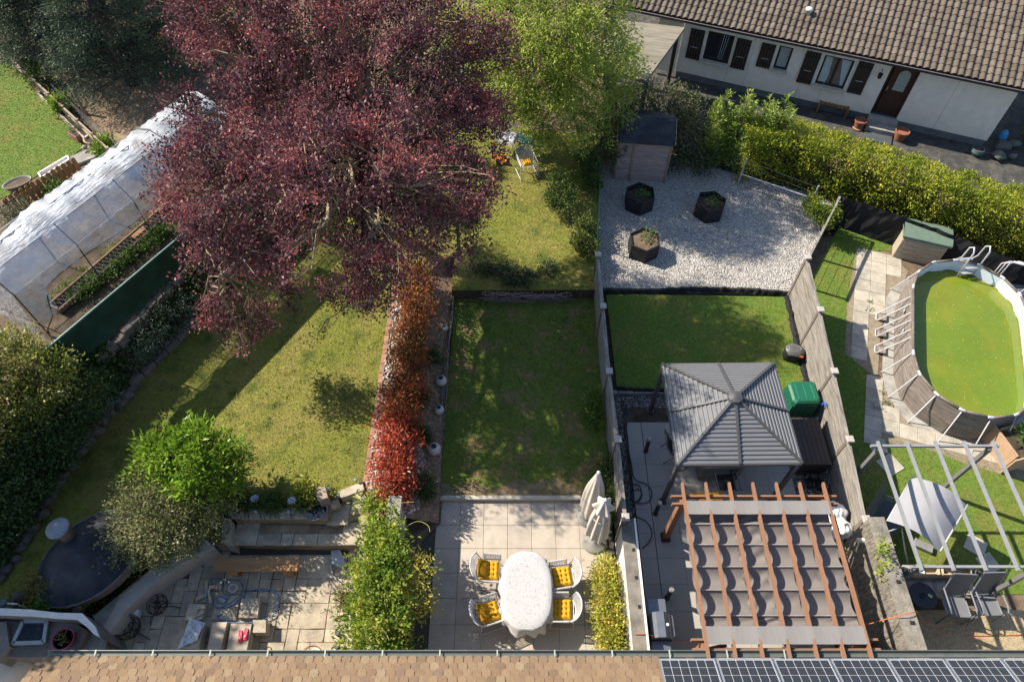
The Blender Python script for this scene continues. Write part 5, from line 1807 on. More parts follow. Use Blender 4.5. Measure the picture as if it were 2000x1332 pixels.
MB().grid(dome, 16, 14).build("lid", mat("dark_grey_plastic", (.095, .092, .09), .45, .1, 5), mg, smooth=True)
MB().prism([(.25 * math.copysign(abs(math.cos(t)) ** .6, math.cos(t)), .19 * math.copysign(abs(math.sin(t)) ** .6, math.sin(t))) for t in np.linspace(0, 6.28, 25)[:-1]], 0, .31).build("body", black_m, mg)
MB().tube([(.13 + .02 * math.cos(t) if False else -.19 + .33 * (.5 + .5 * math.cos(t)), .09 * math.sin(t), .403) for t in np.linspace(0, 6.28, 21)[:-1]], .006, 4, closed=True).build("lid_ridge", mat("mid_grey", (.28, .27, .25), .5), mg)
MB().box((.14, -.2, .30), (.11, .04, .05), -.1, ch=.008).build("button", mat("orange_plastic", (.65, .09, .02), .5), mg)
# compost bin
cbm = mat("green_plastic", (.010, .105, .058), .45, .12, 6)
q4 = [at(a, b, .83) for a, b in ((1551, 752), (1588, 752), (1594, 775), (1555, 777))]
cc = sum(q4, Vector()) / 4
cb_ = thing("compost_bin", (cc.x, cc.y, -.02), math.radians(2), "green plastic compost bin with slotted sides", "compost bin")
hw, hd_ = .33, .30
m = MB().add([(sx * hw * k, sy * hd_ * k, z) for k, z in ((1.12, 0), (1.0, .62)) for sx, sy in ((-1, -1), (1, -1), (1, 1), (-1, 1))], [(0, 1, 5, 4), (1, 2, 6, 5), (2, 3, 7, 6), (3, 0, 4, 7), (4, 5, 6, 7)])
m.build("body", cbm, cb_)
MB().prism([(-.36, -.24), (-.30, -.33), (.30, -.33), (.36, -.24), (.36, .24), (.30, .33), (-.30, .33), (-.36, .24)], .62, .84, .05).build("lid", cbm, cb_)
for k in range(3):
    MB().box((-.2 + k * .2, 0, .845), (.02, .46, .014)).build("lid_rib", mat("green_light", (.03, .17, .10), .5), cb_)
sl_me = MB().box((0, 0, 0), (.05, .008, .02)).mesh("slot", black_m)
for r in range(5):
    for i in range(4):
        z = .16 + r * .085
        k = 1.12 - .12 * z / .62
        link("slot", sl_me, cb_, (-.21 + i * .14, -hd_ * k - .001, z))
        link("slot", sl_me, cb_, (-hw * k - .001, -.18 + i * .12, z), (0, 0, math.pi / 2))
# deck box
q4 = [at(a, b, .56) for a, b in ((1549, 815), (1603, 816), (1621, 907), (1565, 907))]
db = thing("storage_box", ((q4[0].x + q4[1].x) / 2, q4[2].y, -.04), 0, "dark brown plastic storage box with slatted lid by the fence", "storage box")
dbm = mat("brown_resin", (.045, .036, .034), .6, .15, 7, bump=.2, stretch=(.4, 3, .4))
x0, x1, y0, y1 = (q4[0].x + q4[3].x) / 2, (q4[1].x + q4[2].x) / 2, q4[2].y, q4[0].y
MB().prism([(x0 + .03, y0 + .03), (x1 - .03, y0 + .03), (x1 - .03, y1 - .03), (x0 + .03, y1 - .03)], -.04, .50).build("body", dbm, db, world=True)
for k in range(6):
    w_ = (x1 - x0) / 6
    MB().prism([(x0 + k * w_ + .004, y0), (x0 + (k + 1) * w_ - .004, y0), (x0 + (k + 1) * w_ - .004, y1), (x0 + k * w_ + .004, y1)], .51, .56, .006).build("lid_slat", dbm, db, world=True)
# garden tools
gt_ = thing("garden_tool", at(1590, 815, 0), 0, "long handled tool with blue grip leaning on the right fence", "tool")
MB().tube([at(1588, 812, .1), at(1606, 790, .75)], .013, 6).build("shaft", black_m, gt_, world=True)
MB().tube([at(1606, 790, .75), at(1610, 785, .82), at(1613, 789, .84), at(1612, 794, .8)], .022, 7).build("grip", mat("blue_plastic", (.03, .13, .45), .4), gt_, world=True)
MB().tube([at(1596, 800, .35), at(1604, 808, .2)], .011, 5).build("fork", black_m, gt_, world=True)
for k, (a, b) in enumerate(((1580, 939), (1597, 942))):
    p = at(a, b, 0)
    solo("black_boot", MB().lathe([(.07, 0), (.075, .12), (.06, .22), (.065, .3), (.05, .3)], 10, (p.x, p.y, 0)).box((p.x, p.y - .1, .04), (.12, .2, .08), ch=.03), black_m, ["left black boot on the gravel by the storage box", "right black boot on the gravel by the storage box"][k], "boot", "pair of black boots")

# ---------------------------------------------------------------- pergola
pg_m = mat("pergola_wood", (.235, .118, .066), .65, .12, 5, bump=.2, bscale=40, stretch=(.4, 3, .4))
pg_d = mat("pergola_foot", (.05, .022, .012), .6)
PX0, PX1, PY0, PY1, PZ = 3.62, 6.62, 3.18, 6.05, 2.20
pgl = thing("pergola", ((PX0 + PX1) / 2, (PY0 + PY1) / 2, 0), 0, "brown timber pergola with rafters, beside the near house", "pergola")
for x in (PX0, PX1):
    for y in (PY0, PY1):
        ps_ = MB().box((x, y, 1.08), (.13, .13, 2.16)).build("post", pg_m, pgl, world=True)
        MB().box((x, y, .06), (.20, .20, .12)).build("post_foot", pg_d, ps_, world=True)
        MB().bar((x, y + (-.0 if y == PY0 else 0), 1.7), (x + (.4 if x == PX0 else -.4), y, 2.14), .06, .07).build("brace", pg_m, ps_, world=True)
for y in (PY0, PY1):
    for dy in (-.085, .085):
        MB().box(((PX0 + PX1) / 2, y + dy, PZ - .03), (PX1 - PX0 + .5, .04, .12)).build("beam", pg_m, pgl, world=True)
nr = 7
raf_me = MB().add([(-.024, y, z) for y, z in ((-1.72, .02), (-1.78, .06), (-1.78, .11), (1.78, .11), (1.78, .06), (1.72, .02), (1.55, -.0), (-1.55, -.0))] + [(.024, y, z) for y, z in ((-1.72, .02), (-1.78, .06), (-1.78, .11), (1.78, .11), (1.78, .06), (1.72, .02), (1.55, -.0), (-1.55, -.0))],
                    [tuple(range(7, -1, -1)), tuple(range(8, 16))] + [(i, (i + 1) % 8, 8 + (i + 1) % 8, 8 + i) for i in range(8)]).mesh("rafter", pg_m)
for k in range(nr):
    x = PX0 + (PX1 - PX0) * k / (nr - 1)
    link("rafter", raf_me, pgl, (x - pgl.location.x, 0, PZ + .034))
# canopy
can_m = mat("canopy_fabric", (.175, .153, .140), .85, .06, 7, bump=.15, bscale=150)
can_l = mat("canopy_fabric_end", (.205, .19, .178), .85, .07, 9, bump=.15, bscale=150, stretch=(.4, 4, .4))
cnp = thing("shade_canopy", ((PX0 + PX1) / 2, (PY0 + PY1) / 2, PZ), 0, "taupe fabric canopy hanging in swags under the pergola rafters", "canopy")
ry = [at(1400, y, PZ - .05).y for y in (1001, 1024.6, 1064.7, 1107.7, 1153, 1203, 1224)]
rcn = np.random.default_rng(21)
for k in range(nr - 1):
    xa, xb = PX0 + (PX1 - PX0) * k / (nr - 1) + .035, PX0 + (PX1 - PX0) * (k + 1) / (nr - 1) - .035
    for i in range(6):
        ya, yb = ry[i], ry[i + 1]
        sag = .145 * min(1, (ya - yb) / .5) * rcn.uniform(.85, 1.15)
        wr = rcn.uniform(.0, .012) if k != 2 else .03
        p0_ = rcn.uniform(0, 6)
        MB().grid(lambda u, v: (xa - .05 + (xb - xa + .1) * u, ya + (yb - ya) * v, PZ - .02 - sag * math.sin(math.pi * min(1, v * 1.0)) ** .8 + wr * math.sin(7 * u + 9 * v + p0_) * math.sin(math.pi * v) - .0), 8, 12).build("swag", can_m, cnp, world=True, smooth=True)
for i in range(1, 6):
    MB().tube([(PX0 + .03, ry[i], PZ - .012), (PX1 - .03, ry[i], PZ - .012)], .011, 6).build("cross_rod", mat("rod", (.30, .27, .25), .5), cnp, world=True)
ye = [at(1400, y, PZ + .16).y for y in (977, 1003)]
yf = [at(1400, y, PZ + .16).y for y in (1222, 1257)]
for (ya, yb) in (ye, yf):
    MB().grid(lambda u, v: (PX0 + .02 + (PX1 - PX0 - .04) * u, ya + (yb - ya) * v, PZ + .152 - .012 * abs(math.sin(u * math.pi * 6)) - .01 * v), 48, 6).build("end_panel", can_l, cnp, world=True, smooth=True)
solo("edge_cable", MB().tube([(PX1 + .06, PY1 + .0 - t * (PY1 - PY0), PZ + .10 + .01 * math.sin(t * 20)) for t in np.linspace(.12, .96, 20)], .014, 5), black_m, "black cable strapped along the right pergola rafter", "cable")

# grill
gr_ = thing("gas_grill", at(1290, 1240, 0), 0, "steel gas grill with hood under the white wall", "grill")
st_m = mat("brushed_steel", (.20, .22, .25), .35, .15, 6, metal=.6)
gx0, gx1 = at(1266, 1190, .9).x, at(1304, 1190, .9).x
gy0, gy1 = at(1290, 1277, .9).y, at(1290, 1168, .9).y
xm = (gx0 + gx1) / 2
yL0, yL1 = at(1290, 1247, 1.0).y, at(1290, 1197, 1.0).y
for sx in (-1, 1):
    for yy in (yL0 + .04, yL1 - .04):
        MB().box((xm + sx * .17, yy, .42), (.04, .04, .84)).build("leg", black_m, gr_, world=True)
MB().prism([(gx0 + .01, yL0), (gx1 + .02, yL0), (gx1 + .02, yL1), (gx0 + .01, yL1)], .62, .88).build("firebox", black_m, gr_, world=True)
hood = MB()
pf_ = [(-.20, .88), (-.20, 1.02), (-.10, 1.13), (.06, 1.14), (.17, 1.05), (.23, .88)]
hood.add([(xm + a, y, z) for y in (yL0, yL1) for a, z in pf_], [tuple(range(6)), tuple(range(11, 5, -1))] + [(i, i + 1, 7 + i, 6 + i) for i in range(5)])
hd2 = hood.build("hood", st_m, gr_, world=True)
MB().tube([(xm + .23, yL0 + .05, 1.0), (xm + .26, yL0 + .05, 1.0), (xm + .26, yL1 - .05, 1.0), (xm + .23, yL1 - .05, 1.0)], .012, 6).build("handle", st_m, hd2, world=True)
MB().lathe([(.03, 0), (.03, .012)], 10, (xm + .12, (yL0 + yL1) / 2, 1.10)).build("thermometer", white_m, hd2, world=True)
for (ya, yb) in ((gy0, yL0 - .01), (yL1 + .01, gy1)):
    MB().prism([(gx0 + .01, ya), (gx1 - .02, ya), (gx1 - .02, yb), (gx0 + .01, yb)], .84, .87, .006).build("side_shelf", st_m, gr_, world=True)
solo("extension_cord", MB().tube(px_curve([(1240, 1238), (1262, 1238), (1290, 1246), (1330, 1252), (1362, 1258)], [1.19, 1.19, .95, .5, .1]), .009, 5), mat("orange_cable", (.55, .12, .03), .6), "orange cable across the white wall towards the pergola", "cable", smooth=True)
solo("extension_cord", MB().tube(px_curve([(1690, 1220), (1705, 1216), (1745, 1205), (1790, 1195), (1800, 1208), (1850, 1236), (1900, 1241), (2000, 1239)], [1.4, 1.7, 2.02, 2.02, 1.0, -.22, -.22, -.22]), .010, 5), mat("orange_cable", (.55, .12, .03)), "orange cable across the tall concrete wall to the aggregate terrace", "cable", smooth=True)
# sacks
sack = mat("white_sack", (.74, .73, .72), .7, .08, 9, bump=.3)
for k, (a, b, r, lb_) in enumerate(((1632, 1000, .24, "upper white sack between pergola and fence"), (1640, 1032, .26, "lower white sack between pergola and fence"), (1620, 1030, .2, "white sack half under the pergola rafter"))):
    p = at(a, b, .75)
    rr = np.random.default_rng(60 + k)
    phx = rr.uniform(0, 6, 6)

    def blob(u, v):
        t, f = 2 * math.pi * u, math.pi * v
        q = r * (1 + .10 * math.sin(3 * t + phx[0]) * math.sin(2 * f + phx[1]) + .07 * math.sin(6 * t + phx[2] + 3 * f) + .05 * math.sin(9 * f + phx[3] + 2 * t))
        return (p.x + q * math.sin(f) * math.cos(t), p.y + q * math.sin(f) * math.sin(t), .75 + q * .8 * math.cos(f))
    solo("sack", MB().grid(blob, 28, 18), sack, lb_, "sack", "white sacks beside the pergola", smooth=True)
solo("pallet", MB().box((7.2, 5.85, .25), (.8, .9, .5)), post_dark, "dark wooden crate under the white sacks", "crate")
# yellow bench behind the pergola beam
yb = thing("yellow_bench", at(1375, 975, 0), 0, "yellow wooden bench behind the far pergola beam", "bench")
p = at(1376, 972, .45)
MB().box((p.x, p.y - .02, .43), (.85, .3, .05)).build("seat", mat("yellow_wood", (.52, .25, .02), .6, .15, 6), yb, world=True)
for s in (-1, 1):
    MB().box((p.x + s * .36, p.y, .2), (.05, .26, .41)).build("leg", mat("yellow_wood", (.52, .25, .02)), yb, world=True)
solo("sun_hat", MB().lathe([(.12, 0), (.12, .01), (.07, .02), (.06, .10), (.02, .12)], 12, tuple(at(1353, 974, .47))), mat("hat_straw", (.55, .48, .38), .9), "pale hat on the yellow bench", "hat", smooth=True)
dd_ = thing("deck_chair", at(1640, 1275, 0), .3, "grey folded deck chair under the right pergola corner", "chair")
MB().box((0, 0, .5), (.6, .12, 1.0), ch=.02).build("frame", alu, dd_)
MB().box((0, -.07, .5), (.5, .02, .9)).build("fabric", dk, dd_)

# ---------------------------------------------------------------- hexagonal planters on the gravel
hexm = mat("planter_black", (.020, .019, .021), .6, .2, 6, orand=0)
rp_ = np.random.default_rng(33)
for k, (a, b, rot, lb_) in enumerate(((1251.5, 376, .5, "black hexagonal planter nearest the shed"), (1390, 392, .15, "black hexagonal planter on the right, with tomato-like shoots"), (1259.6, 467, .52, "black hexagonal planter nearest the lawn, with brown soil"))):
    zt = .68
    p = at(a, b, zt)
    hx_ = thing("hexagonal_planter", (p.x, p.y, .10), rot, lb_, "planter", "black hexagonal planters")
    R0 = .50
    for s in range(6):
        t0, t1 = s * math.pi / 3, (s + 1) * math.pi / 3
        for i in range(5):
            z0_, z1_ = i * .116, (i + 1) * .116 - .006
            m = MB()
            pts = [(R0 * math.cos(t0), R0 * math.sin(t0)), (R0 * math.cos(t1), R0 * math.sin(t1)), ((R0 - .035) * math.cos(t1), (R0 - .035) * math.sin(t1)), ((R0 - .035) * math.cos(t0), (R0 - .035) * math.sin(t0))]
            m.prism(pts, z0_, z1_)
            m.build("board", hexm, hx_)
    MB().prism([((R0 - .04) * math.cos(s * math.pi / 3), (R0 - .04) * math.sin(s * math.pi / 3)) for s in range(6)], 0, .40 if k < 2 else .5).build("soil", soil if k == 2 else dark_soil, hx_)
    n = 110
    pp = rp_.normal(0, .13, (n, 3)) * np.array([1, 1, .5]) + np.array([.05, -.02, .55 if k < 2 else .62])
    if k == 2:
        pp[:60] += np.array([.22, .12, .05])
    fast("plant", leaf_verts(pp, rp_.normal(size=(n, 3)) + np.array([0, 0, .6]), rp_.uniform(.05, .11, n)), 4, leaf_mat("veg_leaf", (.05, .11, .025), (.12, .20, .05)), hx_, world=False, kind="stuff")
gravel_w = mat("white_gravel", (.5, .48, .45), .85, .1, 5, iramp=[(.20, .19, .175), (.37, .345, .31), (.50, .475, .44), (.31, .275, .23), (.57, .555, .53), (.42, .385, .34)])
stones("white_gravel", grav_poly, 1500, .016, .038, gravel_w, "white gravel bed around the hexagonal planters", .6, zf=lambda x, y: np.full(len(x), .105))
# ---------------------------------------------------------------- garden shed
sh_ = thing("garden_shed", (4.38, 19.2, .1), math.radians(-6), "small grey wooden shed with dark felt roof", "shed")
sw_m = mat("shed_wood", (.32, .255, .235), .9, .25, 6, bump=.3, stretch=(3, .4, .3), orand=.12)
wS, dS, hS = 1.68, 1.5, 1.62
for i in range(16):
    z = i * hS / 16
    MB().box((0, -dS / 2, z + hS / 32), (wS, .02, hS / 16 - .008)).build("plank", sw_m, sh_)
MB().box((0, .01, hS / 2 + .02), (wS - .02, dS - .03, hS + .0)).build("body", post_dark, sh_)
for x in (-wS / 2, wS / 2 - .0, -.34):
    MB().box((x, -dS / 2 - .015, hS / 2), (.07, .03, hS)).build("trim", mat("shed_trim", (.26, .17, .13), .85), sh_)
rr_ = MB()
ov_ = .08
for s, y0_, y1_ in ((1, -dS / 2 - .12, 0), (-1, dS / 2 + .12, 0)):
    rr_.add([(-wS / 2 - ov_, y0_, hS + .02), (wS / 2 + ov_, y0_, hS + .02), (wS / 2 + ov_, y1_, hS + .40), (-wS / 2 - ov_, y1_, hS + .40), (-wS / 2 - ov_, y0_, hS - .02), (wS / 2 + ov_, y0_, hS - .02), (wS / 2 + ov_, y1_, hS + .36), (-wS / 2 - ov_, y1_, hS + .36)],
            [(0, 1, 2, 3), (7, 6, 5, 4), (0, 4, 5, 1), (0, 3, 7, 4), (1, 5, 6, 2)])
sr = rr_.build("roof", felt, sh_)
for x in (-wS / 2 - ov_ - .01, wS / 2 + ov_ + .01):
    MB().bar((x, -dS / 2 - .12, hS + .01), (x, 0, hS + .39), .02, .05).build("verge_board", mat("shed_trim", (.26, .17, .13)), sr)
MB().tube([(-.60, -dS / 2 - .05, 1.45), (-.60, -dS / 2 - .07, 1.30), (-.60, -dS / 2 - .05, 1.2)], .03, 6).build("hook_ornament", grey_metal, sh_)
# metal espalier frame
ef = thing("espalier_frame", at(1500, 400, .1), 0, "light metal espalier frame with wires in front of the hedge", "trellis")
A0, B0 = at(1440, 364, .1), at(1575, 416, .1)
zt = 1.25
galv = mat("galv_pipe", (.42, .43, .44), .45, .1, 6, metal=.3)
for p in (A0, B0):
    MB().tube([(p.x, p.y, 0), (p.x, p.y, zt)], .026, 8).build("post", galv, ef, world=True)
MB().tube([(A0.x, A0.y, .62), (B0.x, B0.y, .72)], .024, 8).build("cross_bar", galv, ef, world=True)
m = MB()
for z in (.3, .95, 1.18):
    m.tube([(A0.x, A0.y, z), (B0.x, B0.y, z)], .005, 4)
m.build("wires", grey_metal, ef, world=True)

# ================================================================ pool garden
PA = Vector((.318, .948, 0)).normalized()
PB = Vector((PA.y, -PA.x, 0))
PCN = Vector((12.52, 11.48, ZP))
HLn, RAD = 2.74, 1.52


def stadium(k=1.0, n=7):
    out = []
    s = HLn - RAD
    for i in range(n + 1):
        t = math.pi * i / n
        out.append(PCN + PB * (RAD * math.cos(t)) * k + PA * (s + RAD * math.sin(t) * k))
    for i in range(n + 1):
        t = math.pi + math.pi * i / n
        out.append(PCN + PB * (RAD * math.cos(t)) * k + PA * (-s + RAD * math.sin(t) * k))
    return out


pool_wall = mat("pool_print", (.155, .130, .112), .7, .5, 5, col2=(.235, .205, .18), c2scale=4, stretch=(1.4, 1.4, .12), col3=(.075, .06, .052), c3scale=9)
liner = mat("pool_liner", (.62, .68, .74), .5, .06, 5)
water = mat("green_water", (.115, .170, .012), .07, .12, 1.3, col2=(.155, .178, .012), c2scale=.8, spec=.5, bump=.12, bscale=4)
pool = thing("oval_pool", PCN, 0, "oval above-ground pool with green water and wood print wall", "pool")
RZ = ZP + 1.10
o_, i_, b_ = stadium(1.0), stadium(.985), stadium(1.03)
n = len(o_)
m = MB()
m.add([(p.x, p.y, ZP) for p in b_] + [(p.x, p.y, ZP + .5) for p in stadium(1.045)] + [(p.x, p.y, RZ) for p in o_], [(k * n + i, k * n + (i + 1) % n, (k + 1) * n + (i + 1) % n, (k + 1) * n + i) for k in range(2) for i in range(n)])
m.build("outer_wall", pool_wall, pool, world=True)
m = MB()
m.add([(p.x, p.y, ZP + .3) for p in i_] + [(p.x, p.y, RZ) for p in i_], [((i + 1) % n, i, n + i, n + (i + 1) % n) for i in range(n)])
m.build("liner", liner, pool, world=True)
WZ = ZP + .68
MB().prism([tuple(p)[:2] for p in stadium(.98, 16)], ZP + .3, WZ).build("water", water, pool, world=True)
MB().tube([Vector((p.x, p.y, WZ + .012)) for p in stadium(.978, 16)], .016, 5, closed=True).build("scum_line", mat("scum", (.16, .16, .05), .9, .5, 9), pool, world=True)
rimm = mat("rim_print", (.14, .115, .10), .55, .4, 14)
rw_ = mat("white_pipe", (.42, .42, .43), .4, .08, 6)
st_ = stadium(.995)
for i in range(n):
    a, b = Vector((st_[i].x, st_[i].y, RZ)), Vector((st_[(i + 1) % n].x, st_[(i + 1) % n].y, RZ))
    MB().tube([a.lerp(b, .04), a.lerp(b, .96)], .036, 8).build("rim_pipe", rimm, pool, world=True, smooth=True)
    d0 = (a - Vector((st_[i - 1].x, st_[i - 1].y, RZ))).normalized()
    d1 = (b - a).normalized()
    MB().tube([a - d0 * .09, a - d0 * .03 + Vector((0, 0, .004)), a + d1 * .03 + Vector((0, 0, .004)), a + d1 * .08], .038, 8).build("rim_joint", rw_, pool, world=True, smooth=True)
    if i not in (7, 15):
        oo_ = (a - Vector((PCN.x, PCN.y, RZ))).normalized()
        if i <= 7:
            oo_ = (a - (PCN + PA * (HLn - RAD) + Vector((0, 0, RZ - ZP)))).normalized()
        else:
            oo_ = (a - (PCN - PA * (HLn - RAD) + Vector((0, 0, RZ - ZP)))).normalized()
        f = Vector((a.x, a.y, ZP)) + oo_ * .34
        MB().tube([a + oo_ * .02 - Vector((0, 0, .04)), f + Vector((0, 0, .03)), f + oo_ * .05 + Vector((0, 0, .012))], .0155, 7).build("leg", rw_, pool, world=True, smooth=True)
for k in range(3):
    s = (.78 - .62 * k)
    for dd in (0,):
        c = PCN - PB * RAD + PA * s
        o1, o2 = c + PA * .14, c - PA * .14
        pts = [o1 + Vector((0, 0, 1.0)), o1 - PB * .50 + Vector((0, 0, .04)), o1 - PB * .56 + Vector((0, 0, .015)) - PA * .03, o2 - PB * .56 + Vector((0, 0, .015)) + PA * .03, o2 - PB * .50 + Vector((0, 0, .04)), o2 + Vector((0, 0, 1.0))]
        lg = MB().tube(pts, .019, 7).build("leg", rw_, pool, world=True, smooth=True)
        MB().add([o1 - PB * .30 + Vector((0, 0, .1)), o1 - PB * .52 + Vector((0, 0, .03)), o2 - PB * .52 + Vector((0, 0, .03)), o2 - PB * .30 + Vector((0, 0, .1))], [(0, 1, 2, 3)]).build("leg_strap", pool_wall, lg, world=True)
for k, (s, z, w) in enumerate(((.9, .75, .22), (.2, .7, .20))):
    c = PCN - PB * (RAD * 1.05 + .012) + PA * (s - .35)
    MB().box((c.x, c.y, ZP + z), (.012, .12, w * .5), math.atan2(PA.y, PA.x) - math.pi / 2).build("printed_label", mat("label_print", (.34, .32, .30), .6, .35, 40), pool, world=True)
p = o_[9].lerp(o_[10], .5)
c = Vector((p.x, p.y, ZP + .55)) + (Vector((p.x, p.y, 0)) - Vector((PCN.x, PCN.y, 0)) + PA * (HLn - RAD)).normalized() * .075
rw2 = np.random.default_rng(77)
fl = scatter([(q.x, q.y, WZ) for q in stadium(.94, 16)], 55, rw2)
fast("floating_specks", leaf_verts(fl + np.array([0, 0, .004]), rw2.normal(size=(len(fl), 3)) * np.array([1, 1, .02]), rw2.uniform(.012, .03, len(fl)), .6, 0.0), 4, mat("speck", (.45, .42, .16), .8, .2, 9), pool)
bpy.data.objects["floating_specks"]["kind"] = "stuff"
# pool ladder
ld = thing("pool_ladder", at(1880, 512, ZP), 0, "white and grey A-frame ladder over the pool rim", "ladder")
rim_pt = at(1897, 518, RZ)
dirv = (rim_pt - Vector((PCN.x, PCN.y, RZ)) - PA * (HLn - RAD)).normalized()
dirv = Vector((-.1, .99, 0)).normalized()
sidev = Vector((dirv.y, -dirv.x, 0))
for s in (-1, 1):
    c = Vector((rim_pt.x, rim_pt.y, 0)) + sidev * .24 * s
    MB().tube([c + dirv * .75 + Vector((0, 0, ZP)), c + dirv * .22 + Vector((0, 0, RZ + .15)), c + dirv * .20 + Vector((0, 0, RZ + .55)), c + dirv * .08 + Vector((0, 0, RZ + .68)), c - dirv * .03 + Vector((0, 0, RZ + .55)), c - dirv * .05 + Vector((0, 0, WZ - .1))], .024, 8).build("side_rail", rw_, ld, world=True, smooth=True)
for k in range(5):
    t = k / 5
    zc = ZP + .18 + t * 1.05
    c = Vector((rim_pt.x, rim_pt.y, 0)) + dirv * (.72 - .5 * (zc - ZP) / 1.25)
    MB().box((c.x, c.y, zc), (.46, .10, .035), math.atan2(sidev.y, sidev.x), ch=.008).build("step", mat("grey_step", (.30, .31, .33), .5), ld, world=True)
for k in range(2):
    c = Vector((rim_pt.x, rim_pt.y, 0)) - dirv * .04
    MB().box((c.x, c.y, RZ - .08 - .22 * k), (.46, .10, .03), math.atan2(sidev.y, sidev.x), ch=.008).build("step", mat("grey_step", (.30, .31, .33)), ld, world=True)
# paving slabs round the pool
pv = thing("pool_path", kind="structure")
PATH = [tuple(at(a, b, ZP)) for a, b in ((1672, 488), (1738, 498), (1760, 520), (1700, 640), (1708, 730), (1740, 800), (1830, 850), (1930, 880), (2060, 905), (2060, 950), (1900, 905), (1800, 868), (1690, 855), (1700, 730), (1650, 680), (1658, 590))]
a0 = at(1664, 690, ZP)
u_ = .45
rzp = math.radians(-18.5)
for i in range(-3, 16):
    for j in range(-9, 12):
        lx, ly = i * u_, j * u_
        cx, cy = a0.x + .2 + lx * math.cos(rzp) - ly * math.sin(rzp), a0.y + lx * math.sin(rzp) + ly * math.cos(rzp)
        if not in_poly(np.array([cx]), np.array([cy]), PATH)[0]:
            continue
        if "psl" not in MATS:
            MATS["psl"] = MB().box((0, 0, 0), (u_ - .008, u_ - .008, .05), ch=.006).mesh("slab", slab_m)
        link("slab", MATS["psl"], pv, (cx, cy, ZP - .008 + random.uniform(-.003, .004)), (random.uniform(-.006, .006), random.uniform(-.006, .006), rzp))
MB().prism([tuple(p)[:2] for p in stadium(1.22, 14)], ZP - .02, ZP + .006).build("pool_pad", concrete)
tag(bpy.data.objects["pool_pad"], kind="structure")
slab("pool_path_bed", [(1672, 488), (1738, 498), (1775, 530), (1720, 640), (1715, 730), (1745, 795), (1830, 845), (1930, 875), (2060, 900), (2060, 955), (1900, 910), (1800, 873), (1690, 860), (1700, 730), (1650, 690), (1655, 590)], ZP + .003, mat("sandy_joint", (.22, .18, .125), .95, .3, 9), z0=ZP - .05)
for k, (a, b, s) in enumerate(((1738, 908, .5), (1715, 870, .42), (1905, 1065, .45), (1930, 1100, .42), (1980, 1000, .0))):
    if s:
        p = at(a, b, ZP)
        solo("stepping_stone", MB().box((p.x, p.y, ZP + .008), (s, s, .03), .5 + k, ch=.006), slab_m, ["square stepping stone in the grass by the fence shadow", "square stepping stone at the far end of the bare metal frame", "square stepping stone right of the swing seat", "square stepping stone by the aggregate terrace edge"][k], "stepping stone", "stepping stones in the pool lawn")

# plastic storage shed
scm = mat("cream_plastic", (.36, .315, .235), .6, .1, 5)
sgm = mat("green_lid", (.115, .165, .125), .6, .15, 5)
FLp, FRp, BRp, BLp = [at(a, b, .78) for a, b in ((1768, 458), (1861, 479), (1865, 446), (1774, 424))]
rzs = math.atan2(FRp.y - FLp.y, FRp.x - FLp.x)
wS_, dS_ = (FRp - FLp).length, ((BLp - FLp).length + (BRp - FRp).length) / 2
ss = thing("plastic_storage_shed", (FLp.x, FLp.y, ZP), rzs, "cream plastic garden store with green lid behind the pool", "storage box")
hS_ = .78 - ZP
MB().box((wS_ / 2, dS_ / 2, hS_ / 2 - .06), (wS_ - .08, dS_ - .08, hS_ - .12)).build("body", scm, ss)
lid_ = MB().grid(lambda u, v: (-.02 + (wS_ + .04) * u, -.03 + (dS_ + .06) * v, hS_ - .05 + .07 * math.sin(math.pi * min(max(v, .0), 1)) ** .7), 4, 10)
lid_.add([(-.02, -.03, hS_ - .13), (wS_ + .02, -.03, hS_ - .13), (wS_ + .02, -.03, hS_ - .05), (-.02, -.03, hS_ - .05)], [(0, 1, 2, 3)])
lid_.add([(-.02, -.03, hS_ - .13), (-.02, dS_ + .03, hS_ - .13), (-.02, dS_ + .03, hS_ - .05), (-.02, -.03, hS_ - .05)], [(3, 2, 1, 0)])
lid_.build("lid", sgm, ss)
for k in range(2):
    d_ = MB().box((wS_ * (.26 + .48 * k), .036, hS_ * .44), (wS_ * .44, .014, hS_ * .74)).build("door", scm, ss)
    for i in range(4):
        MB().box((wS_ * (.26 + .48 * k), .024, hS_ * (.18 + .17 * i)), (wS_ * .34, .014, hS_ * .11), ch=.0).build("door_panel", scm, d_)

# black screen in front of the hedge
bs2 = thing("black_screen", at(1700, 450, ZP), 0, "black plastic screen along the foot of the yellow hedge", "screen")
S_ = [at(a, b, .95) for a, b in ((1640, 383), (1690, 398), (1770, 425), (1870, 462), (1960, 500), (2080, 545))]
rr3 = np.random.default_rng(3)
m = MB()
rows = []
for i in range(len(S_) - 1):
    for t in np.linspace(0, 1, 9)[:-1]:
        p = S_[i].lerp(S_[i + 1], t)
        rows.append([Vector((p.x, p.y + rr3.normal(0, .02), z)) for z in np.linspace(ZP, .95, 5)])
m.add([q for r in rows for q in r], [(i * 5 + k, i * 5 + k + 1, (i + 1) * 5 + k + 1, (i + 1) * 5 + k) for i in range(len(rows) - 1) for k in range(4)])
m.build("sheet", fab, bs2, world=True)
for p in S_:
    MB().tube([(p.x, p.y + .04, ZP), (p.x, p.y + .04, 1.0)], .025, 6).build("post", black_m, bs2, world=True)

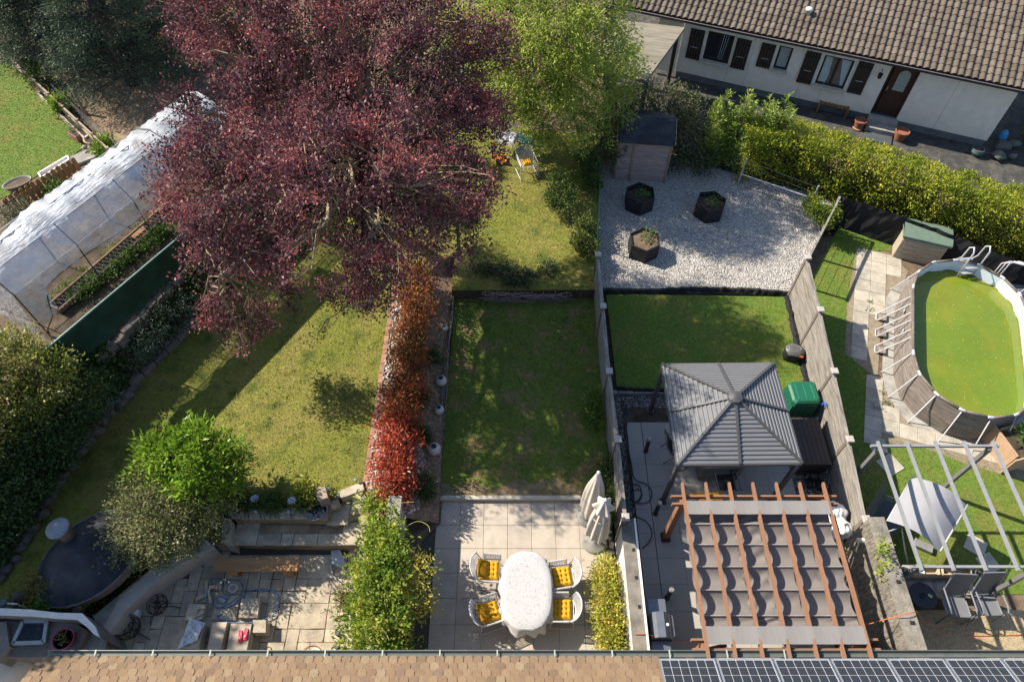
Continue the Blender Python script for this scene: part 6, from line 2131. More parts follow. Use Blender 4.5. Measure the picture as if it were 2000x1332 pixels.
# bare metal frame
fr_m = mat("frame_grey", (.27, .275, .28), .5, .1, 5, metal=.2)
mf = thing("metal_frame_pergola", (9.4, 6, ZP), 0, "bare grey metal frame pergola without cover", "pergola")
FX = [8.15, 8.79, 9.43, 10.07, 10.71]
for x in FX:
    MB().bar((x, 7.44, 2.2), (x + .0, 4.56, 2.2), .055, .06).build("rafter", fr_m, mf, world=True)
for y in (7.36, 4.66):
    MB().bar((8.0, y, 2.13), (10.86, y, 2.13), .05, .07).build("beam", fr_m, mf, world=True)
for x in (8.2, 10.66):
    for y in (7.32, 4.70):
        q = MB().box((x, y, (ZP + 2.1) / 2), (.085, .085, 2.1 - ZP)).build("post", mat("frame_post", (.15, .145, .14), .5, .1, 5), mf, world=True)
        MB().box((x, y, ZP + .02), (.16, .16, .02)).build("foot_plate", fr_m, q, world=True)

# swing seat
canv = mat("swing_canopy", (.27, .27, .285), .75, .05, 6, bump=.1, bscale=120)
sling = mat("grey_sling", (.075, .08, .09), .7, .1, 8)
C4 = [at(a, b, 1.32) for a, b in ((1782, 931), (1891, 985), (1837, 1076), (1733, 1017))]
ctr = sum(C4, Vector()) / 4
sw = thing("swing_seat", (ctr.x, ctr.y, ZP), 0, "grey garden swing seat with light curved canopy", "swing seat")
MB().grid(lambda u, v: tuple((C4[0].lerp(C4[1], u)).lerp(C4[3].lerp(C4[2], u), v) + Vector((0, 0, .20 * math.sin(math.pi * u) - .06 * (u ** 2)))), 16, 10).build("canopy", canv, sw, world=True, smooth=True)
edge = [C4[0], C4[1], C4[2], C4[3]]
ux, uy = (C4[1] - C4[0]).normalized(), (C4[3] - C4[0]).normalized()
for (p, q) in ((C4[0], C4[3]), (C4[1], C4[2])):
    MB().tube([p - Vector((0, 0, .01)), q - Vector((0, 0, .01))], .018, 6).build("canopy_tube", rw_, sw, world=True, smooth=True)
for s in (0.04, .96):
    e0, e1 = C4[0].lerp(C4[3], s), C4[1].lerp(C4[2], s)
    g0, g1 = Vector((e0.x, e0.y, ZP)) - ux * .08, Vector((e1.x, e1.y, ZP))
    MB().tube([g0 + Vector((0, 0, .02)), e0 + Vector((0, 0, -.03)) + ux * .3, g1 + Vector((0, 0, .02))], .022, 7).build("side_frame", mat("blue_grey_tube", (.36, .39, .44), .4, metal=.3), sw, world=True)
    MB().tube([g0 + Vector((0, 0, .02)), g1 + Vector((0, 0, .02))], .022, 7).build("foot_tube", mat("blue_grey_tube", (.36, .39, .44)), sw, world=True)
b0, b1 = C4[0].lerp(C4[3], .10) - ux * .12, C4[0].lerp(C4[3], .90) - ux * .12
MB().grid(lambda u, v: tuple(Vector((*(b0.lerp(b1, u) + ux * (-.30 + .30 * v))[:2], ZP + 1.30 - .82 * v))), 8, 8).build("backrest", sling, sw, world=True, smooth=True)
MB().grid(lambda u, v: tuple(Vector((*(b0.lerp(b1, u) + ux * (.02 + .55 * v))[:2], ZP + .45 + .05 * v * v))), 8, 6).build("seat", sling, sw, world=True, smooth=True)
for s in (.02, .98):
    c = b0.lerp(b1, s)
    MB().tube([Vector((*(c - ux * .05)[:2], ZP + .62)), Vector((*(c + ux * .25)[:2], ZP + .72)), Vector((*(c + ux * .5)[:2], ZP + .68)), Vector((*(c + ux * .52)[:2], ZP + .46))], .02, 6).build("armrest", rw_, sw, world=True, smooth=True)
p = at(1800, 1068, ZP)
solo("paver_block", MB().box((p.x, p.y, ZP + .07), (.42, .2, .12), -.5, ch=.01), mat("grey_block", (.20, .195, .19), .9), "grey block under the near foot of the swing seat", "block")

# armchairs, table, bench with boxes
ag = mat("dark_sling_grey", (.14, .145, .155), .65, .08, 9)
fg = mat("light_frame_grey", (.26, .27, .30), .4, .1, 5, metal=.4)
for k, (a, b, lb_) in enumerate(((1866, 1183, "grey high-back armchair next to the round dark table"), (1926, 1180, "grey high-back armchair on the right of the pair"))):
    p = at(a, b, .2)
    sling_chair("high_back_armchair", (p.x, p.y, ZP + .012), math.pi + (-.05 if k == 0 else .02), lb_, "high-back armchairs on the aggregate terrace", ag, fg, 1.08, .66)
p = at(1803, 1163, .28)
rt_ = thing("round_table", (p.x, p.y, ZP + .01), 0, "low round dark table beside the grey armchairs", "table")
MB().lathe([(.285, .50), (.295, .51), (.295, .525), (.285, .53)], 26).build("table_top", mat("dark_blue_top", (.022, .026, .034), .45, .15, 5), rt_)
for k in range(3):
    t = 2.1 * k
    MB().tube([(.05 * math.cos(t), .05 * math.sin(t), .5), (.22 * math.cos(t), .22 * math.sin(t), 0)], .014, 6).build("leg", black_m, rt_)
solo("ashtray", MB().lathe([(.05, 0), (.06, .03), (.045, .03), (.04, .012)], 14, (p.x - .02, p.y - .0, ZP + .541)), black_m, "small dark ashtray on the round table", "ashtray")
solo("cigarette_packet", MB().box((p.x + .14, p.y - .01, ZP + .553), (.09, .06, .022), -.6), mat("packet", (.42, .46, .22), .5, .3, 60), "pale green packet on the round table", "packet")
bn = thing("stone_bench", at(1835, 1140, ZP), 0, "low stone bench with rounded cushions below the wooden boxes", "bench")
q0, q1 = at(1772, 1121, .3), at(1905, 1121, .3)
MB().prism([(q0.x, q0.y - .38), (q1.x, q1.y - .38), (q1.x, q1.y), (q0.x, q0.y)], ZP, .08).build("base", mat("pale_bench", (.40, .37, .33), .9, .15, 6), bn, world=True)
MB().prism([(q0.x - .02, q0.y - .06), (q1.x + .02, q1.y - .06), (q1.x + .02, q1.y + .22), (q0.x - .02, q0.y + .22)], ZP, .28).build("back_ledge", concrete, bn, world=True)
for k in range(5):
    x = q0.x + (q1.x - q0.x) * (k + .5) / 5
    MB().grid(lambda u, v: (x + (u - .5) * .27, q0.y - .22 + (v - .5) * .28, .08 + .09 * (max(0, (1 - (2 * u - 1) ** 4) * (1 - (2 * v - 1) ** 4))) ** .5), 10, 10).build("stone_pad", mat("stone_pad", (.38, .36, .33), .9, .15, 6), bn, world=True, smooth=True)
bxm = mat("raw_pine", (.50, .39, .25), .8, .15, 7)
for k, (a, b, c, d, lb_) in enumerate(((1786, 1836, 1106, 1121, "left raw pine box with a white bowl on the bench ledge"), (1843, 1898, 1106, 1121, "right raw pine box with odds and ends on the bench ledge"))):
    P4 = [at(x, y, .46) for x, y in ((a, d), (b, d), (b - 3, c), (a - 2, c))]
    bo = thing("wooden_box", P4[0] - Vector((0, 0, .18)), 0, lb_, "box", "raw pine boxes")
    for i in range(4):
        MB().add([P4[i] * 1, P4[(i + 1) % 4] * 1], []) if False else None
        p, q = P4[i], P4[(i + 1) % 4]
        MB().bar(p - Vector((0, 0, .09)), q - Vector((0, 0, .09)), .02, .18).build("side", bxm, bo, world=True)
    MB().prism([tuple(v)[:2] for v in P4], .285, .30).build("bottom", bxm, bo, world=True)
    cc = sum(P4, Vector()) / 4
    if k == 0:
        solo("bowl", MB().lathe([(.03, 0), (.07, .04), (.062, .04), (.03, .01)], 14, (cc.x - .05, cc.y, .305)), white_m, "white bowl in the left pine box", "bowl", smooth=True)
    else:
        rr4 = np.random.default_rng(8)
        for i in range(4):
            v, f_ = stone_verts(np.array([[0, 0, 0]]), .035, .05, .8, rr4)
            o = fast("oddment", v, f_, mat("oddment", (.12, .08, .06), .7, .3, 9))
            o.location = (cc.x - .2 + .13 * i, cc.y + rr4.uniform(-.04, .04), .335)
            tag(o, "small dark oddment in the right pine box", "oddment", "oddments in the right pine box")
v, f_ = stone_verts(np.array([[0, 0, .05]]), .11, .12, .8, np.random.default_rng(5))
o = fast("dark_jar", v, f_, mat("jar", (.09, .075, .065), .4, .3, 9))
o.location = at(1906, 1118, .29)
tag(o, "dark lumpy jar at the right end of the bench ledge", "jar")
# raised planter at the right edge
rp2 = thing("raised_planter", at(1985, 905, ZP), 0, "light wooden raised planter at the right edge", "planter")
c = at(1992, 868, .45)
for (x, y, sx, sy) in ((-.30, .1, .04, .9), (0.12, -.34, .88, .04), (.12, .54, .88, .04)):
    MB().box((c.x + x, c.y + y, .12), (sx, sy, .70), math.radians(14)).build("board", mat("planter_wood", (.40, .27, .17), .75, .15, 7), rp2, world=True)
MB().box((c.x + .12, c.y + .1, .05), (.82, .84, .6), math.radians(14)).build("soil", dark_soil, rp2, world=True)
rr5 = np.random.default_rng(15)
pp = rr5.normal(0, .16, (160, 3)) * np.array([1, 1, .4]) + np.array([c.x + .2, c.y + .15, .55])
fast("plant", leaf_verts(pp, rr5.normal(size=(160, 3)) + np.array([0, 0, .5]), rr5.uniform(.12, .24, 160), .25), 4, leaf_mat("veg_leaf", (.05, .11, .025), (.12, .20, .05)), rp2, kind="stuff")
# loungers behind the pool
for k, (a, b, rz, lb_) in enumerate(((1968, 560, .5, "dark sun lounger behind the pool, nearest the ladder"), (2010, 580, .5, "sun lounger behind the pool at the right edge"))):
    p = at(a, b, .1)
    l_ = thing("sun_lounger", (p.x, p.y, ZP), rz, lb_, "sun lounger", "sun loungers behind the pool")
    MB().grid(lambda u, v: ((u - .5) * 1.5, (v - .5) * .62, .36 + (.35 * max(0, u - .62) / .38)), 10, 4).build("sling", mat("blue_sling", (.05, .07, .10), .6), l_)
    for s in (-1, 1):
        MB().tube([(-.75, s * .33, .34), (.2, s * .33, .36), (.75, s * .33, .72)], .018, 6).build("side_rail", rw_, l_)
        for x in (-.6, .35):
            MB().tube([(x, s * .33, .35), (x, s * .33, 0)], .018, 6).build("leg", rw_, l_)
hr_ = thing("hand_rail", at(1990, 545, ZP), 0, "white tubular hand rail beside the loungers at the right edge", "rail")
p = at(1990, 520, .95)
for k in range(3):
    MB().tube([(p.x - .35 + .12 * k, p.y + .2, ZP), (p.x - .35 + .12 * k, p.y + .2, .85), (p.x - .2 + .12 * k, p.y + .15, .98), (p.x + .5 + .1 * k, p.y - .1, .95), (p.x + .6 + .1 * k, p.y - .15, ZP)], .022, 7).build("rail", rw_, hr_, world=True, smooth=True)

# ================================================================ allotment with plastic tunnel on the left
G0 = at(99, 657, Z_ALLOT)
GD = (at(309, 476, Z_ALLOT) - G0).normalized()
KZ = (CAM_H - Z_ALLOT) / 14.5


def ZA(z):
    return z - 1.7 + Z_ALLOT if z > 1.7 else Z_ALLOT + (z - 1.7)


GN = Vector((-GD.y, GD.x, 0))
PROF = [(0, 0), (0, 1.66), (.42, 2.16), (.95, 2.30), (1.48, 2.14), (1.88, 1.62), (1.9, 0)]
PROF = [(a * KZ, b * KZ) for a, b in PROF]
GLEN = 7.5 * KZ
HS = 1.86 * KZ
tun = thing("plastic_tunnel", G0, 0, "long clear plastic tunnel greenhouse over the beds", "greenhouse")
hoop_m = mat("hoop_steel", (.10, .10, .10), .5, .1, 5, metal=.3)


def gp(s, t, z):
    return G0 + GD * s + GN * t + Vector((0, 0, z))


for k in range(5):
    MB().tube([gp(HS * k, t, z) for t, z in PROF], .017, 6).build("hoop", hoop_m, tun, world=True)
for (t, z) in PROF[1:6]:
    MB().tube([gp(0, t, z - .02), gp(GLEN, t, z - .02)], .013, 5).build("purlin", mat("purlin_pale", (.42, .42, .43), .5), tun, world=True)
fm = bpy.data.materials.new("clear_film")
fm.use_nodes = True
N_, L_ = fm.node_tree.nodes, fm.node_tree.links
bs_n = N_["Principled BSDF"]
bs_n.inputs["Base Color"].default_value = (.78, .83, .90, 1)
bs_n.inputs["Roughness"].default_value = .28
bs_n.inputs["Specular IOR Level"].default_value = .7
tr_n = N_.new("ShaderNodeBsdfTransparent")
tr_n.inputs[0].default_value = (.90, .93, .97, 1)
nz = N_.new("ShaderNodeTexNoise")
nz.inputs["Scale"].default_value = 2.2
nz.inputs["Detail"].default_value = 5
ge = N_.new("ShaderNodeNewGeometry")
L_.new(ge.outputs["Position"], nz.inputs["Vector"])
mr_ = N_.new("ShaderNodeMapRange")
mr_.inputs[1].default_value, mr_.inputs[2].default_value, mr_.inputs[3].default_value, mr_.inputs[4].default_value = .35, .7, .24, .56
L_.new(nz.outputs["Fac"], mr_.inputs[0])
mx = N_.new("ShaderNodeMixShader")
L_.new(mr_.outputs[0], mx.inputs[0])
L_.new(tr_n.outputs[0], mx.inputs[1])
L_.new(bs_n.outputs[0], mx.inputs[2])
L_.new(mx.outputs[0], N_["Material Output"].inputs[0])
bu = N_.new("ShaderNodeBump")
bu.inputs["Strength"].default_value = 1.0
bu.inputs["Distance"].default_value = .05
nz2 = N_.new("ShaderNodeTexNoise")
nz2.inputs["Scale"].default_value = 7
nz2.inputs["Detail"].default_value = 6
mpn = N_.new("ShaderNodeMapping")
mpn.vector_type = 'TEXTURE'
mpn.inputs["Rotation"].default_value = (0, 0, math.atan2(GD.y, GD.x) - math.pi / 2)
mpn.inputs["Scale"].default_value = (.5, 2.5, .8)
L_.new(ge.outputs["Position"], mpn.inputs[0])
L_.new(mpn.outputs[0], nz2.inputs["Vector"])
L_.new(nz2.outputs["Fac"], bu.inputs["Height"])
L_.new(bu.outputs[0], bs_n.inputs["Normal"])
rg = np.random.default_rng(19)
prf = [(0, 1.20), (0, 1.42), (0, 1.68), (.2, 1.94), (.42, 2.18), (.95, 2.32), (1.48, 2.16), (1.89, 1.63), (1.93, .9), (1.96, .02)]
prf = [(a * KZ, b * KZ) for a, b in prf]
nv = 60
J = rg.normal(0, .026, (nv + 1, len(prf)))


def film_pt(u, v):
    i = int(round(u * nv))
    k = int(round(v * (len(prf) - 1)))
    t, z = prf[k]
    s = u * GLEN
    sagk = abs(math.sin(math.pi * s / HS))
    tt = t + J[i, k]
    zz = z + J[i, k] * .8 - (.05 * sagk if .1 < t < 1.8 and k not in (2,) else 0)
    if k == 0:
        zz += .12 * math.sin(s * 1.3) - .22 * (sagk < .3) * 0 + (-.75 if s < .5 else 0)
        tt -= .02 + .05 * sagk
    return tuple(gp(s, tt, zz))


MB().grid(film_pt, nv, len(prf) - 1).build("film", fm, tun, world=True, smooth=True)
ew = MB()
E_ = PROF
E0_ = [(0, 0), (0, 1.66), (.42, 2.16), (.95, 2.3), (1.48, 2.14), (1.88, 1.62), (1.9, 0)]


def end_pt(u, v):
    t = u * 1.9 * KZ
    zt = np.interp(t, [p[0] + 1e-4 * i for i, p in enumerate(E_[1:6])], [p[1] for p in E_[1:6]])
    return tuple(gp(-.03 - .10 * (1 - v) + rg.normal(0, .015), t, zt * v))


ew.grid(end_pt, 14, 8)
ew.build("end_sheet", fm, tun, world=True, smooth=True)
brm = mat("film_hem", (.09, .05, .035), .8)
MB().tube([gp(s, -.03, (1.20 + .12 * math.sin(s * 1.3)) * KZ) for s in np.linspace(.55, GLEN, 40)], .014, 5).build("hem", brm, tun, world=True)
MB().tube([gp(.55, -.03, 1.05), gp(.45, -.02, .8), gp(.35, .0, .45), gp(.05, -.02, .25), gp(0, 0, .02)], .018, 5).build("hem", brm, tun, world=True)
# beds
bedm = mat("bed_board", (.24, .165, .10), .85, .25, 8)


def along(a, b, z, w, h, nm, mt, par):
    return MB().bar(at(*a, z), at(*b, z), w, h).build(nm, mt, par, world=True)


bd = thing("netted_bed", at(210, 500, Z_ALLOT), 0, "long low bed with wooden rim and wire netting in the tunnel", "garden bed")
q = [(97, 597), (117, 607), (345, 410), (328, 398)]
for i in range(4):
    along(q[i], q[(i + 1) % 4], ZA(1.86), .05, .14, "board", bedm, bd)
MB().prism([tuple(at(a, b, ZA(1.86)))[:2] for a, b in q], ZA(1.7), ZA(1.79)).build("bed_floor", mat("bed_dark", (.06, .055, .05), .9, .3, 9), bd, world=True)
m = MB()
c4 = [at(a, b, ZA(1.93)) for a, b in q]
for k in range(34):
    t = k / 34
    m.tube([c4[0].lerp(c4[3], t), c4[1].lerp(c4[2], min(1, t + .03))], .003, 3, cap=False)
    m.tube([c4[1].lerp(c4[2], t), c4[0].lerp(c4[3], min(1, t + .03))], .003, 3, cap=False)
m.build("netting", mat("net_wire", (.34, .30, .27), .6), bd, world=True)
br_ = MB().box(tuple(at(272, 457, ZA(1.83))), (.42, .16, .14), math.atan2(GD.y, GD.x))
solo("bed_plank", br_, mat("orange_plank", (.38, .19, .085), .8, .15, 8), "short orange brown plank on the netted bed", "plank")
along((110, 690), (388, 432), ZA(1.76), .10, .12, "board", bedm, bd)
# green shade net fence
gn = thing("shade_net_fence", at(240, 590, Z_ALLOT), 0, "dark green shade net fence along the allotment edge", "fence")
gnm = mat("green_net", (.005, .040, .026), .65, .3, 3, spec=.3, col2=(.003, .025, .016), bump=.2, bscale=60)
f0, f1 = at(81, 689, ZA(2.72)), at(470, 362, ZA(2.72))
rn = np.random.default_rng(2)
jj = rn.normal(0, .03, (41, 7))


def net_pt(u, v):
    p = f0.lerp(f1, u)
    n_ = Vector((GD.y, -GD.x, 0))
    fl = jj[int(round(u * 40)), int(round(v * 6))] * (1 - v)
    return tuple(Vector((p.x, p.y, ZA(1.84) + .06 * math.sin(u * 30) * (1 - v) + .88 * v)) + n_ * (fl + .06 * (1 - v)))


MB().grid(net_pt, 40, 6).build("net", gnm, gn, world=True, smooth=True)
MB().tube([f0, f1], .022, 6).build("top_rail", mat("net_rail", (.18, .30, .25), .4), gn, world=True)
for k in range(5):
    p = f0.lerp(f1, k / 4.2)
    MB().tube([(p.x - .03, p.y, ZA(1.5)), (p.x - .03, p.y, ZA(2.72))], .022, 6).build("post", green_m, gn, world=True)
e0 = at(-70, 610, ZA(2.72))
eb = thing("twig_panel_fence", at(20, 650, Z_ALLOT), 0, "brown twig fence at the near end of the tunnel", "fence")
m = MB()
for k in range(46):
    t = k / 46
    p = f0.lerp(e0, t)
    m.tube([(p.x + rn.normal(0, .01), p.y, ZA(1.65)), (p.x + rn.normal(0, .02), p.y + rn.normal(0, .02), ZA(2.5) + rn.normal(0, .08))], .014, 4)
m.build("twigs", twig, eb, world=True)
MB().tube([f0 + Vector((0, 0, -.02)), e0], .03, 6).build("rail", green_m, eb, world=True)
for p in (f0, f0.lerp(e0, .5), e0):
    MB().box((p.x, p.y, ZA(2.2)), (.07, .07, 1.1)).build("post", green_m, eb, world=True)
# stone retaining ledge under the net and stone edging of the lawn
led = mat("lichen_stone", (.15, .122, .105), .95, .3, 7, col2=(.13, .11, .10), bump=.8, bscale=22, orand=.2)
sl2 = thing("stone_ledge", kind="structure")
pa, pb = at(192, 706, 1.72), at(395, 505, 1.72)
d = pb - pa
for k in range(13):
    a, b = pa + d * (k / 13 + .004), pa + d * ((k + 1) / 13 - .004)
    MB().bar(a + Vector((random.uniform(-.04, .04), 0, random.uniform(-.06, .02))), b + Vector((random.uniform(-.03, .03), 0, random.uniform(-.03, .03))), .20, .30).build("stone", led, sl2)
se = thing("lawn_edging", kind="structure")
pts = [at(a, b, Z_LAWN + .08) for a, b in ((254, 754), (388, 622))]
n = 6
for k in range(n):
    a, b = pts[0].lerp(pts[1], k / n + .006), pts[0].lerp(pts[1], (k + 1) / n - .006)
    MB().bar(a, b, .17, .22).build("kerb_stone", led, se)
rb_ = np.random.default_rng(90)
for k in range(26):
    t = k / 25
    c = Vector(bank_lo[1]).lerp(Vector(bank_lo[4]), t) if t < 1 else Vector(bank_lo[4])
    P_ = [Vector(bank_lo[1]), Vector(bank_lo[2]), Vector(bank_lo[3]), Vector(bank_lo[4]), Vector(bank_lo[5])]
    i = min(int(t * 4), 3)
    c = P_[i].lerp(P_[i + 1], t * 4 - i)
    v, f_ = stone_verts(np.array([[0, 0, 0]]), .17, .24, .75, rb_, 1.)
    o = fast("edge_stone", v, f_, led, se)
    o.location = c + Vector((rb_.normal(0, .04), rb_.normal(0, .04), .03))
for k, (a, b) in enumerate(((232, 755), (222, 765), (238, 768), (229, 783), (216, 771), (212, 780), (225, 745))):
    v, f_ = stone_verts(np.array([[0, 0, .06]]), .12, .15, .8, rb_, 1.)
    o = fast("edge_stone", v, f_, mat("rock_grey", (.17, .165, .15)), se)
    o.location = at(a, b, Z_LAWN + .1)

# top left lawn, beds, picket fence
TL = [(-300, 90), (22, 122), (45, 150), (80, 190), (160, 272), (158, 292), (140, 305), (70, 345), (10, 385), (-300, 480)]
tl_poly = [tuple(at(a, b, Z_ALLOT + .02)) for a, b in TL]
tag(MB().prism(tl_poly, Z_ALLOT - .1, Z_ALLOT + .02).build("far_left_lawn", lawn_g), kind="structure")
sd = [tuple(at(a, b, Z_ALLOT + .015)) for a, b in ((95, 165), (200, 150), (380, 160), (400, 230), (330, 260), (255, 300), (180, 250))]
tag(MB().prism(sd, Z_ALLOT - .1, Z_ALLOT + .015).build("bare_ground", sandy), kind="structure")
pf = thing("picket_fence", at(75, 365, Z_ALLOT), 0, "brown picket fence with rounded tops beside the far left lawn", "fence")
a0, a1 = at(140, 308, ZA(2.28)), at(-12, 398, ZA(2.28))
d = a1 - a0
L = d.length
rzp_ = math.atan2(d.y, d.x)
w = .125
pk_me = MB().add([(x, y, z) for y in (-.012, .012) for x, z in ((-w / 2, -.62), (w / 2, -.62), (w / 2, -.06), (w / 3, -.015), (0, 0), (-w / 3, -.015), (-w / 2, -.06))], [tuple(range(6, -1, -1)), tuple(range(7, 14))] + [(i, (i + 1) % 7, 7 + (i + 1) % 7, 7 + i) for i in range(7)]).mesh("picket", mat("picket_wood", (.22, .115, .045), .8, .2, 8, orand=.15))
for k in range(int(L / .165)):
    p = a0 + d * (k * .165 / L)
    link("picket", pk_me, pf, p - pf.location + Vector((0, 0, random.uniform(-.02, .02))), (0, 0, rzp_))
for z in (-.18, -.48):
    MB().bar(a0 + Vector((0, 0, z)) + Vector((-.02, -.03, 0)), a1 + Vector((0, 0, z)) + Vector((-.02, -.03, 0)), .03, .06).build("rail", mat("picket_wood", (.22, .115, .045)), pf, world=True)
wpl = thing("cold_frame", at(105, 325, ZA(1.72)), 0, "shallow white framed trough behind the picket fence", "planter")
q = [at(a, b, ZA(1.95)) for a, b in ((74, 338), (131, 304), (134, 311), (80, 346))]
for i in range(4):
    MB().bar(q[i] - Vector((0, 0, .1)), q[(i + 1) % 4] - Vector((0, 0, .1)), .04, .2).build("side", white_m, wpl, world=True)
MB().prism([tuple(p)[:2] for p in q], ZA(1.72), ZA(1.84)).build("soil", dark_soil, wpl, world=True)
tbm = thing("zinc_tub", at(42, 368, ZA(1.72)), 0, "oval zinc tub behind the picket fence", "tub")
MB().lathe([(.20, 0), (.30, .22), (.31, .24), (.28, .24), (.25, .18)], 20, M=Matrix.Rotation(.6, 4, 'Z') @ Matrix.Diagonal((1.35, .75, 1, 1))).build("shell", mat("zinc", (.14, .145, .14), .6, .2, 6, metal=.2), tbm, smooth=True)
MB().lathe([(.26, .19), (.26, .2)], 20, M=Matrix.Rotation(.6, 4, 'Z') @ Matrix.Diagonal((1.35, .75, 1, 1))).build("soil", soil, tbm)
# rail fence with wire between lawn and bare ground
rfn = thing("rail_fence", at(170, 230, Z_ALLOT), 0, "pale rail and wire fence beside the bare ground", "fence")
railm = mat("pale_rail", (.30, .235, .165), .85, .2, 8)
R0_, R1_ = at(22, 118, ZA(2.15)), at(245, 325, ZA(2.15))
for k in range(9):
    p = R0_.lerp(R1_, k / 8)
    MB().box((p.x, p.y, ZA(1.98)), (.07, .07, .62)).build("post", railm, rfn, world=True)
for z in (ZA(2.2), ZA(1.95)):
    MB().bar(Vector((R0_.x, R0_.y, z)), Vector((R1_.x, R1_.y, z)), .05, .09).build("rail", railm, rfn, world=True)
m = MB()
R2, R3 = at(95, 158, ZA(2.4)), at(250, 300, ZA(2.4))
for z in np.arange(ZA(1.75), ZA(2.4), .11):
    m.tube([(R2.x, R2.y, z), (R3.x, R3.y, z)], .005, 3, cap=False)
for k in range(40):
    p = R2.lerp(R3, k / 40)
    m.tube([(p.x, p.y, ZA(1.7)), (p.x, p.y, ZA(2.38))], .004, 3, cap=False)
m.build("mesh", mat("dark_wire", (.06, .055, .05), .6), rfn, world=True)
for a, b, c, e in ((140, 175, 168, 225), (245, 275, 258, 300)):
    MB().tube([at(c, e, ZA(1.7)), at(a, b, ZA(2.5))], .05, 6).build("stay", railm, rfn, world=True)
rbd = thing("raised_bed", at(125, 230, Z_ALLOT), 0, "narrow raised bed with pale board edge beside the far left lawn", "garden bed")
q = [(76, 186), (90, 182), (185, 262), (168, 275)]
for i in (3, 0, 2):
    along(q[i], q[(i + 1) % 4], ZA(1.82), .05, .22, "board", mat("pale_board", (.40, .34, .26), .85, .2, 7), rbd)
MB().prism([tuple(at(a, b, ZA(1.86)))[:2] for a, b in q], ZA(1.7), ZA(1.86)).build("soil", dark_soil, rbd, world=True)
for k, (a, b, nm, lb_) in enumerate(((150, 270, "trough", "pink clay trough on the far left lawn edge"), (185, 278, "bowl", "wide clay bowl planter by the rail fence"))):
    p = at(a, b, ZA(1.75))
    t = thing("plant_" + nm, p, -.6, lb_, "planter")
    if k == 0:
        MB().box((0, 0, .09), (.42, .18, .18), ch=.01).build("trough", mat("pink_clay", (.34, .16, .12), .8), t)
        MB().box((0, 0, .183), (.37, .13, .008)).build("soil", dark_soil, t)
    else:
        MB().lathe([(.16, 0), (.27, .14), (.28, .16), (.24, .16), (.2, .1)], 18).build("bowl", mat("tan_clay", (.36, .27, .18), .85), t, smooth=True)
        MB().lathe([(.23, .12), (.23, .13)], 18).build("soil", dark_soil, t)
for k, (a, b, sx, rz) in enumerate(((163, 308, .62, .65), (192, 322, .5, .65))):
    p = at(a, b, ZA(1.75))
    solo("concrete_paver", MB().box((p.x, p.y, ZA(1.75)), (sx, sx * .8, .08), rz, ch=.01), concrete, ["large concrete paver at the end of the picket fence", "smaller concrete paver next to the plastic tunnel"][k], "paver", "concrete pavers by the picket fence")
for k, (a, b, r) in enumerate(((168, 292, .13), (178, 292, .12), (172, 300, .09), (195, 306, .09), (205, 312, .08))):
    v, f_ = stone_verts(np.array([[0, 0, .06]]), r, r * 1.1, .75, rb_, 1.)
    o = fast("round_stone", v, f_, mat("tan_rock", (.28, .25, .21), .95, .25, 8))
    o.location = at(a, b, ZA(1.72))
    tag(o, ["largest", "second largest", "flat", "upper small", "lower small"][k] + " tan stone below the wide clay bowl", "stone", "stones by the clay bowl")
# shed under the purple tree
us = thing("tool_shed", at(455, 250, Z_ALLOT), 0, "shed with grey blue board roof under the purple tree", "shed")
q = [at(a, b, ZA(3.6)) for a, b in ((393, 222), (398, 205), (492, 218), (500, 290))]
rfq = [at(a, b, z) for a, b, z in ((392, 222, ZA(3.5)), (490, 212, ZA(3.9)), (505, 268, ZA(3.6)), (440, 282, ZA(3.2)))]
n = 8
slm = mat("blue_grey_board", (.16, .19, .23), .75, .2, 6, orand=.15)
for k in range(n):
    a, b = rfq[0].lerp(rfq[1], k / n + .01), rfq[0].lerp(rfq[1], (k + 1) / n - .01)
    c, d = rfq[3].lerp(rfq[2], (k + 1) / n - .01), rfq[3].lerp(rfq[2], k / n + .01)
    dz = Vector((0, 0, .03))
    MB().add([a, b, c, d, a - dz, b - dz, c - dz, d - dz], [(0, 1, 2, 3), (7, 6, 5, 4), (0, 4, 5, 1), (1, 5, 6, 2), (2, 6, 7, 3), (3, 7, 4, 0)]).build("roof_board", slm, us, world=True)
cq = sum(rfq, Vector()) / 4
MB().prism([tuple(cq.lerp(p, .9))[:2] for p in rfq], ZA(1.7), ZA(3.1)).build("wall", mat("ochre_wood", (.20, .13, .05), .85, .2, 7), us, world=True)

# ================================================================ vegetation
bark = mat("bark", (.13, .095, .07), .95, .35, 9, bump=.8, bscale=20)
bark_y = mat("pale_bark", (.30, .235, .15), .9, .35, 8, bump=.5, bscale=25)
bark_d = mat("dark_bark", (.05, .04, .032), .95, .3, 9)


def L(px, py, z, r):
    return (tuple(at(px, py, z)), r)


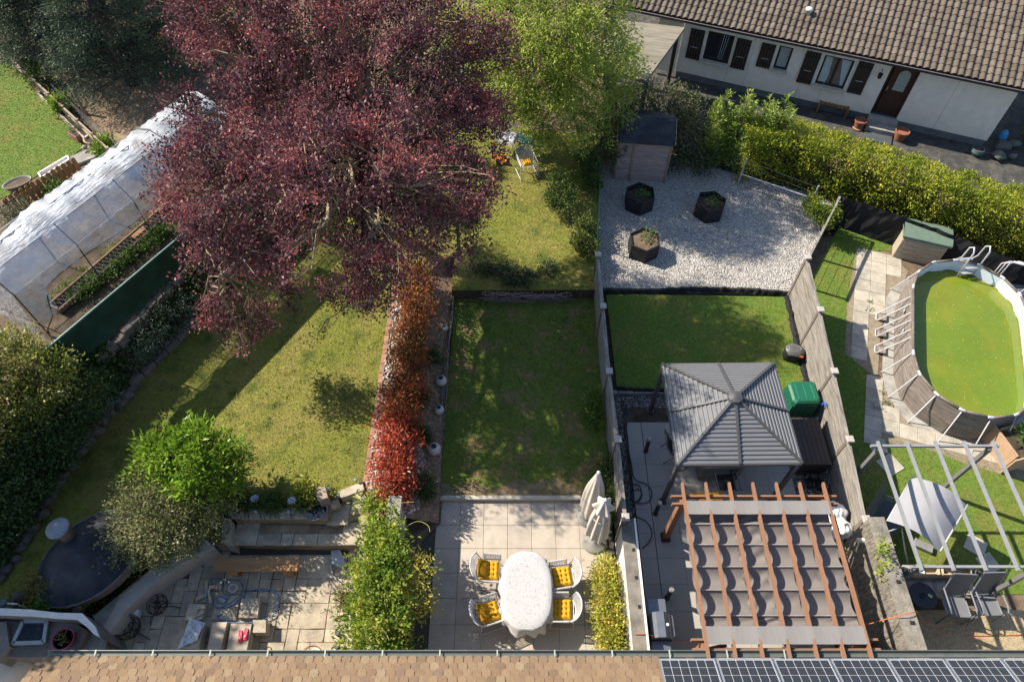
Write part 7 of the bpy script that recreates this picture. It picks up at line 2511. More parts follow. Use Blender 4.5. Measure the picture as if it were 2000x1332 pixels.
def make_tree(name, base, lobes, nclump, per, cr, size, lm, label, cat, seed, group=None, bmat=bark, tr=.16, out=.6, up=.25, width=.45, lo=.72, hi=1.06, keep=.8, bottom=-1., limbs=True, twigs=.35, fork=None, flat=1.0, twig_r=.014, bend=.12, trunks=1, sup=0, spread=.24):
    rng = np.random.default_rng(seed)
    t = thing(name, base, 0, label, cat, group)
    v, c, k = foliage(lobes, nclump, per, cr, size, rng, out, up, width, lo, hi, keep, bottom, flat=flat, sup=sup, spread=spread)
    fast("crown", v, 4, lm, t)
    b = Vector(base)
    C = [Vector(l[0]) for l in lobes]
    fk = Vector(fork) if fork else b.lerp(sum(C, Vector()) / len(C), .35)
    tm = MB()
    if trunks == 1:
        pts = wiggle(b - Vector((0, 0, .1)), fk, 6, .10, rng)
        tm.tube(pts, list(np.linspace(tr, tr * .62, len(pts))), 9)
    else:
        for i in range(trunks):
            q = b + Vector((rng.normal(0, .12), rng.normal(0, .12), -.1))
            pts = wiggle(q, fk + Vector((rng.normal(0, .3), rng.normal(0, .3), 0)), 5, .1, rng)
            tm.tube(pts, list(np.linspace(tr, tr * .5, len(pts))), 6)
    tm.build("trunk", bmat, t, world=True, smooth=True)
    if limbs:
        lm_ = MB()
        for i, q in enumerate(C):
            pts = wiggle(fk, q, 7, bend, rng, .03)
            lm_.tube(pts, list(np.linspace(tr * .45, tr * .16, len(pts))), 6)
            near = np.where(k == i)[0]
            rng.shuffle(near)
            for j in near[:int(len(near) * twigs)]:
                s = pts[rng.integers(3, len(pts))]
                tw_ = wiggle(s, Vector(c[j]), 5, .22, rng)
                lm_.tube(tw_, list(np.linspace(twig_r, twig_r * .35, len(tw_))), 4, cap=False)
        lm_.build("branches", bmat, t, world=True)
    return t


# ---- the purple plum tree
PL = [(433, 30, 7.00, 1.03), (490, 20, 7.59, 1.22), (600, 15, 7.62, 1.37), (720, 20, 7.59, 1.47), (820, 50, 7.33, 1.32), (885, 130, 6.57, 1.07), (453, 120, 6.80, 0.92), (560, 80, 7.27, 1.07), (670, 85, 7.24, 1.18),
      (510, 120, 7.06, 1.18), (630, 150, 6.90, 1.32), (755, 150, 6.90, 1.37), (555, 225, 6.49, 1.07), (680, 250, 6.36, 1.27), (800, 260, 6.31, 1.22), (890, 250, 5.91, 0.98), (930, 290, 5.35, 0.63), (845, 190, 6.46, 0.98),
      (420, 225, 6.49, 0.73), (405, 300, 6.30, 0.71), (355, 290, 6.10, 0.42), (455, 310, 6.60, 0.53), (565, 325, 6.90, 0.69), (690, 355, 7.00, 1.12), (800, 365, 6.60, 1.07), (885, 370, 5.57, 0.83), (620, 290, 7.20, 0.78), (745, 310, 7.30, 0.78),
      (385, 380, 6.10, 0.60), (440, 395, 6.30, 0.50), (540, 410, 6.50, 0.64), (640, 430, 6.40, 0.92), (740, 440, 6.20, 0.98), (835, 440, 5.62, 0.83), (400, 455, 5.90, 0.51), (470, 480, 5.80, 0.52), (905, 430, 5.07, 0.49), (345, 360, 6.00, 0.34),
      (720, 510, 5.00, 0.64), (785, 510, 5.00, 0.57), (745, 565, 4.20, 0.41), (560, 495, 5.40, 0.47), (430, 540, 5.00, 0.38), (600, 380, 6.80, 0.68)]
PLo = [L(*q) for q in PL]
PLhang = [L(445, 605, 2.9, .55), L(495, 625, 2.8, .55), L(425, 585, 3.0, .42), L(475, 655, 2.6, .42), L(520, 600, 3.0, .4), L(415, 620, 2.9, .35), L(440, 500, 4.4, .5), L(500, 520, 4.2, .45), L(560, 560, 3.3, .30), L(560, 590, 3.2, .25), L(640, 570, 2.9, .40), L(675, 585, 2.8, .32), L(620, 655, 2.6, .22), L(660, 560, 3.0, .35), L(720, 600, 2.9, .28)]
plum = leaf_mat("plum_leaf", (.048, .020, .026), (.215, .090, .104), .28, .5, c=(.29, .085, .075), patch=.55, pscale=.9)
pt = make_tree("purple_plum_tree", at(690, 415, Z_LAWN), PLo, 4500, 29, .105, .071, plum, "large purple-leaved plum tree over the left lawn", "tree", 5, bmat=bark_y, tr=.24, out=.45, up=.35, width=.62, lo=.62, hi=1.22, keep=.8, twigs=.34, fork=tuple(at(690, 320, 3.6)), twig_r=.022, bend=.16, sup=500, spread=.235)
rngp = np.random.default_rng(55)
v, c, k = foliage(PLhang, 260, 30, .09, .066, rngp, .4, .2, .62, .3, 1.15, .3)
fast("hanging_leaves", v, 4, plum, pt)
hb = MB()
src = [Vector(PLo[i][0]) for i in (35, 38, 40, 41, 42, 31, 34)]
for i, l in enumerate(PLhang):
    q = Vector(l[0])
    s = min(src, key=lambda p: (p - q).length)
    pts = wiggle(s, q, 6, .22, rngp, .05)
    hb.tube(pts, list(np.linspace(.030, .012, len(pts))), 6)
    for j in np.where(k == i)[0][::2]:
        tw_ = wiggle(pts[rngp.integers(3, 7)], Vector(c[j]), 4, .25, rngp)
        hb.tube(tw_, list(np.linspace(.009, .004, len(tw_))), 4, cap=False)
hb.build("hanging_branches", mat("mid_bark", (.20, .15, .09), .9, .35, 8), pt, world=True)

# ---- the light green tree
GT = [(905, 20, 5.2, 1.0), (885, 60, 4.6, .8), (905, 120, 4.2, .7), (960, -10, 6.4, 1.3), (1040, -20, 7.2, 1.5), (1130, -10, 7.0, 1.5), (930, 80, 4.8, 1.0), (1000, 70, 6.0, 1.3), (1085, 70, 6.4, 1.4), (1165, 80, 5.4, 1.15), (960, 140, 4.2, .85),
      (1040, 140, 5.2, 1.1), (1120, 150, 5.0, 1.1), (1195, 150, 4.0, .85), (1000, 195, 3.7, .75), (1070, 205, 4.2, .85), (1140, 210, 4.0, .85), (1205, 205, 3.2, .62), (1060, 250, 3.2, .5), (1130, 258, 3.0, .55), (990, 230, 3.0, .45), (1200, 240, 2.4, .45), (1230, 120, 3.6, .5), (985, 30, 6, 1.2)]
willow = leaf_mat("light_green_leaf", (.15, .22, .030), (.36, .42, .08), .45, .45, c=(.48, .50, .15), patch=.25, pscale=.9)
make_tree("light_green_tree", at(1090, 190, .5), [L(q[0], q[1], q[2] * .80 + .1, q[3] * .95) for q in GT], 3000, 20, .12, .12, willow, "light green feathery tree behind the upper lawn", "tree", 8, tr=.2, out=.5, up=-.1, width=.28, lo=.55, hi=1.1, keep=.72, twigs=.15, fork=tuple(at(1090, 130, 2.6)), sup=380, spread=.22)

# ---- dark conifers, top left
con = leaf_mat("conifer_leaf", (.020, .040, .026), (.090, .130, .078), .15, .55, c=(.16, .175, .08), patch=.3, pscale=1.2)


def conifer(name, base, h, R, label, seed, mat_=con, nb=480, per=150, group="conifers", size=.095):
    rng = np.random.default_rng(seed)
    t = thing(name, base, 0, label, "tree", group)
    b = Vector(base)
    MB().tube([b - Vector((0, 0, .1)), b + Vector((0, 0, h * .6)), b + Vector((0, 0, h * .97))], [.22, .12, .03], 9).build("trunk", bark_d, t, world=True, smooth=True)
    P_, D_ = [], []
    br = MB()
    for i in range(nb):
        f = rng.random() ** 1.25
        z = .35 + f * (h - .5)
        rr = R * (1 - f) ** .75 * rng.uniform(.72, 1.12) + .15
        a = rng.uniform(0, 2 * np.pi)
        d = np.array([math.cos(a), math.sin(a), rng.uniform(-.18, .22)])
        s = rng.uniform(.35, 1.0, per) ** .8 * rr
        wd = .09 + .16 * rr * (1 - (s / rr)) + .05
        side = np.array([-d[1], d[0], 0])
        off = rng.normal(size=per) * wd
        p = np.array([b.x, b.y, b.z + z]) + d * s[:, None] + side * off[:, None] + np.array([0, 0, 1]) * (rng.normal(0, .055, per) - .10 * (s / rr) ** 2 * rr + .05 * rr)[:, None]
        P_.append(p)
        D_.append(d * .9 + side * np.sign(off)[:, None] * .5 + rng.normal(size=(per, 3)) * .38 + np.array([0, 0, .05]))
        if i % 3 == 0:
            q = b + Vector((0, 0, z))
            br.tube([q, q + Vector(d) * rr * .5, q + Vector(d) * rr * .85 - Vector((0, 0, .05))], [.03, .02, .008], 4, cap=False)
    P_, D_ = np.concatenate(P_), np.concatenate(D_)
    fast("crown", leaf_verts(P_, D_, size * rng.uniform(.6, 1.3, len(P_)), .24, .05, rng), 4, mat_, t)
    br.build("branches", bark_d, t, world=True)
    return t


conifer("conifer_tree", at(262, 165, Z_ALLOT), 9.5, 2.2, "dark blue-green conifer above the bare ground", 1)
conifer("conifer_tree", at(125, 118, Z_ALLOT), 9.0, 2.0, "dark conifer in the upper left, its skirt over the rail fence", 2)
conifer("conifer_tree", at(350, 90, Z_ALLOT), 9.5, 2.2, "dark conifer behind the purple tree", 3)
conifer("conifer_tree", at(40, 60, Z_ALLOT), 8.0, 1.6, "lighter conifer at the upper left corner", 4, leaf_mat("conifer_light", (.03, .05, .025), (.09, .125, .055), .15, .55, patch=.3))
conifer("conifer_tree", at(200, 20, Z_ALLOT), 9.5, 2.1, "dark conifer along the top edge", 6, nb=220)

# ---- trees outside the left edge that shade the corner with the hut
sh_leaf = leaf_mat("shade_leaf", (.03, .05, .018), (.07, .10, .03), .2)
make_tree("round_tree", (-14.3, 6.7, Z_LAWN), [((-14.3, 6.7, 6.0), 1.2), ((-13.7, 6.1, 6.4), 1.0), ((-14.9, 7.2, 5.0), 1.2), ((-14.6, 6.5, 7.0), .9), ((-14.0, 6.9, 4.2), 1.1)], 700, 20, .2, .16, sh_leaf, "broad green tree standing just left of the view", "tree", 31, twigs=.1)
make_tree("round_tree", (-13.5, 5.6, Z_LAWN), [((-13.5, 5.6, 4.4), 1.2), ((-13.2, 5.0, 5.2), 1.0), ((-13.9, 6.0, 5.6), 1.1), ((-13.6, 5.2, 3.4), 1.1)], 520, 20, .2, .16, sh_leaf, "second green tree standing left of the near house", "tree", 32, twigs=.1)

# ---- thuja hedge in front of the bungalow
thuja = leaf_mat("thuja_leaf", (.12, .17, .016), (.36, .38, .036), .42, .55, c=(.46, .43, .08), patch=.35, pscale=.9)
HG = [(1456, 250), (1545, 254), (1640, 284), (1740, 314), (1840, 350), (1930, 378), (2020, 405), (2120, 440)]
HGw = [at(a, b, 1.75) for a, b in HG]
rh = np.random.default_rng(44)
hed = thing("thuja_hedge", (HGw[3].x, HGw[3].y, 0), 0, "clipped yellow-green hedge between bungalow drive and gardens", "hedge")
P_, D_ = [], []
for i in range(len(HGw) - 1):
    a, b = np.array(HGw[i]), np.array(HGw[i + 1])
    d = (b - a) / np.linalg.norm(b - a)
    nrm = np.array([d[1], -d[0], 0])
    ln = np.linalg.norm(b - a)
    n = int(ln * 6500)
    t = rh.random(n)
    ang = rh.uniform(-.35, 1.15, n) * math.pi / 2 * 1.0
    face = rh.random(n)
    hw = .62
    top = face < .52
    lat = np.where(top, rh.uniform(-hw, hw, n), np.where(face < .93, hw, -hw))
    z = np.where(top, 1.78, 1.78 * rh.random(n) ** .8)
    edge = np.clip((np.abs(lat) - .42) / .2, 0, 1)
    z = z - np.where(top, .10 * edge ** 2, 0)
    pos = a + d * (t * ln)[:, None] + nrm * lat[:, None]
    pos[:, 2] = z
    lump = np.sin(pos[:, 0] * 5.1 + pos[:, 2] * 3) * np.sin(pos[:, 1] * 4.3 + 1) * np.sin(pos[:, 2] * 5 + pos[:, 0] * 2)
    out_ = np.where(top[:, None], np.array([0, 0, 1.0]), nrm * np.sign(lat)[:, None] + np.array([0, 0, .25]))
    pos = pos + out_ * (lump * .12 + rh.normal(0, .07, n))[:, None]
    keep_ = rh.random(n) < .75 + .45 * lump
    P_.append(pos[keep_])
    D_.append((out_ * .9 + rh.normal(size=(n, 3)) * .6)[keep_])
P_, D_ = np.concatenate(P_), np.concatenate(D_)
fast("foliage", leaf_verts(P_, D_, .085 * rh.uniform(.5, 1.5, len(P_)), .36, .08, rh), 4, thuja, hed)
dead = leaf_mat("dead_thuja", (.10, .07, .045), (.24, .175, .11), .1, .7)
v, c, k = foliage([L(1760, 345, 1.7, .22), L(1700, 322, 1.75, .16), L(1930, 415, 1.4, .2), L(1845, 392, 1.5, .22), L(1640, 318, 1.6, .18), L(1800, 380, 1.3, .15), L(1990, 425, 1.6, .2)], 90, 16, .07, .06, rh)
fast("dead_patches", v, 4, dead, hed)
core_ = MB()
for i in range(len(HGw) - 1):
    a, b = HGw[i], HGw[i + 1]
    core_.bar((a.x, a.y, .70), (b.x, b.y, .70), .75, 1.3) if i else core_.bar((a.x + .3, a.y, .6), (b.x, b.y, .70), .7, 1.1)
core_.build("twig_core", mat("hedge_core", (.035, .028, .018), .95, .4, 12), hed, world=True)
fresh = leaf_mat("cypress_leaf", (.11, .18, .026), (.30, .38, .07), .3, .5, c=(.40, .44, .12), patch=.25)


def plume(px, py, z0, h, r, seed, label):
    rng = np.random.default_rng(seed)
    p0 = at(px, py, z0)
    t = thing("cypress", (p0.x, p0.y, 0), 0, label, "conifer", "young cypresses at the end of the hedge")
    MB().tube([(p0.x, p0.y, 0), (p0.x, p0.y, z0 + h * .7)], [.05, .012], 6).build("trunk", bark_d, t, world=True)
    P_, D_ = [], []
    for q in range(9):
        o = rng.normal(0, r * .55, 2) if q else np.zeros(2)
        tot = (z0 + h) * (1 if q == 0 else rng.uniform(.62, .95))
        for b in range(44):
            f = rng.random() ** .9
            z = .1 + f * tot * .97
            a = rng.uniform(0, 6.283)
            ln = (r * .75 * (1 - f) ** .6 + .07) * rng.uniform(.6, 1.2)
            d = np.array([math.cos(a), math.sin(a), .75])
            s_ = rng.random(13) * ln
            side = np.array([-d[1], d[0], 0])
            sg_ = rng.choice([-1, 1], 13)
            p = np.array([p0.x + o[0], p0.y + o[1], z]) + d * s_[:, None]
            P_.append(p)
            D_.append(d * .8 + side * sg_[:, None] * .55 + rng.normal(size=(13, 3)) * .18)
    P_, D_ = np.concatenate(P_), np.concatenate(D_)
    fast("foliage", leaf_verts(P_, D_, .10 * rng.uniform(.5, 1.4, len(P_)), .26, .06, rng), 4, fresh, t)


for k, (a, b, z0, h, r, lb_) in enumerate(((1412, 232, 1.7, .9, .42, "tall feathery cypress at the left end of the hedge"), (1450, 232, 1.9, .9, .42, "feathery cypress second from the dark shrubs"), (1490, 235, 1.8, .8, .42, "feathery cypress third from the dark shrubs"), (1525, 232, 2.1, .9, .46, "tallest bright cypress above the hedge"), (1425, 262, 1.2, .7, .42, "low cypress in front of the left hedge end"), (1485, 268, 1.2, .6, .42, "low cypress right behind the espalier frame"), (1388, 285, .9, .6, .36, "low cypress nearest the gravel bed"))):
    plume(a, b, z0, h, r, 70 + k, lb_)

# ---- dark shrubs behind the shed
dsh = leaf_mat("dark_shrub_leaf", (.03, .045, .018), (.10, .115, .045), .15, .6, c=(.17, .145, .085), patch=.3)
for k, (lob, b, lb_) in enumerate((([L(1270, 190, 1.9, .6), L(1310, 205, 1.8, .65), L(1350, 215, 1.5, .6), L(1300, 240, 1.3, .6)], (1310, 280), "dark shrub between the shed and the driveway"), ([L(1350, 265, 1.1, .55), L(1370, 310, .7, .5), L(1330, 300, .8, .5), L(1340, 250, 1.5, .5)], (1350, 330), "dark twiggy shrub right of the shed"), ([L(1188, 255, 1.8, .5), L(1180, 300, 1.2, .4), L(1225, 195, 2.0, .5)], (1185, 310), "dark shrub left of the shed under the light green tree"))):
    make_tree("dark_shrub", at(b[0], b[1], 0), lob, 260, 20, .13, .085, dsh, lb_, "shrub", 80 + k, "dark shrubs by the shed", tr=.05, trunks=3, twigs=.5, lo=.5)

# ---- red photinias in the bed
PH = [(805, 545, .58, 0, "photinia half in the shade of the purple tree"), (806, 600, .56, 0, "orange red photinia at the far end of the sunny row"), (797, 655, .52, 0, "dull red photinia below the orange one"), (792, 705, .5, 0, "dark red photinia in the middle of the row"), (782, 755, .5, 1, "brown red photinia beside the second globe lamp"), (770, 805, .5, 1, "orange tipped photinia in the lower half of the row"), (766, 850, .5, 2, "bright red photinia beside the largest globe lamp"), (762, 895, .52, 2, "brightest red photinia, second from the vine"), (755, 940, .50, 2, "bright red photinia next to the vine")]
pm = [leaf_mat("photinia_brown", (.13, .085, .024), (.40, .115, .045), .3, .35, c=(.46, .20, .07), patch=.3), leaf_mat("photinia_mixed", (.18, .10, .03), (.47, .105, .045), .3, .35, c=(.48, .24, .09), patch=.3), leaf_mat("photinia_red", (.22, .065, .03), (.56, .088, .052), .32, .33, c=(.58, .22, .13), patch=.25)]
for k, (a, b, r, mi, lb_) in enumerate(PH):
    p = at(a + 9, b, 1.05)
    r *= .88
    make_tree("photinia_shrub", (p.x, p.y, Z_LAWN - .05), [((p.x, p.y, 1.05), (r * .85, r * 1.05, r * .9)), ((p.x + .1, p.y - .15, .9), (r * .7, r * .8, r * .7)), ((p.x - .12, p.y + .15, 1.1), (r * .65, r * .8, r * .7))], 150, 14, .08, .105, pm[mi], lb_, "shrub", 100 + k, "red photinias along the bed", tr=.03, trunks=4, twigs=.4, lo=.45, hi=1.2, up=.6, width=.34, sup=45, spread=.10)

# ---- vine over the wall
VN = [(732, 985, 1.2, 0.42), (743, 1020, 1.45, 0.46), (738, 1060, 1.5, 0.46), (761, 1060, 1.6, 0.46), (753, 1105, 1.7, 0.5), (726, 1110, 1.4, 0.42), (773, 1120, 1.6, 0.44), (749, 1150, 1.7, 0.48), (714, 1160, 1.35, 0.46), (781, 1160, 1.5, 0.4), (706, 1210, 1.2, 0.42), (738, 1200, 1.5, 0.48), (769, 1205, 1.4, 0.46), (703, 1245, 1, 0.36), (734, 1255, 1.3, 0.42), (765, 1255, 1.2, 0.45), (784, 1225, 1.1, 0.35), (784, 1265, 0.9, 0.36)]
vine_m = leaf_mat("vine_leaf", (.10, .18, .022), (.30, .37, .05), .45, .45, c=(.46, .43, .08), patch=.3, pscale=1.6)
vt = make_tree("climbing_vine", (-2.95, 4.6, 0), [L(q[0] - (6 if q[1] > 1080 else -2), q[1], q[2], q[3] * (.66 if q[1] > 1080 else .58)) for q in VN], 900, 17, .075, .095, vine_m, "big yellow-green climbing vine covering the wall left of the patio", "vine", 120, tr=.05, trunks=4, twigs=.15, width=.45, lo=.6, hi=1.2, sup=230, spread=.10)
rv = np.random.default_rng(66)
tn = MB()
for q in ([(775, 1010), (768, 990), (785, 982), (808, 980)], [(770, 1030), (775, 1020), (765, 1008)], [(790, 1030), (815, 1018), (835, 1025), (840, 1038)], [(795, 1065), (815, 1085), (832, 1095), (838, 1115)], [(775, 1082), (785, 1100), (790, 1115)], [(765, 1105), (782, 1120), (790, 1142)], [(820, 1135), (838, 1150), (846, 1165)], [(750, 1150), (752, 1175), (753, 1185)], [(745, 1225), (756, 1240), (760, 1250)], [(702, 1012), (705, 1025), (712, 1040)], [(665, 1140), (657, 1150), (662, 1160)]):
    tn.tube(px_curve([(a, b) for a, b in q], 1.75 if q[0][0] > 720 else .9, 6), .007, 4)
tn.build("tendrils", mat("tendril", (.30, .28, .10), .7), vt, world=True)["kind"] = "stuff"
yv = leaf_mat("yellow_flower_leaf", (.28, .27, .04), (.42, .36, .06), .4, .5, c=(.42, .36, .42))
v, c, k = foliage([L(818, 1160, 1.3, .3), L(825, 1180, 1.1, .25), L(815, 1120, 1.5, .3)], 70, 18, .10, .075, rv)
fast("yellowing_shoots", v, 4, yv, vt)

# ---- creeper hedge by the white wall
ph_m = leaf_mat("creeper_leaf", (.20, .23, .028), (.48, .46, .07), .3, .4, c=(.44, .26, .06), patch=.3, pscale=2.5)
CRP = [((2.06, y, z - .22), (.24, .3, .30)) for y, z in ((3.0, .75), (3.25, .8), (3.5, .85), (3.75, .85), (4.0, .9), (4.25, .9), (4.5, .9), (4.75, .85), (5.0, .75), (5.2, .6), (3.4, .35), (3.9, .35), (4.4, .35), (4.9, .3))]
make_tree("creeper_hedge", (2.22, 4.1, 0), CRP, 620, 17, .085, .06, ph_m, "yellow-green creeper growing against the white wall", "hedge", 130, tr=.02, trunks=6, twigs=.2, lo=.6, width=.6)

# ---- shrubs by the ledge
chm = leaf_mat("bright_leaf", (.08, .17, .013), (.23, .35, .034), .35, .38, c=(.24, .34, .05), patch=.2)
CB = [(300, 885, 2.0, .42), (340, 865, 2.2, .45), (390, 865, 2.35, .48), (435, 885, 2.1, .42), (320, 915, 1.9, .45), (370, 910, 2.3, .52), (420, 920, 1.9, .48), (360, 950, 1.6, .45), (405, 955, 1.5, .45), (290, 900, 1.8, .35), (450, 910, 1.8, .3), (368, 845, 2.1, .33)]
make_tree("bright_green_shrub", at(380, 985, Z_LAWN), [L(q[0] + 4, q[1] + 6, q[2], q[3] * .84) for q in CB], 600, 14, .085, .15, chm, "bright green glossy shrub on the lawn beside the ledge wall", "shrub", 140, tr=.06, trunks=3, twigs=.4, width=.28, lo=.5, hi=1.25, up=.5, out=.5, sup=130, spread=.11)
olm = leaf_mat("olive_leaf", (.08, .095, .032), (.24, .245, .10), .25, .5, c=(.34, .32, .16), patch=.25)
OB = [(262, 950, 1.6, .42), (235, 985, 1.5, .40), (275, 990, 1.9, .48), (320, 985, 1.8, .46), (235, 1030, 1.5, .40), (280, 1035, 1.8, .46), (325, 1030, 1.7, .46), (365, 1015, 1.6, .42), (400, 990, 1.3, .42), (290, 1070, 1.3, .38), (245, 1065, 1.2, .34), (340, 1065, 1.1, .36), (420, 965, 1.2, .35), (385, 1040, 1.0, .32)]
make_tree("olive_green_shrub", at(310, 1065, Z_LAWN), [L(q[0] + 14, q[1] + 4, q[2], q[3] * .82) for q in OB], 1000, 20, .08, .06, olm, "olive green small-leaved shrub below the bright one", "shrub", 141, tr=.05, trunks=4, twigs=.4, width=.5, lo=.6, hi=1.2, sup=170, spread=.12)

# ---- ivy bank and hedge on the left
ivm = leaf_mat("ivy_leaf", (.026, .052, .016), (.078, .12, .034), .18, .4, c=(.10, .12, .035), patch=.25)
rb2 = np.random.default_rng(71)
n = 30000
uu, vv = rb2.random(n), rb2.random(n)
pp = np.array([tuple(bank_pt(a, b)) for a, b in zip(uu, vv)])
lump = np.sin(pp[:, 0] * 3.1) * np.sin(pp[:, 1] * 2.7 + 1)
band = (uu < .62) | ((vv < .5) & (uu < .85))
kk = band & (rb2.random(n) < .8 + .3 * lump)
pp, vv2 = pp[kk], vv[kk]
pp[:, 2] += np.abs(rb2.normal(0, .12, len(pp))) + .10 * (lump[kk] + 1) * (1 - vv2 * .5)
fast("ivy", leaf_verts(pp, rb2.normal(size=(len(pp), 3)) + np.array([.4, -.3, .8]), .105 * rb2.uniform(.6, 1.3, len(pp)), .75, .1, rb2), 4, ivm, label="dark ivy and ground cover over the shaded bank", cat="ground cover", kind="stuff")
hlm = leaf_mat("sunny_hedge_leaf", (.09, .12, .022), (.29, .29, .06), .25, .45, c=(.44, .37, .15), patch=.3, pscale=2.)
HL_ = [L(20, 690, 3.2, .6), L(60, 715, 3.1, .5), L(95, 745, 2.8, .45), L(-20, 720, 3.2, .7), L(20, 760, 2.9, .6), L(60, 780, 2.6, .5), L(-40, 790, 2.9, .7), L(10, 820, 2.4, .6), L(-60, 860, 2.6, .7), L(110, 720, 2.9, .35)]
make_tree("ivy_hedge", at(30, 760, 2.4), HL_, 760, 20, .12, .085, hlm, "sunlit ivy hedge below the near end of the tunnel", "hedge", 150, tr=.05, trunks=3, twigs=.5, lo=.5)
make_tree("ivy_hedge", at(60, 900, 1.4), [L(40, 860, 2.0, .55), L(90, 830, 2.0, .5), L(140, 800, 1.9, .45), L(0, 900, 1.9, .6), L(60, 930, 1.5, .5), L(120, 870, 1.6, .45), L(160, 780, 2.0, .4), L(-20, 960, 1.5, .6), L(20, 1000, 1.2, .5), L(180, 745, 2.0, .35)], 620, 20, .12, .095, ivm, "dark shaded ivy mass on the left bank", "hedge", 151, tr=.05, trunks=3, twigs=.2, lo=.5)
pgm = leaf_mat("pale_cover_leaf", (.07, .10, .06), (.20, .24, .17), .2, .55, c=(.34, .37, .32))
for k, (lob, lb_) in enumerate((([L(330, 590, 1.5, .45), L(300, 625, 1.5, .45), L(275, 660, 1.4, .4), L(350, 620, 1.2, .4), L(310, 660, 1.1, .38), L(260, 695, 1.2, .35), L(370, 590, 1.2, .35)], "pale grey-green cushion plants on the upper bank"), ([L(195, 790, 1.2, .28), L(180, 800, 1.2, .25), L(150, 845, 1.1, .26)], "small pale silvery plants above the stone edging"))):
    make_tree("cushion_plant", at(300 if k == 0 else 180, 650 if k == 0 else 810, 1.0), lob, 330 if k == 0 else 120, 20, .08, .05, pgm, lb_, "plant", 160 + k, "silvery plants on the bank", tr=.015, trunks=3, twigs=0, lo=.7, limbs=False)
gcm = leaf_mat("mid_green_leaf", (.035, .07, .015), (.10, .15, .035), .25, .45, patch=.2)


def bush(name, lob, base, n, size, lm, label, seed, cat="plant", group=None, width=.45, cr=.08, per=16, up=.3):
    return make_tree(name, base, lob, n, per, cr, size, lm, label, cat, seed, group, tr=.012, trunks=3, twigs=.3, lo=.4, width=width, up=up)


bush("leafy_plant", [L(380, 530, 1.7, .4), L(400, 560, 1.4, .35)], at(385, 550, 1.3), 110, .11, gcm, "dark green leafy plant at the upper end of the bank", 170)
# potatoes and seedlings in the tunnel bed
ORD = ['first', 'second', 'third', 'fourth', 'fifth', 'sixth', 'seventh', 'eighth', 'ninth', 'tenth', 'eleventh']
pom = leaf_mat("potato_leaf", (.055, .105, .022), (.15, .22, .055), .3, .5, patch=.2)
for k, (a, b) in enumerate(((155, 580), (175, 565), (190, 550), (215, 532), (232, 515), (250, 500), (268, 488), (290, 478), (308, 462), (330, 448), (300, 455))):
    p = at(a, b, Z_ALLOT + .15)
    bush("potato_plant", [((p.x, p.y, p.z), .17), ((p.x + .1, p.y + .14, p.z - .03), .14)], (p.x, p.y, Z_ALLOT), 16, .085, pom, ORD[k] + " leafy potato plant from the near end of the row by the green net", 180 + k, group="potato plants in the row", width=.55)
for k, (a, b) in enumerate(((268, 444), (285, 428), (225, 480), (205, 495), (165, 527), (148, 545), (130, 553), (117, 570), (93, 585))):
    p = at(a, b, Z_ALLOT + .08)
    bush("seedling", [((p.x, p.y, p.z), .10)], (p.x, p.y, Z_ALLOT), 9, .07, leaf_mat("salad_leaf", (.12, .18, .03), (.24, .30, .06), .3), ORD[8 - k] + " small pale seedling from the near end of the tunnel strip", 200 + k, group="seedlings in the tunnel", per=8, cr=.05)
# plants in the top left
for k, (lob, b, n, s, lm, lb_) in enumerate((([L(118, 205, Z_ALLOT + .3, .28), L(125, 200, Z_ALLOT + .25, .22)], (118, 210, Z_ALLOT), 60, .12, leaf_mat("lime_leaf", (.11, .20, .02), (.22, .30, .04), .3), "bright lime green plant in the narrow raised bed"),
    ([L(203, 288, Z_ALLOT + .3, .26)], (203, 295, Z_ALLOT), 45, .12, leaf_mat("lime_leaf", (.11, .20, .02), (.22, .30, .04)), "lime green plant by the wide clay bowl"),
    ([L(112, 375, Z_ALLOT + .15, .25), L(122, 372, Z_ALLOT + .15, .2)], (114, 380, Z_ALLOT), 60, .10, pom, "leafy green vegetable beside the tunnel"),
    ([L(20, 420, Z_ALLOT + .3, .35), L(50, 410, Z_ALLOT + .3, .35), L(75, 425, Z_ALLOT + .2, .3), L(35, 440, Z_ALLOT + .2, .3)], (40, 435, Z_ALLOT), 190, .06, leaf_mat("sage_leaf", (.07, .085, .045), (.18, .19, .115), .2), "grey-green woody herb bush in front of the picket fence"),
    ([L(135, 240, Z_ALLOT + .2, .2), L(150, 250, Z_ALLOT + .2, .2)], (140, 248, Z_ALLOT), 50, .05, leaf_mat("sage_leaf", (.07, .085, .045), (.18, .19, .115)), "low herb at the lower end of the raised bed"),
    ([L(75, 150, Z_ALLOT + .5, .35), L(62, 135, Z_ALLOT + .5, .3)], (72, 160, Z_ALLOT), 90, .09, gcm, "dark shrub leaning over the pale rail fence"))):
    bush("garden_plant", lob, at(*b), n, s, lm, lb_, 220 + k)
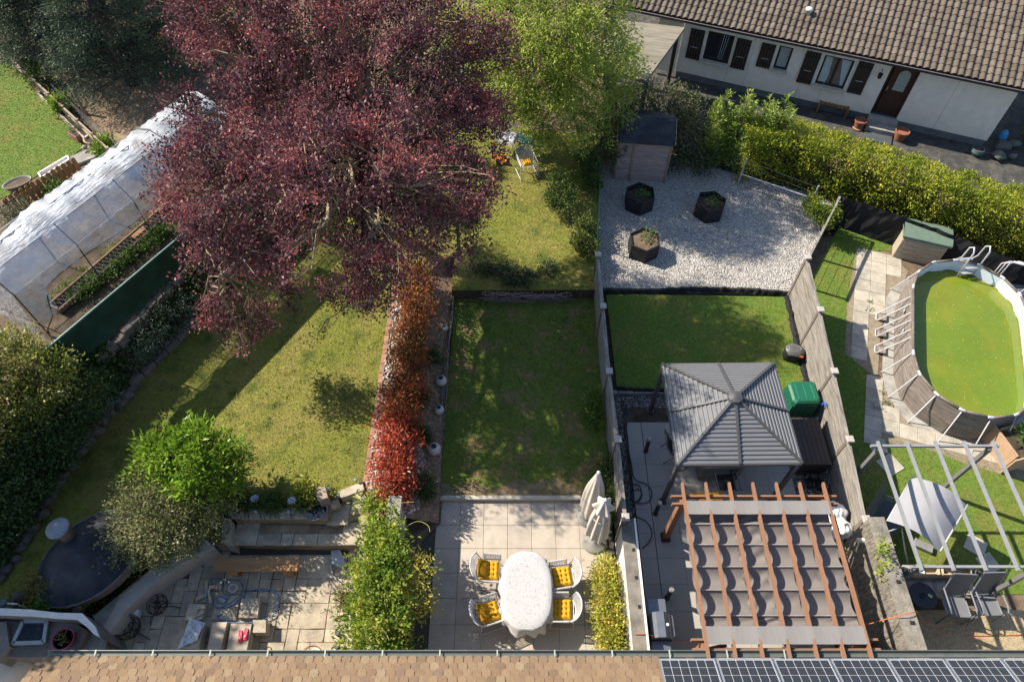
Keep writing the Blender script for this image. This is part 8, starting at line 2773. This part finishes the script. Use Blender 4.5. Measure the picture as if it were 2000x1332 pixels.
# upper lawn planting
for k, (lob, b, n, s, lm, lb_) in enumerate((([L(1095, 370, 1.3, .38), L(1085, 390, 1.1, .32), L(1105, 385, 1.2, .32), L(1092, 350, 1.5, .28)], (1090, 430, .52), 190, .085, gcm, "young green sapling on the upper lawn"),
    ([L(945, 525, .6, (.3, .3, .14)), L(985, 530, .6, (.35, .3, .16)), L(1025, 540, .6, (.35, .3, .15)), L(1000, 550, .58, (.3, .25, .12)), L(1070, 530, .58, (.3, .3, .12))], (1000, 555, .52), 230, .075, leaf_mat("shade_perennial", (.025, .045, .02), (.085, .115, .055), .2), "low dark perennials behind the woven hurdle"),
    ([L(1150, 330, 1.0, .35), L(1155, 360, .9, .3), L(1145, 310, 1.1, .35)], (1150, 370, .52), 200, .09, gcm, "green shrub along the wire mesh fence"),
    ([L(1135, 470, .8, .28), L(1150, 490, .75, .25), L(1140, 440, .8, .25)], (1140, 500, .52), 140, .10, leaf_mat("long_grass", (.06, .09, .02), (.15, .17, .04), .3), "tuft of long leaves at the foot of the mesh fence"),
    ([L(1150, 800, .5, .2), L(1158, 775, .6, .18), L(1160, 820, .4, .2)], (1158, 810, .12), 110, .075, leaf_mat("fresh_leaf", (.08, .15, .025), (.18, .26, .05), .35), "fresh green plant at the foot of the left fence"),
    ([L(1182, 925, .5, .18), L(1185, 900, .5, .16), L(1190, 965, .4, .16), L(1196, 1010, .35, .15)], (1185, 950, .12), 130, .06, gcm, "narrow green climber behind the parasols"),
    ([L(1595, 410, .7, .28), L(1615, 425, .6, .28), L(1585, 395, .7, .25), L(1625, 415, .7, .22)], (1605, 435, 0.1), 190, .085, leaf_mat("yellow_bush", (.07, .12, .02), (.17, .22, .035), .3, c=(.50, .38, .02)), "green bush with yellow flowers at the fence corner"))):
    bush("garden_plant", lob, at(*b), n, s, lm, lb_, 240 + k)
for k, (a, b, r, lb_) in enumerate(((818, 775, .20, "dark green tuft in the bark bed, middle one"), (822, 845, .18, "dark green tuft right of the bright red photinias"), (825, 945, .26, "rounded dark green bush near the patio corner"), (845, 692, .14, "smallest green tuft in the bark bed"))):
    p = at(a, b, .55)
    z = float(bed_z(np.array(p.x), np.array(p.y)))
    bush("bed_plant", [((p.x, p.y, z + r * .6), r), ((p.x + .05, p.y - .12, z + r * .5), r * .8)], (p.x, p.y, z), int(400 * r), .075, leaf_mat("bed_green", (.03, .055, .015), (.085, .125, .035), .2), lb_, 260 + k, group="green tufts in the bark bed", width=.3)
# bed behind the ledge wall
for k, (lob, b, n, s, lm, lb_) in enumerate((([L(455, 975, .8, .2), L(475, 980, .8, .2), L(515, 982, .8, .2), L(540, 983, .78, .2), L(590, 980, .8, .2)], (530, 985, Z_LAWN), 260, .06, gcm, "strip of low green plants behind the ledge coping"),
    ([L(600, 950, 1.1, .2), L(605, 965, .95, .2), L(590, 965, .9, .18)], (602, 975, Z_LAWN), 90, .075, leaf_mat("yellow_top", (.16, .19, .03), (.36, .36, .05), .35), "yellow-topped plant beside the brown pillar"),
    ([L(450, 945, .85, .22), L(440, 960, .8, .2)], (446, 965, Z_LAWN), 70, .07, leaf_mat("sage_leaf", (.07, .085, .045), (.18, .19, .115)), "grey-green plant between the bright shrub and the ledge"),
    ([L(672, 1165, .5, .16), L(680, 1175, .5, .15)], (675, 1175, .2), 50, .06, leaf_mat("purple_plant", (.07, .05, .03), (.17, .12, .05), .2), "small reddish plant on the pale coping"),
    ([L(78, 1140, 1.1, .26), L(95, 1145, 1.1, .24), L(68, 1160, 1.0, .22)], (85, 1155, Z_LAWN), 100, .07, leaf_mat("yellow_shrub", (.09, .085, .02), (.22, .18, .04), .25), "yellowish shrub beside the grill hut"),
    ([L(100, 1175, .95, .22), L(92, 1182, .9, .2)], (98, 1182, Z_LAWN), 110, .07, leaf_mat("fern_leaf", (.04, .10, .015), (.10, .20, .035), .3), "green fern behind the barbecue wall"))):
    bush("garden_plant", lob, at(*b), n, s, lm, lb_, 280 + k)
# ivy on the concrete wall
rvw = np.random.default_rng(91)
cl = []
for (a, b, n, s) in ((1728, 1090, 60, .16), (1722, 1065, 30, .1), (1735, 1075, 40, .12), (1722, 1120, 25, .12), (1655, 1075, 12, .08), (1708, 1142, 8, .06)):
    y_, z_ = on_wall(a, b, (7.52, 0, 0), math.pi / 2)
    cl.append(np.array([7.50, y_, z_]) + rvw.normal(size=(n, 3)) * np.array([.03, s, s]))
cl = np.concatenate(cl)
fast("wall_creeper", leaf_verts(cl, rvw.normal(size=(len(cl), 3)) + np.array([-.6, 0, .4]), .075, .8, .1, rvw), 4, leaf_mat("bright_creeper", (.14, .20, .02), (.30, .34, .05), .3), label="bright green creeper on the tall concrete wall", cat="creeper", kind="stuff")
# hedge behind the bungalow pots, pots and bench
terra = mat("terracotta", (.24, .095, .052), .8, .15, 7)
glz = mat("green_glaze", (.07, .12, .11), .4, .15, 7)
for k, (a, b, r, h, mt, lb_) in enumerate(((1675, 250, .21, .34, terra, "terracotta pot with saucer left of the bungalow steps"), (1755, 272, .24, .36, terra, "larger terracotta pot right of the bungalow steps"), (1905, 302, .22, .26, glz, "round green glazed pot near the bungalow corner"), (1540, 212, .26, .22, glz, "shallow green bowl planter half behind the cypress"))):
    p = at(a, b, 0)
    t = thing("plant_pot", p, 0, lb_, "plant pot", "pots along the bungalow")
    MB().lathe([(r * .65, 0), (r * .95, h * .85), (r * 1.03, h * .86), (r * 1.03, h), (r * .9, h), (r * .86, h * .85)] if mt is terra else [(r * .6, 0), (r, h * .55), (r * .9, h), (r * .8, h), (r * .85, h * .8)], 20).build("pot", mt, t, smooth=False)
    MB().lathe([(r * .86, h * .84), (r * .86, h * .845)], 18).build("soil", dark_soil, t)
    if k == 0:
        MB().lathe([(r * .75, .0), (r * .95, .03), (r * .93, .035)], 18).build("saucer", mat("saucer", (.42, .24, .17), .8), t)
fb = thing("slatted_bench", at(1622, 225, 0), HRZ, "small slatted wooden bench against the bungalow wall", "bench")
bw = mat("bench_wood", (.22, .115, .04), .7, .2, 7, orand=.1)
for i in range(8):
    MB().box((-.42 + i * .12, .12, .36), (.085, .30, .03)).build("slat", bw, fb)
for s in (-1, 1):
    MB().box((s * .5, .12, .2), (.05, .34, .40)).build("leg", bw, fb)
for z in (.30,):
    MB().box((0, .12, z), (1.0, .05, .05)).build("rail", bw, fb)
solo("blue_bag", MB().lathe([(.12, 0), (.16, .1), (.12, .28), (.03, .38)], 9, tuple(at(1955, 272, 0))), mat("blue_sack", (.06, .30, .55), .6, .1, 7), "light blue bag at the right corner of the bungalow", "bag")
for k, (a, b, s) in enumerate(((1955, 290, .5), (1950, 310, .52), (1980, 285, .4), (1975, 310, .35))):
    v, f_ = stone_verts(np.array([[0, 0, .1]]), s * .62, s * .66, .5, np.random.default_rng(k + 300))
    o = fast("rough_stone_step", v, f_, mat("rock_grey", (.17, .165, .15)))
    o.location = at(a, b, 0)
    tag(o, ["upper rough stone step at the bungalow corner", "lower rough stone step at the bungalow corner", "rough boulder right of the upper stone step", "rough boulder right of the lower stone step"][k], "stone step", "stones at the bungalow corner")
make_tree("corner_hedge", (19.2, 19.5, 0), [((18.9, 20.5, .6), .7), ((18.8, 19.6, .5), .6), ((19.3, 21.5, .8), .8), ((18.9, 18.6, .4), .5)], 260, 18, .12, .09, gcm, "green shrub at the right corner of the bungalow", "shrub", 301, tr=.03, trunks=3, lo=.5)
# weeds in the pool paving
wd = []
for (a, b) in ((1700, 589), (1697, 605), (1720, 766), (1722, 785), (1735, 790), (1716, 798)):
    p = at(a, b, ZP + .02)
    wd.append(np.array(p) + rvw.normal(size=(22, 3)) * np.array([.09, .05, .01]))
wd = np.concatenate(wd)
fast("paving_weeds", leaf_verts(wd, rvw.normal(size=(len(wd), 3)) * np.array([1, 1, .3]) + np.array([0, 0, .5]), .06, .4, .1, rvw), 4, gcm, label="small weeds between the pool paving slabs", cat="weeds", kind="stuff")

# ---------------------------------------------------------------- grass
rgz = np.random.default_rng(500)
vis = [(-11.5, 4.0), (-2.0, 4.0), (-2.0, 15.2), (-9.0, 15.2), (-11.5, 9)]
grass("grass", lawn_l_poly, 2000, .022, blade_m, "yellow-green short grass of the left lawn", rgz)
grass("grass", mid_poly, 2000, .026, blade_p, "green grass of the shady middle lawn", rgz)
grass("grass", upper_poly, 1300, .035, blade_m, "yellow-green grass of the upper lawn", rgz)
grass("grass", lawn_r_poly, 2000, .022, blade_g, "short green grass of the small lawn behind the gazebo", rgz)
grass("grass", pool_lawn_poly, 1400, .026, blade_g, "green grass of the pool garden", rgz)
grass("grass", [p for p in tl_poly], 1300, .02, blade_g, "green grass of the far left lawn", rgz, w=.008)
# weeds and clover in the lawn
for (poly, zz, d_, lb_) in ((lawn_l_poly, Z_LAWN, 12, "scattered pale weed leaves in the left lawn"), (mid_poly, .12, 14, "scattered weed leaves in the middle lawn")):
    c = scatter(poly, d_ / 3, rgz)
    q = np.repeat(c, 14, 0) + rgz.normal(size=(len(c) * 14, 3)) * np.array([.05, .05, .0]) + np.array([0, 0, .02])
    fast("lawn_weeds", leaf_verts(q, rgz.normal(size=(len(q), 3)) * np.array([1, 1, .25]) + np.array([0, 0, .4]), .045 * rgz.uniform(.6, 1.3, len(q)), .5, .1, rgz), 4, leaf_mat("weed_leaf", (.09, .13, .025), (.20, .24, .06), .3), label=lb_, cat="weeds", kind="stuff")
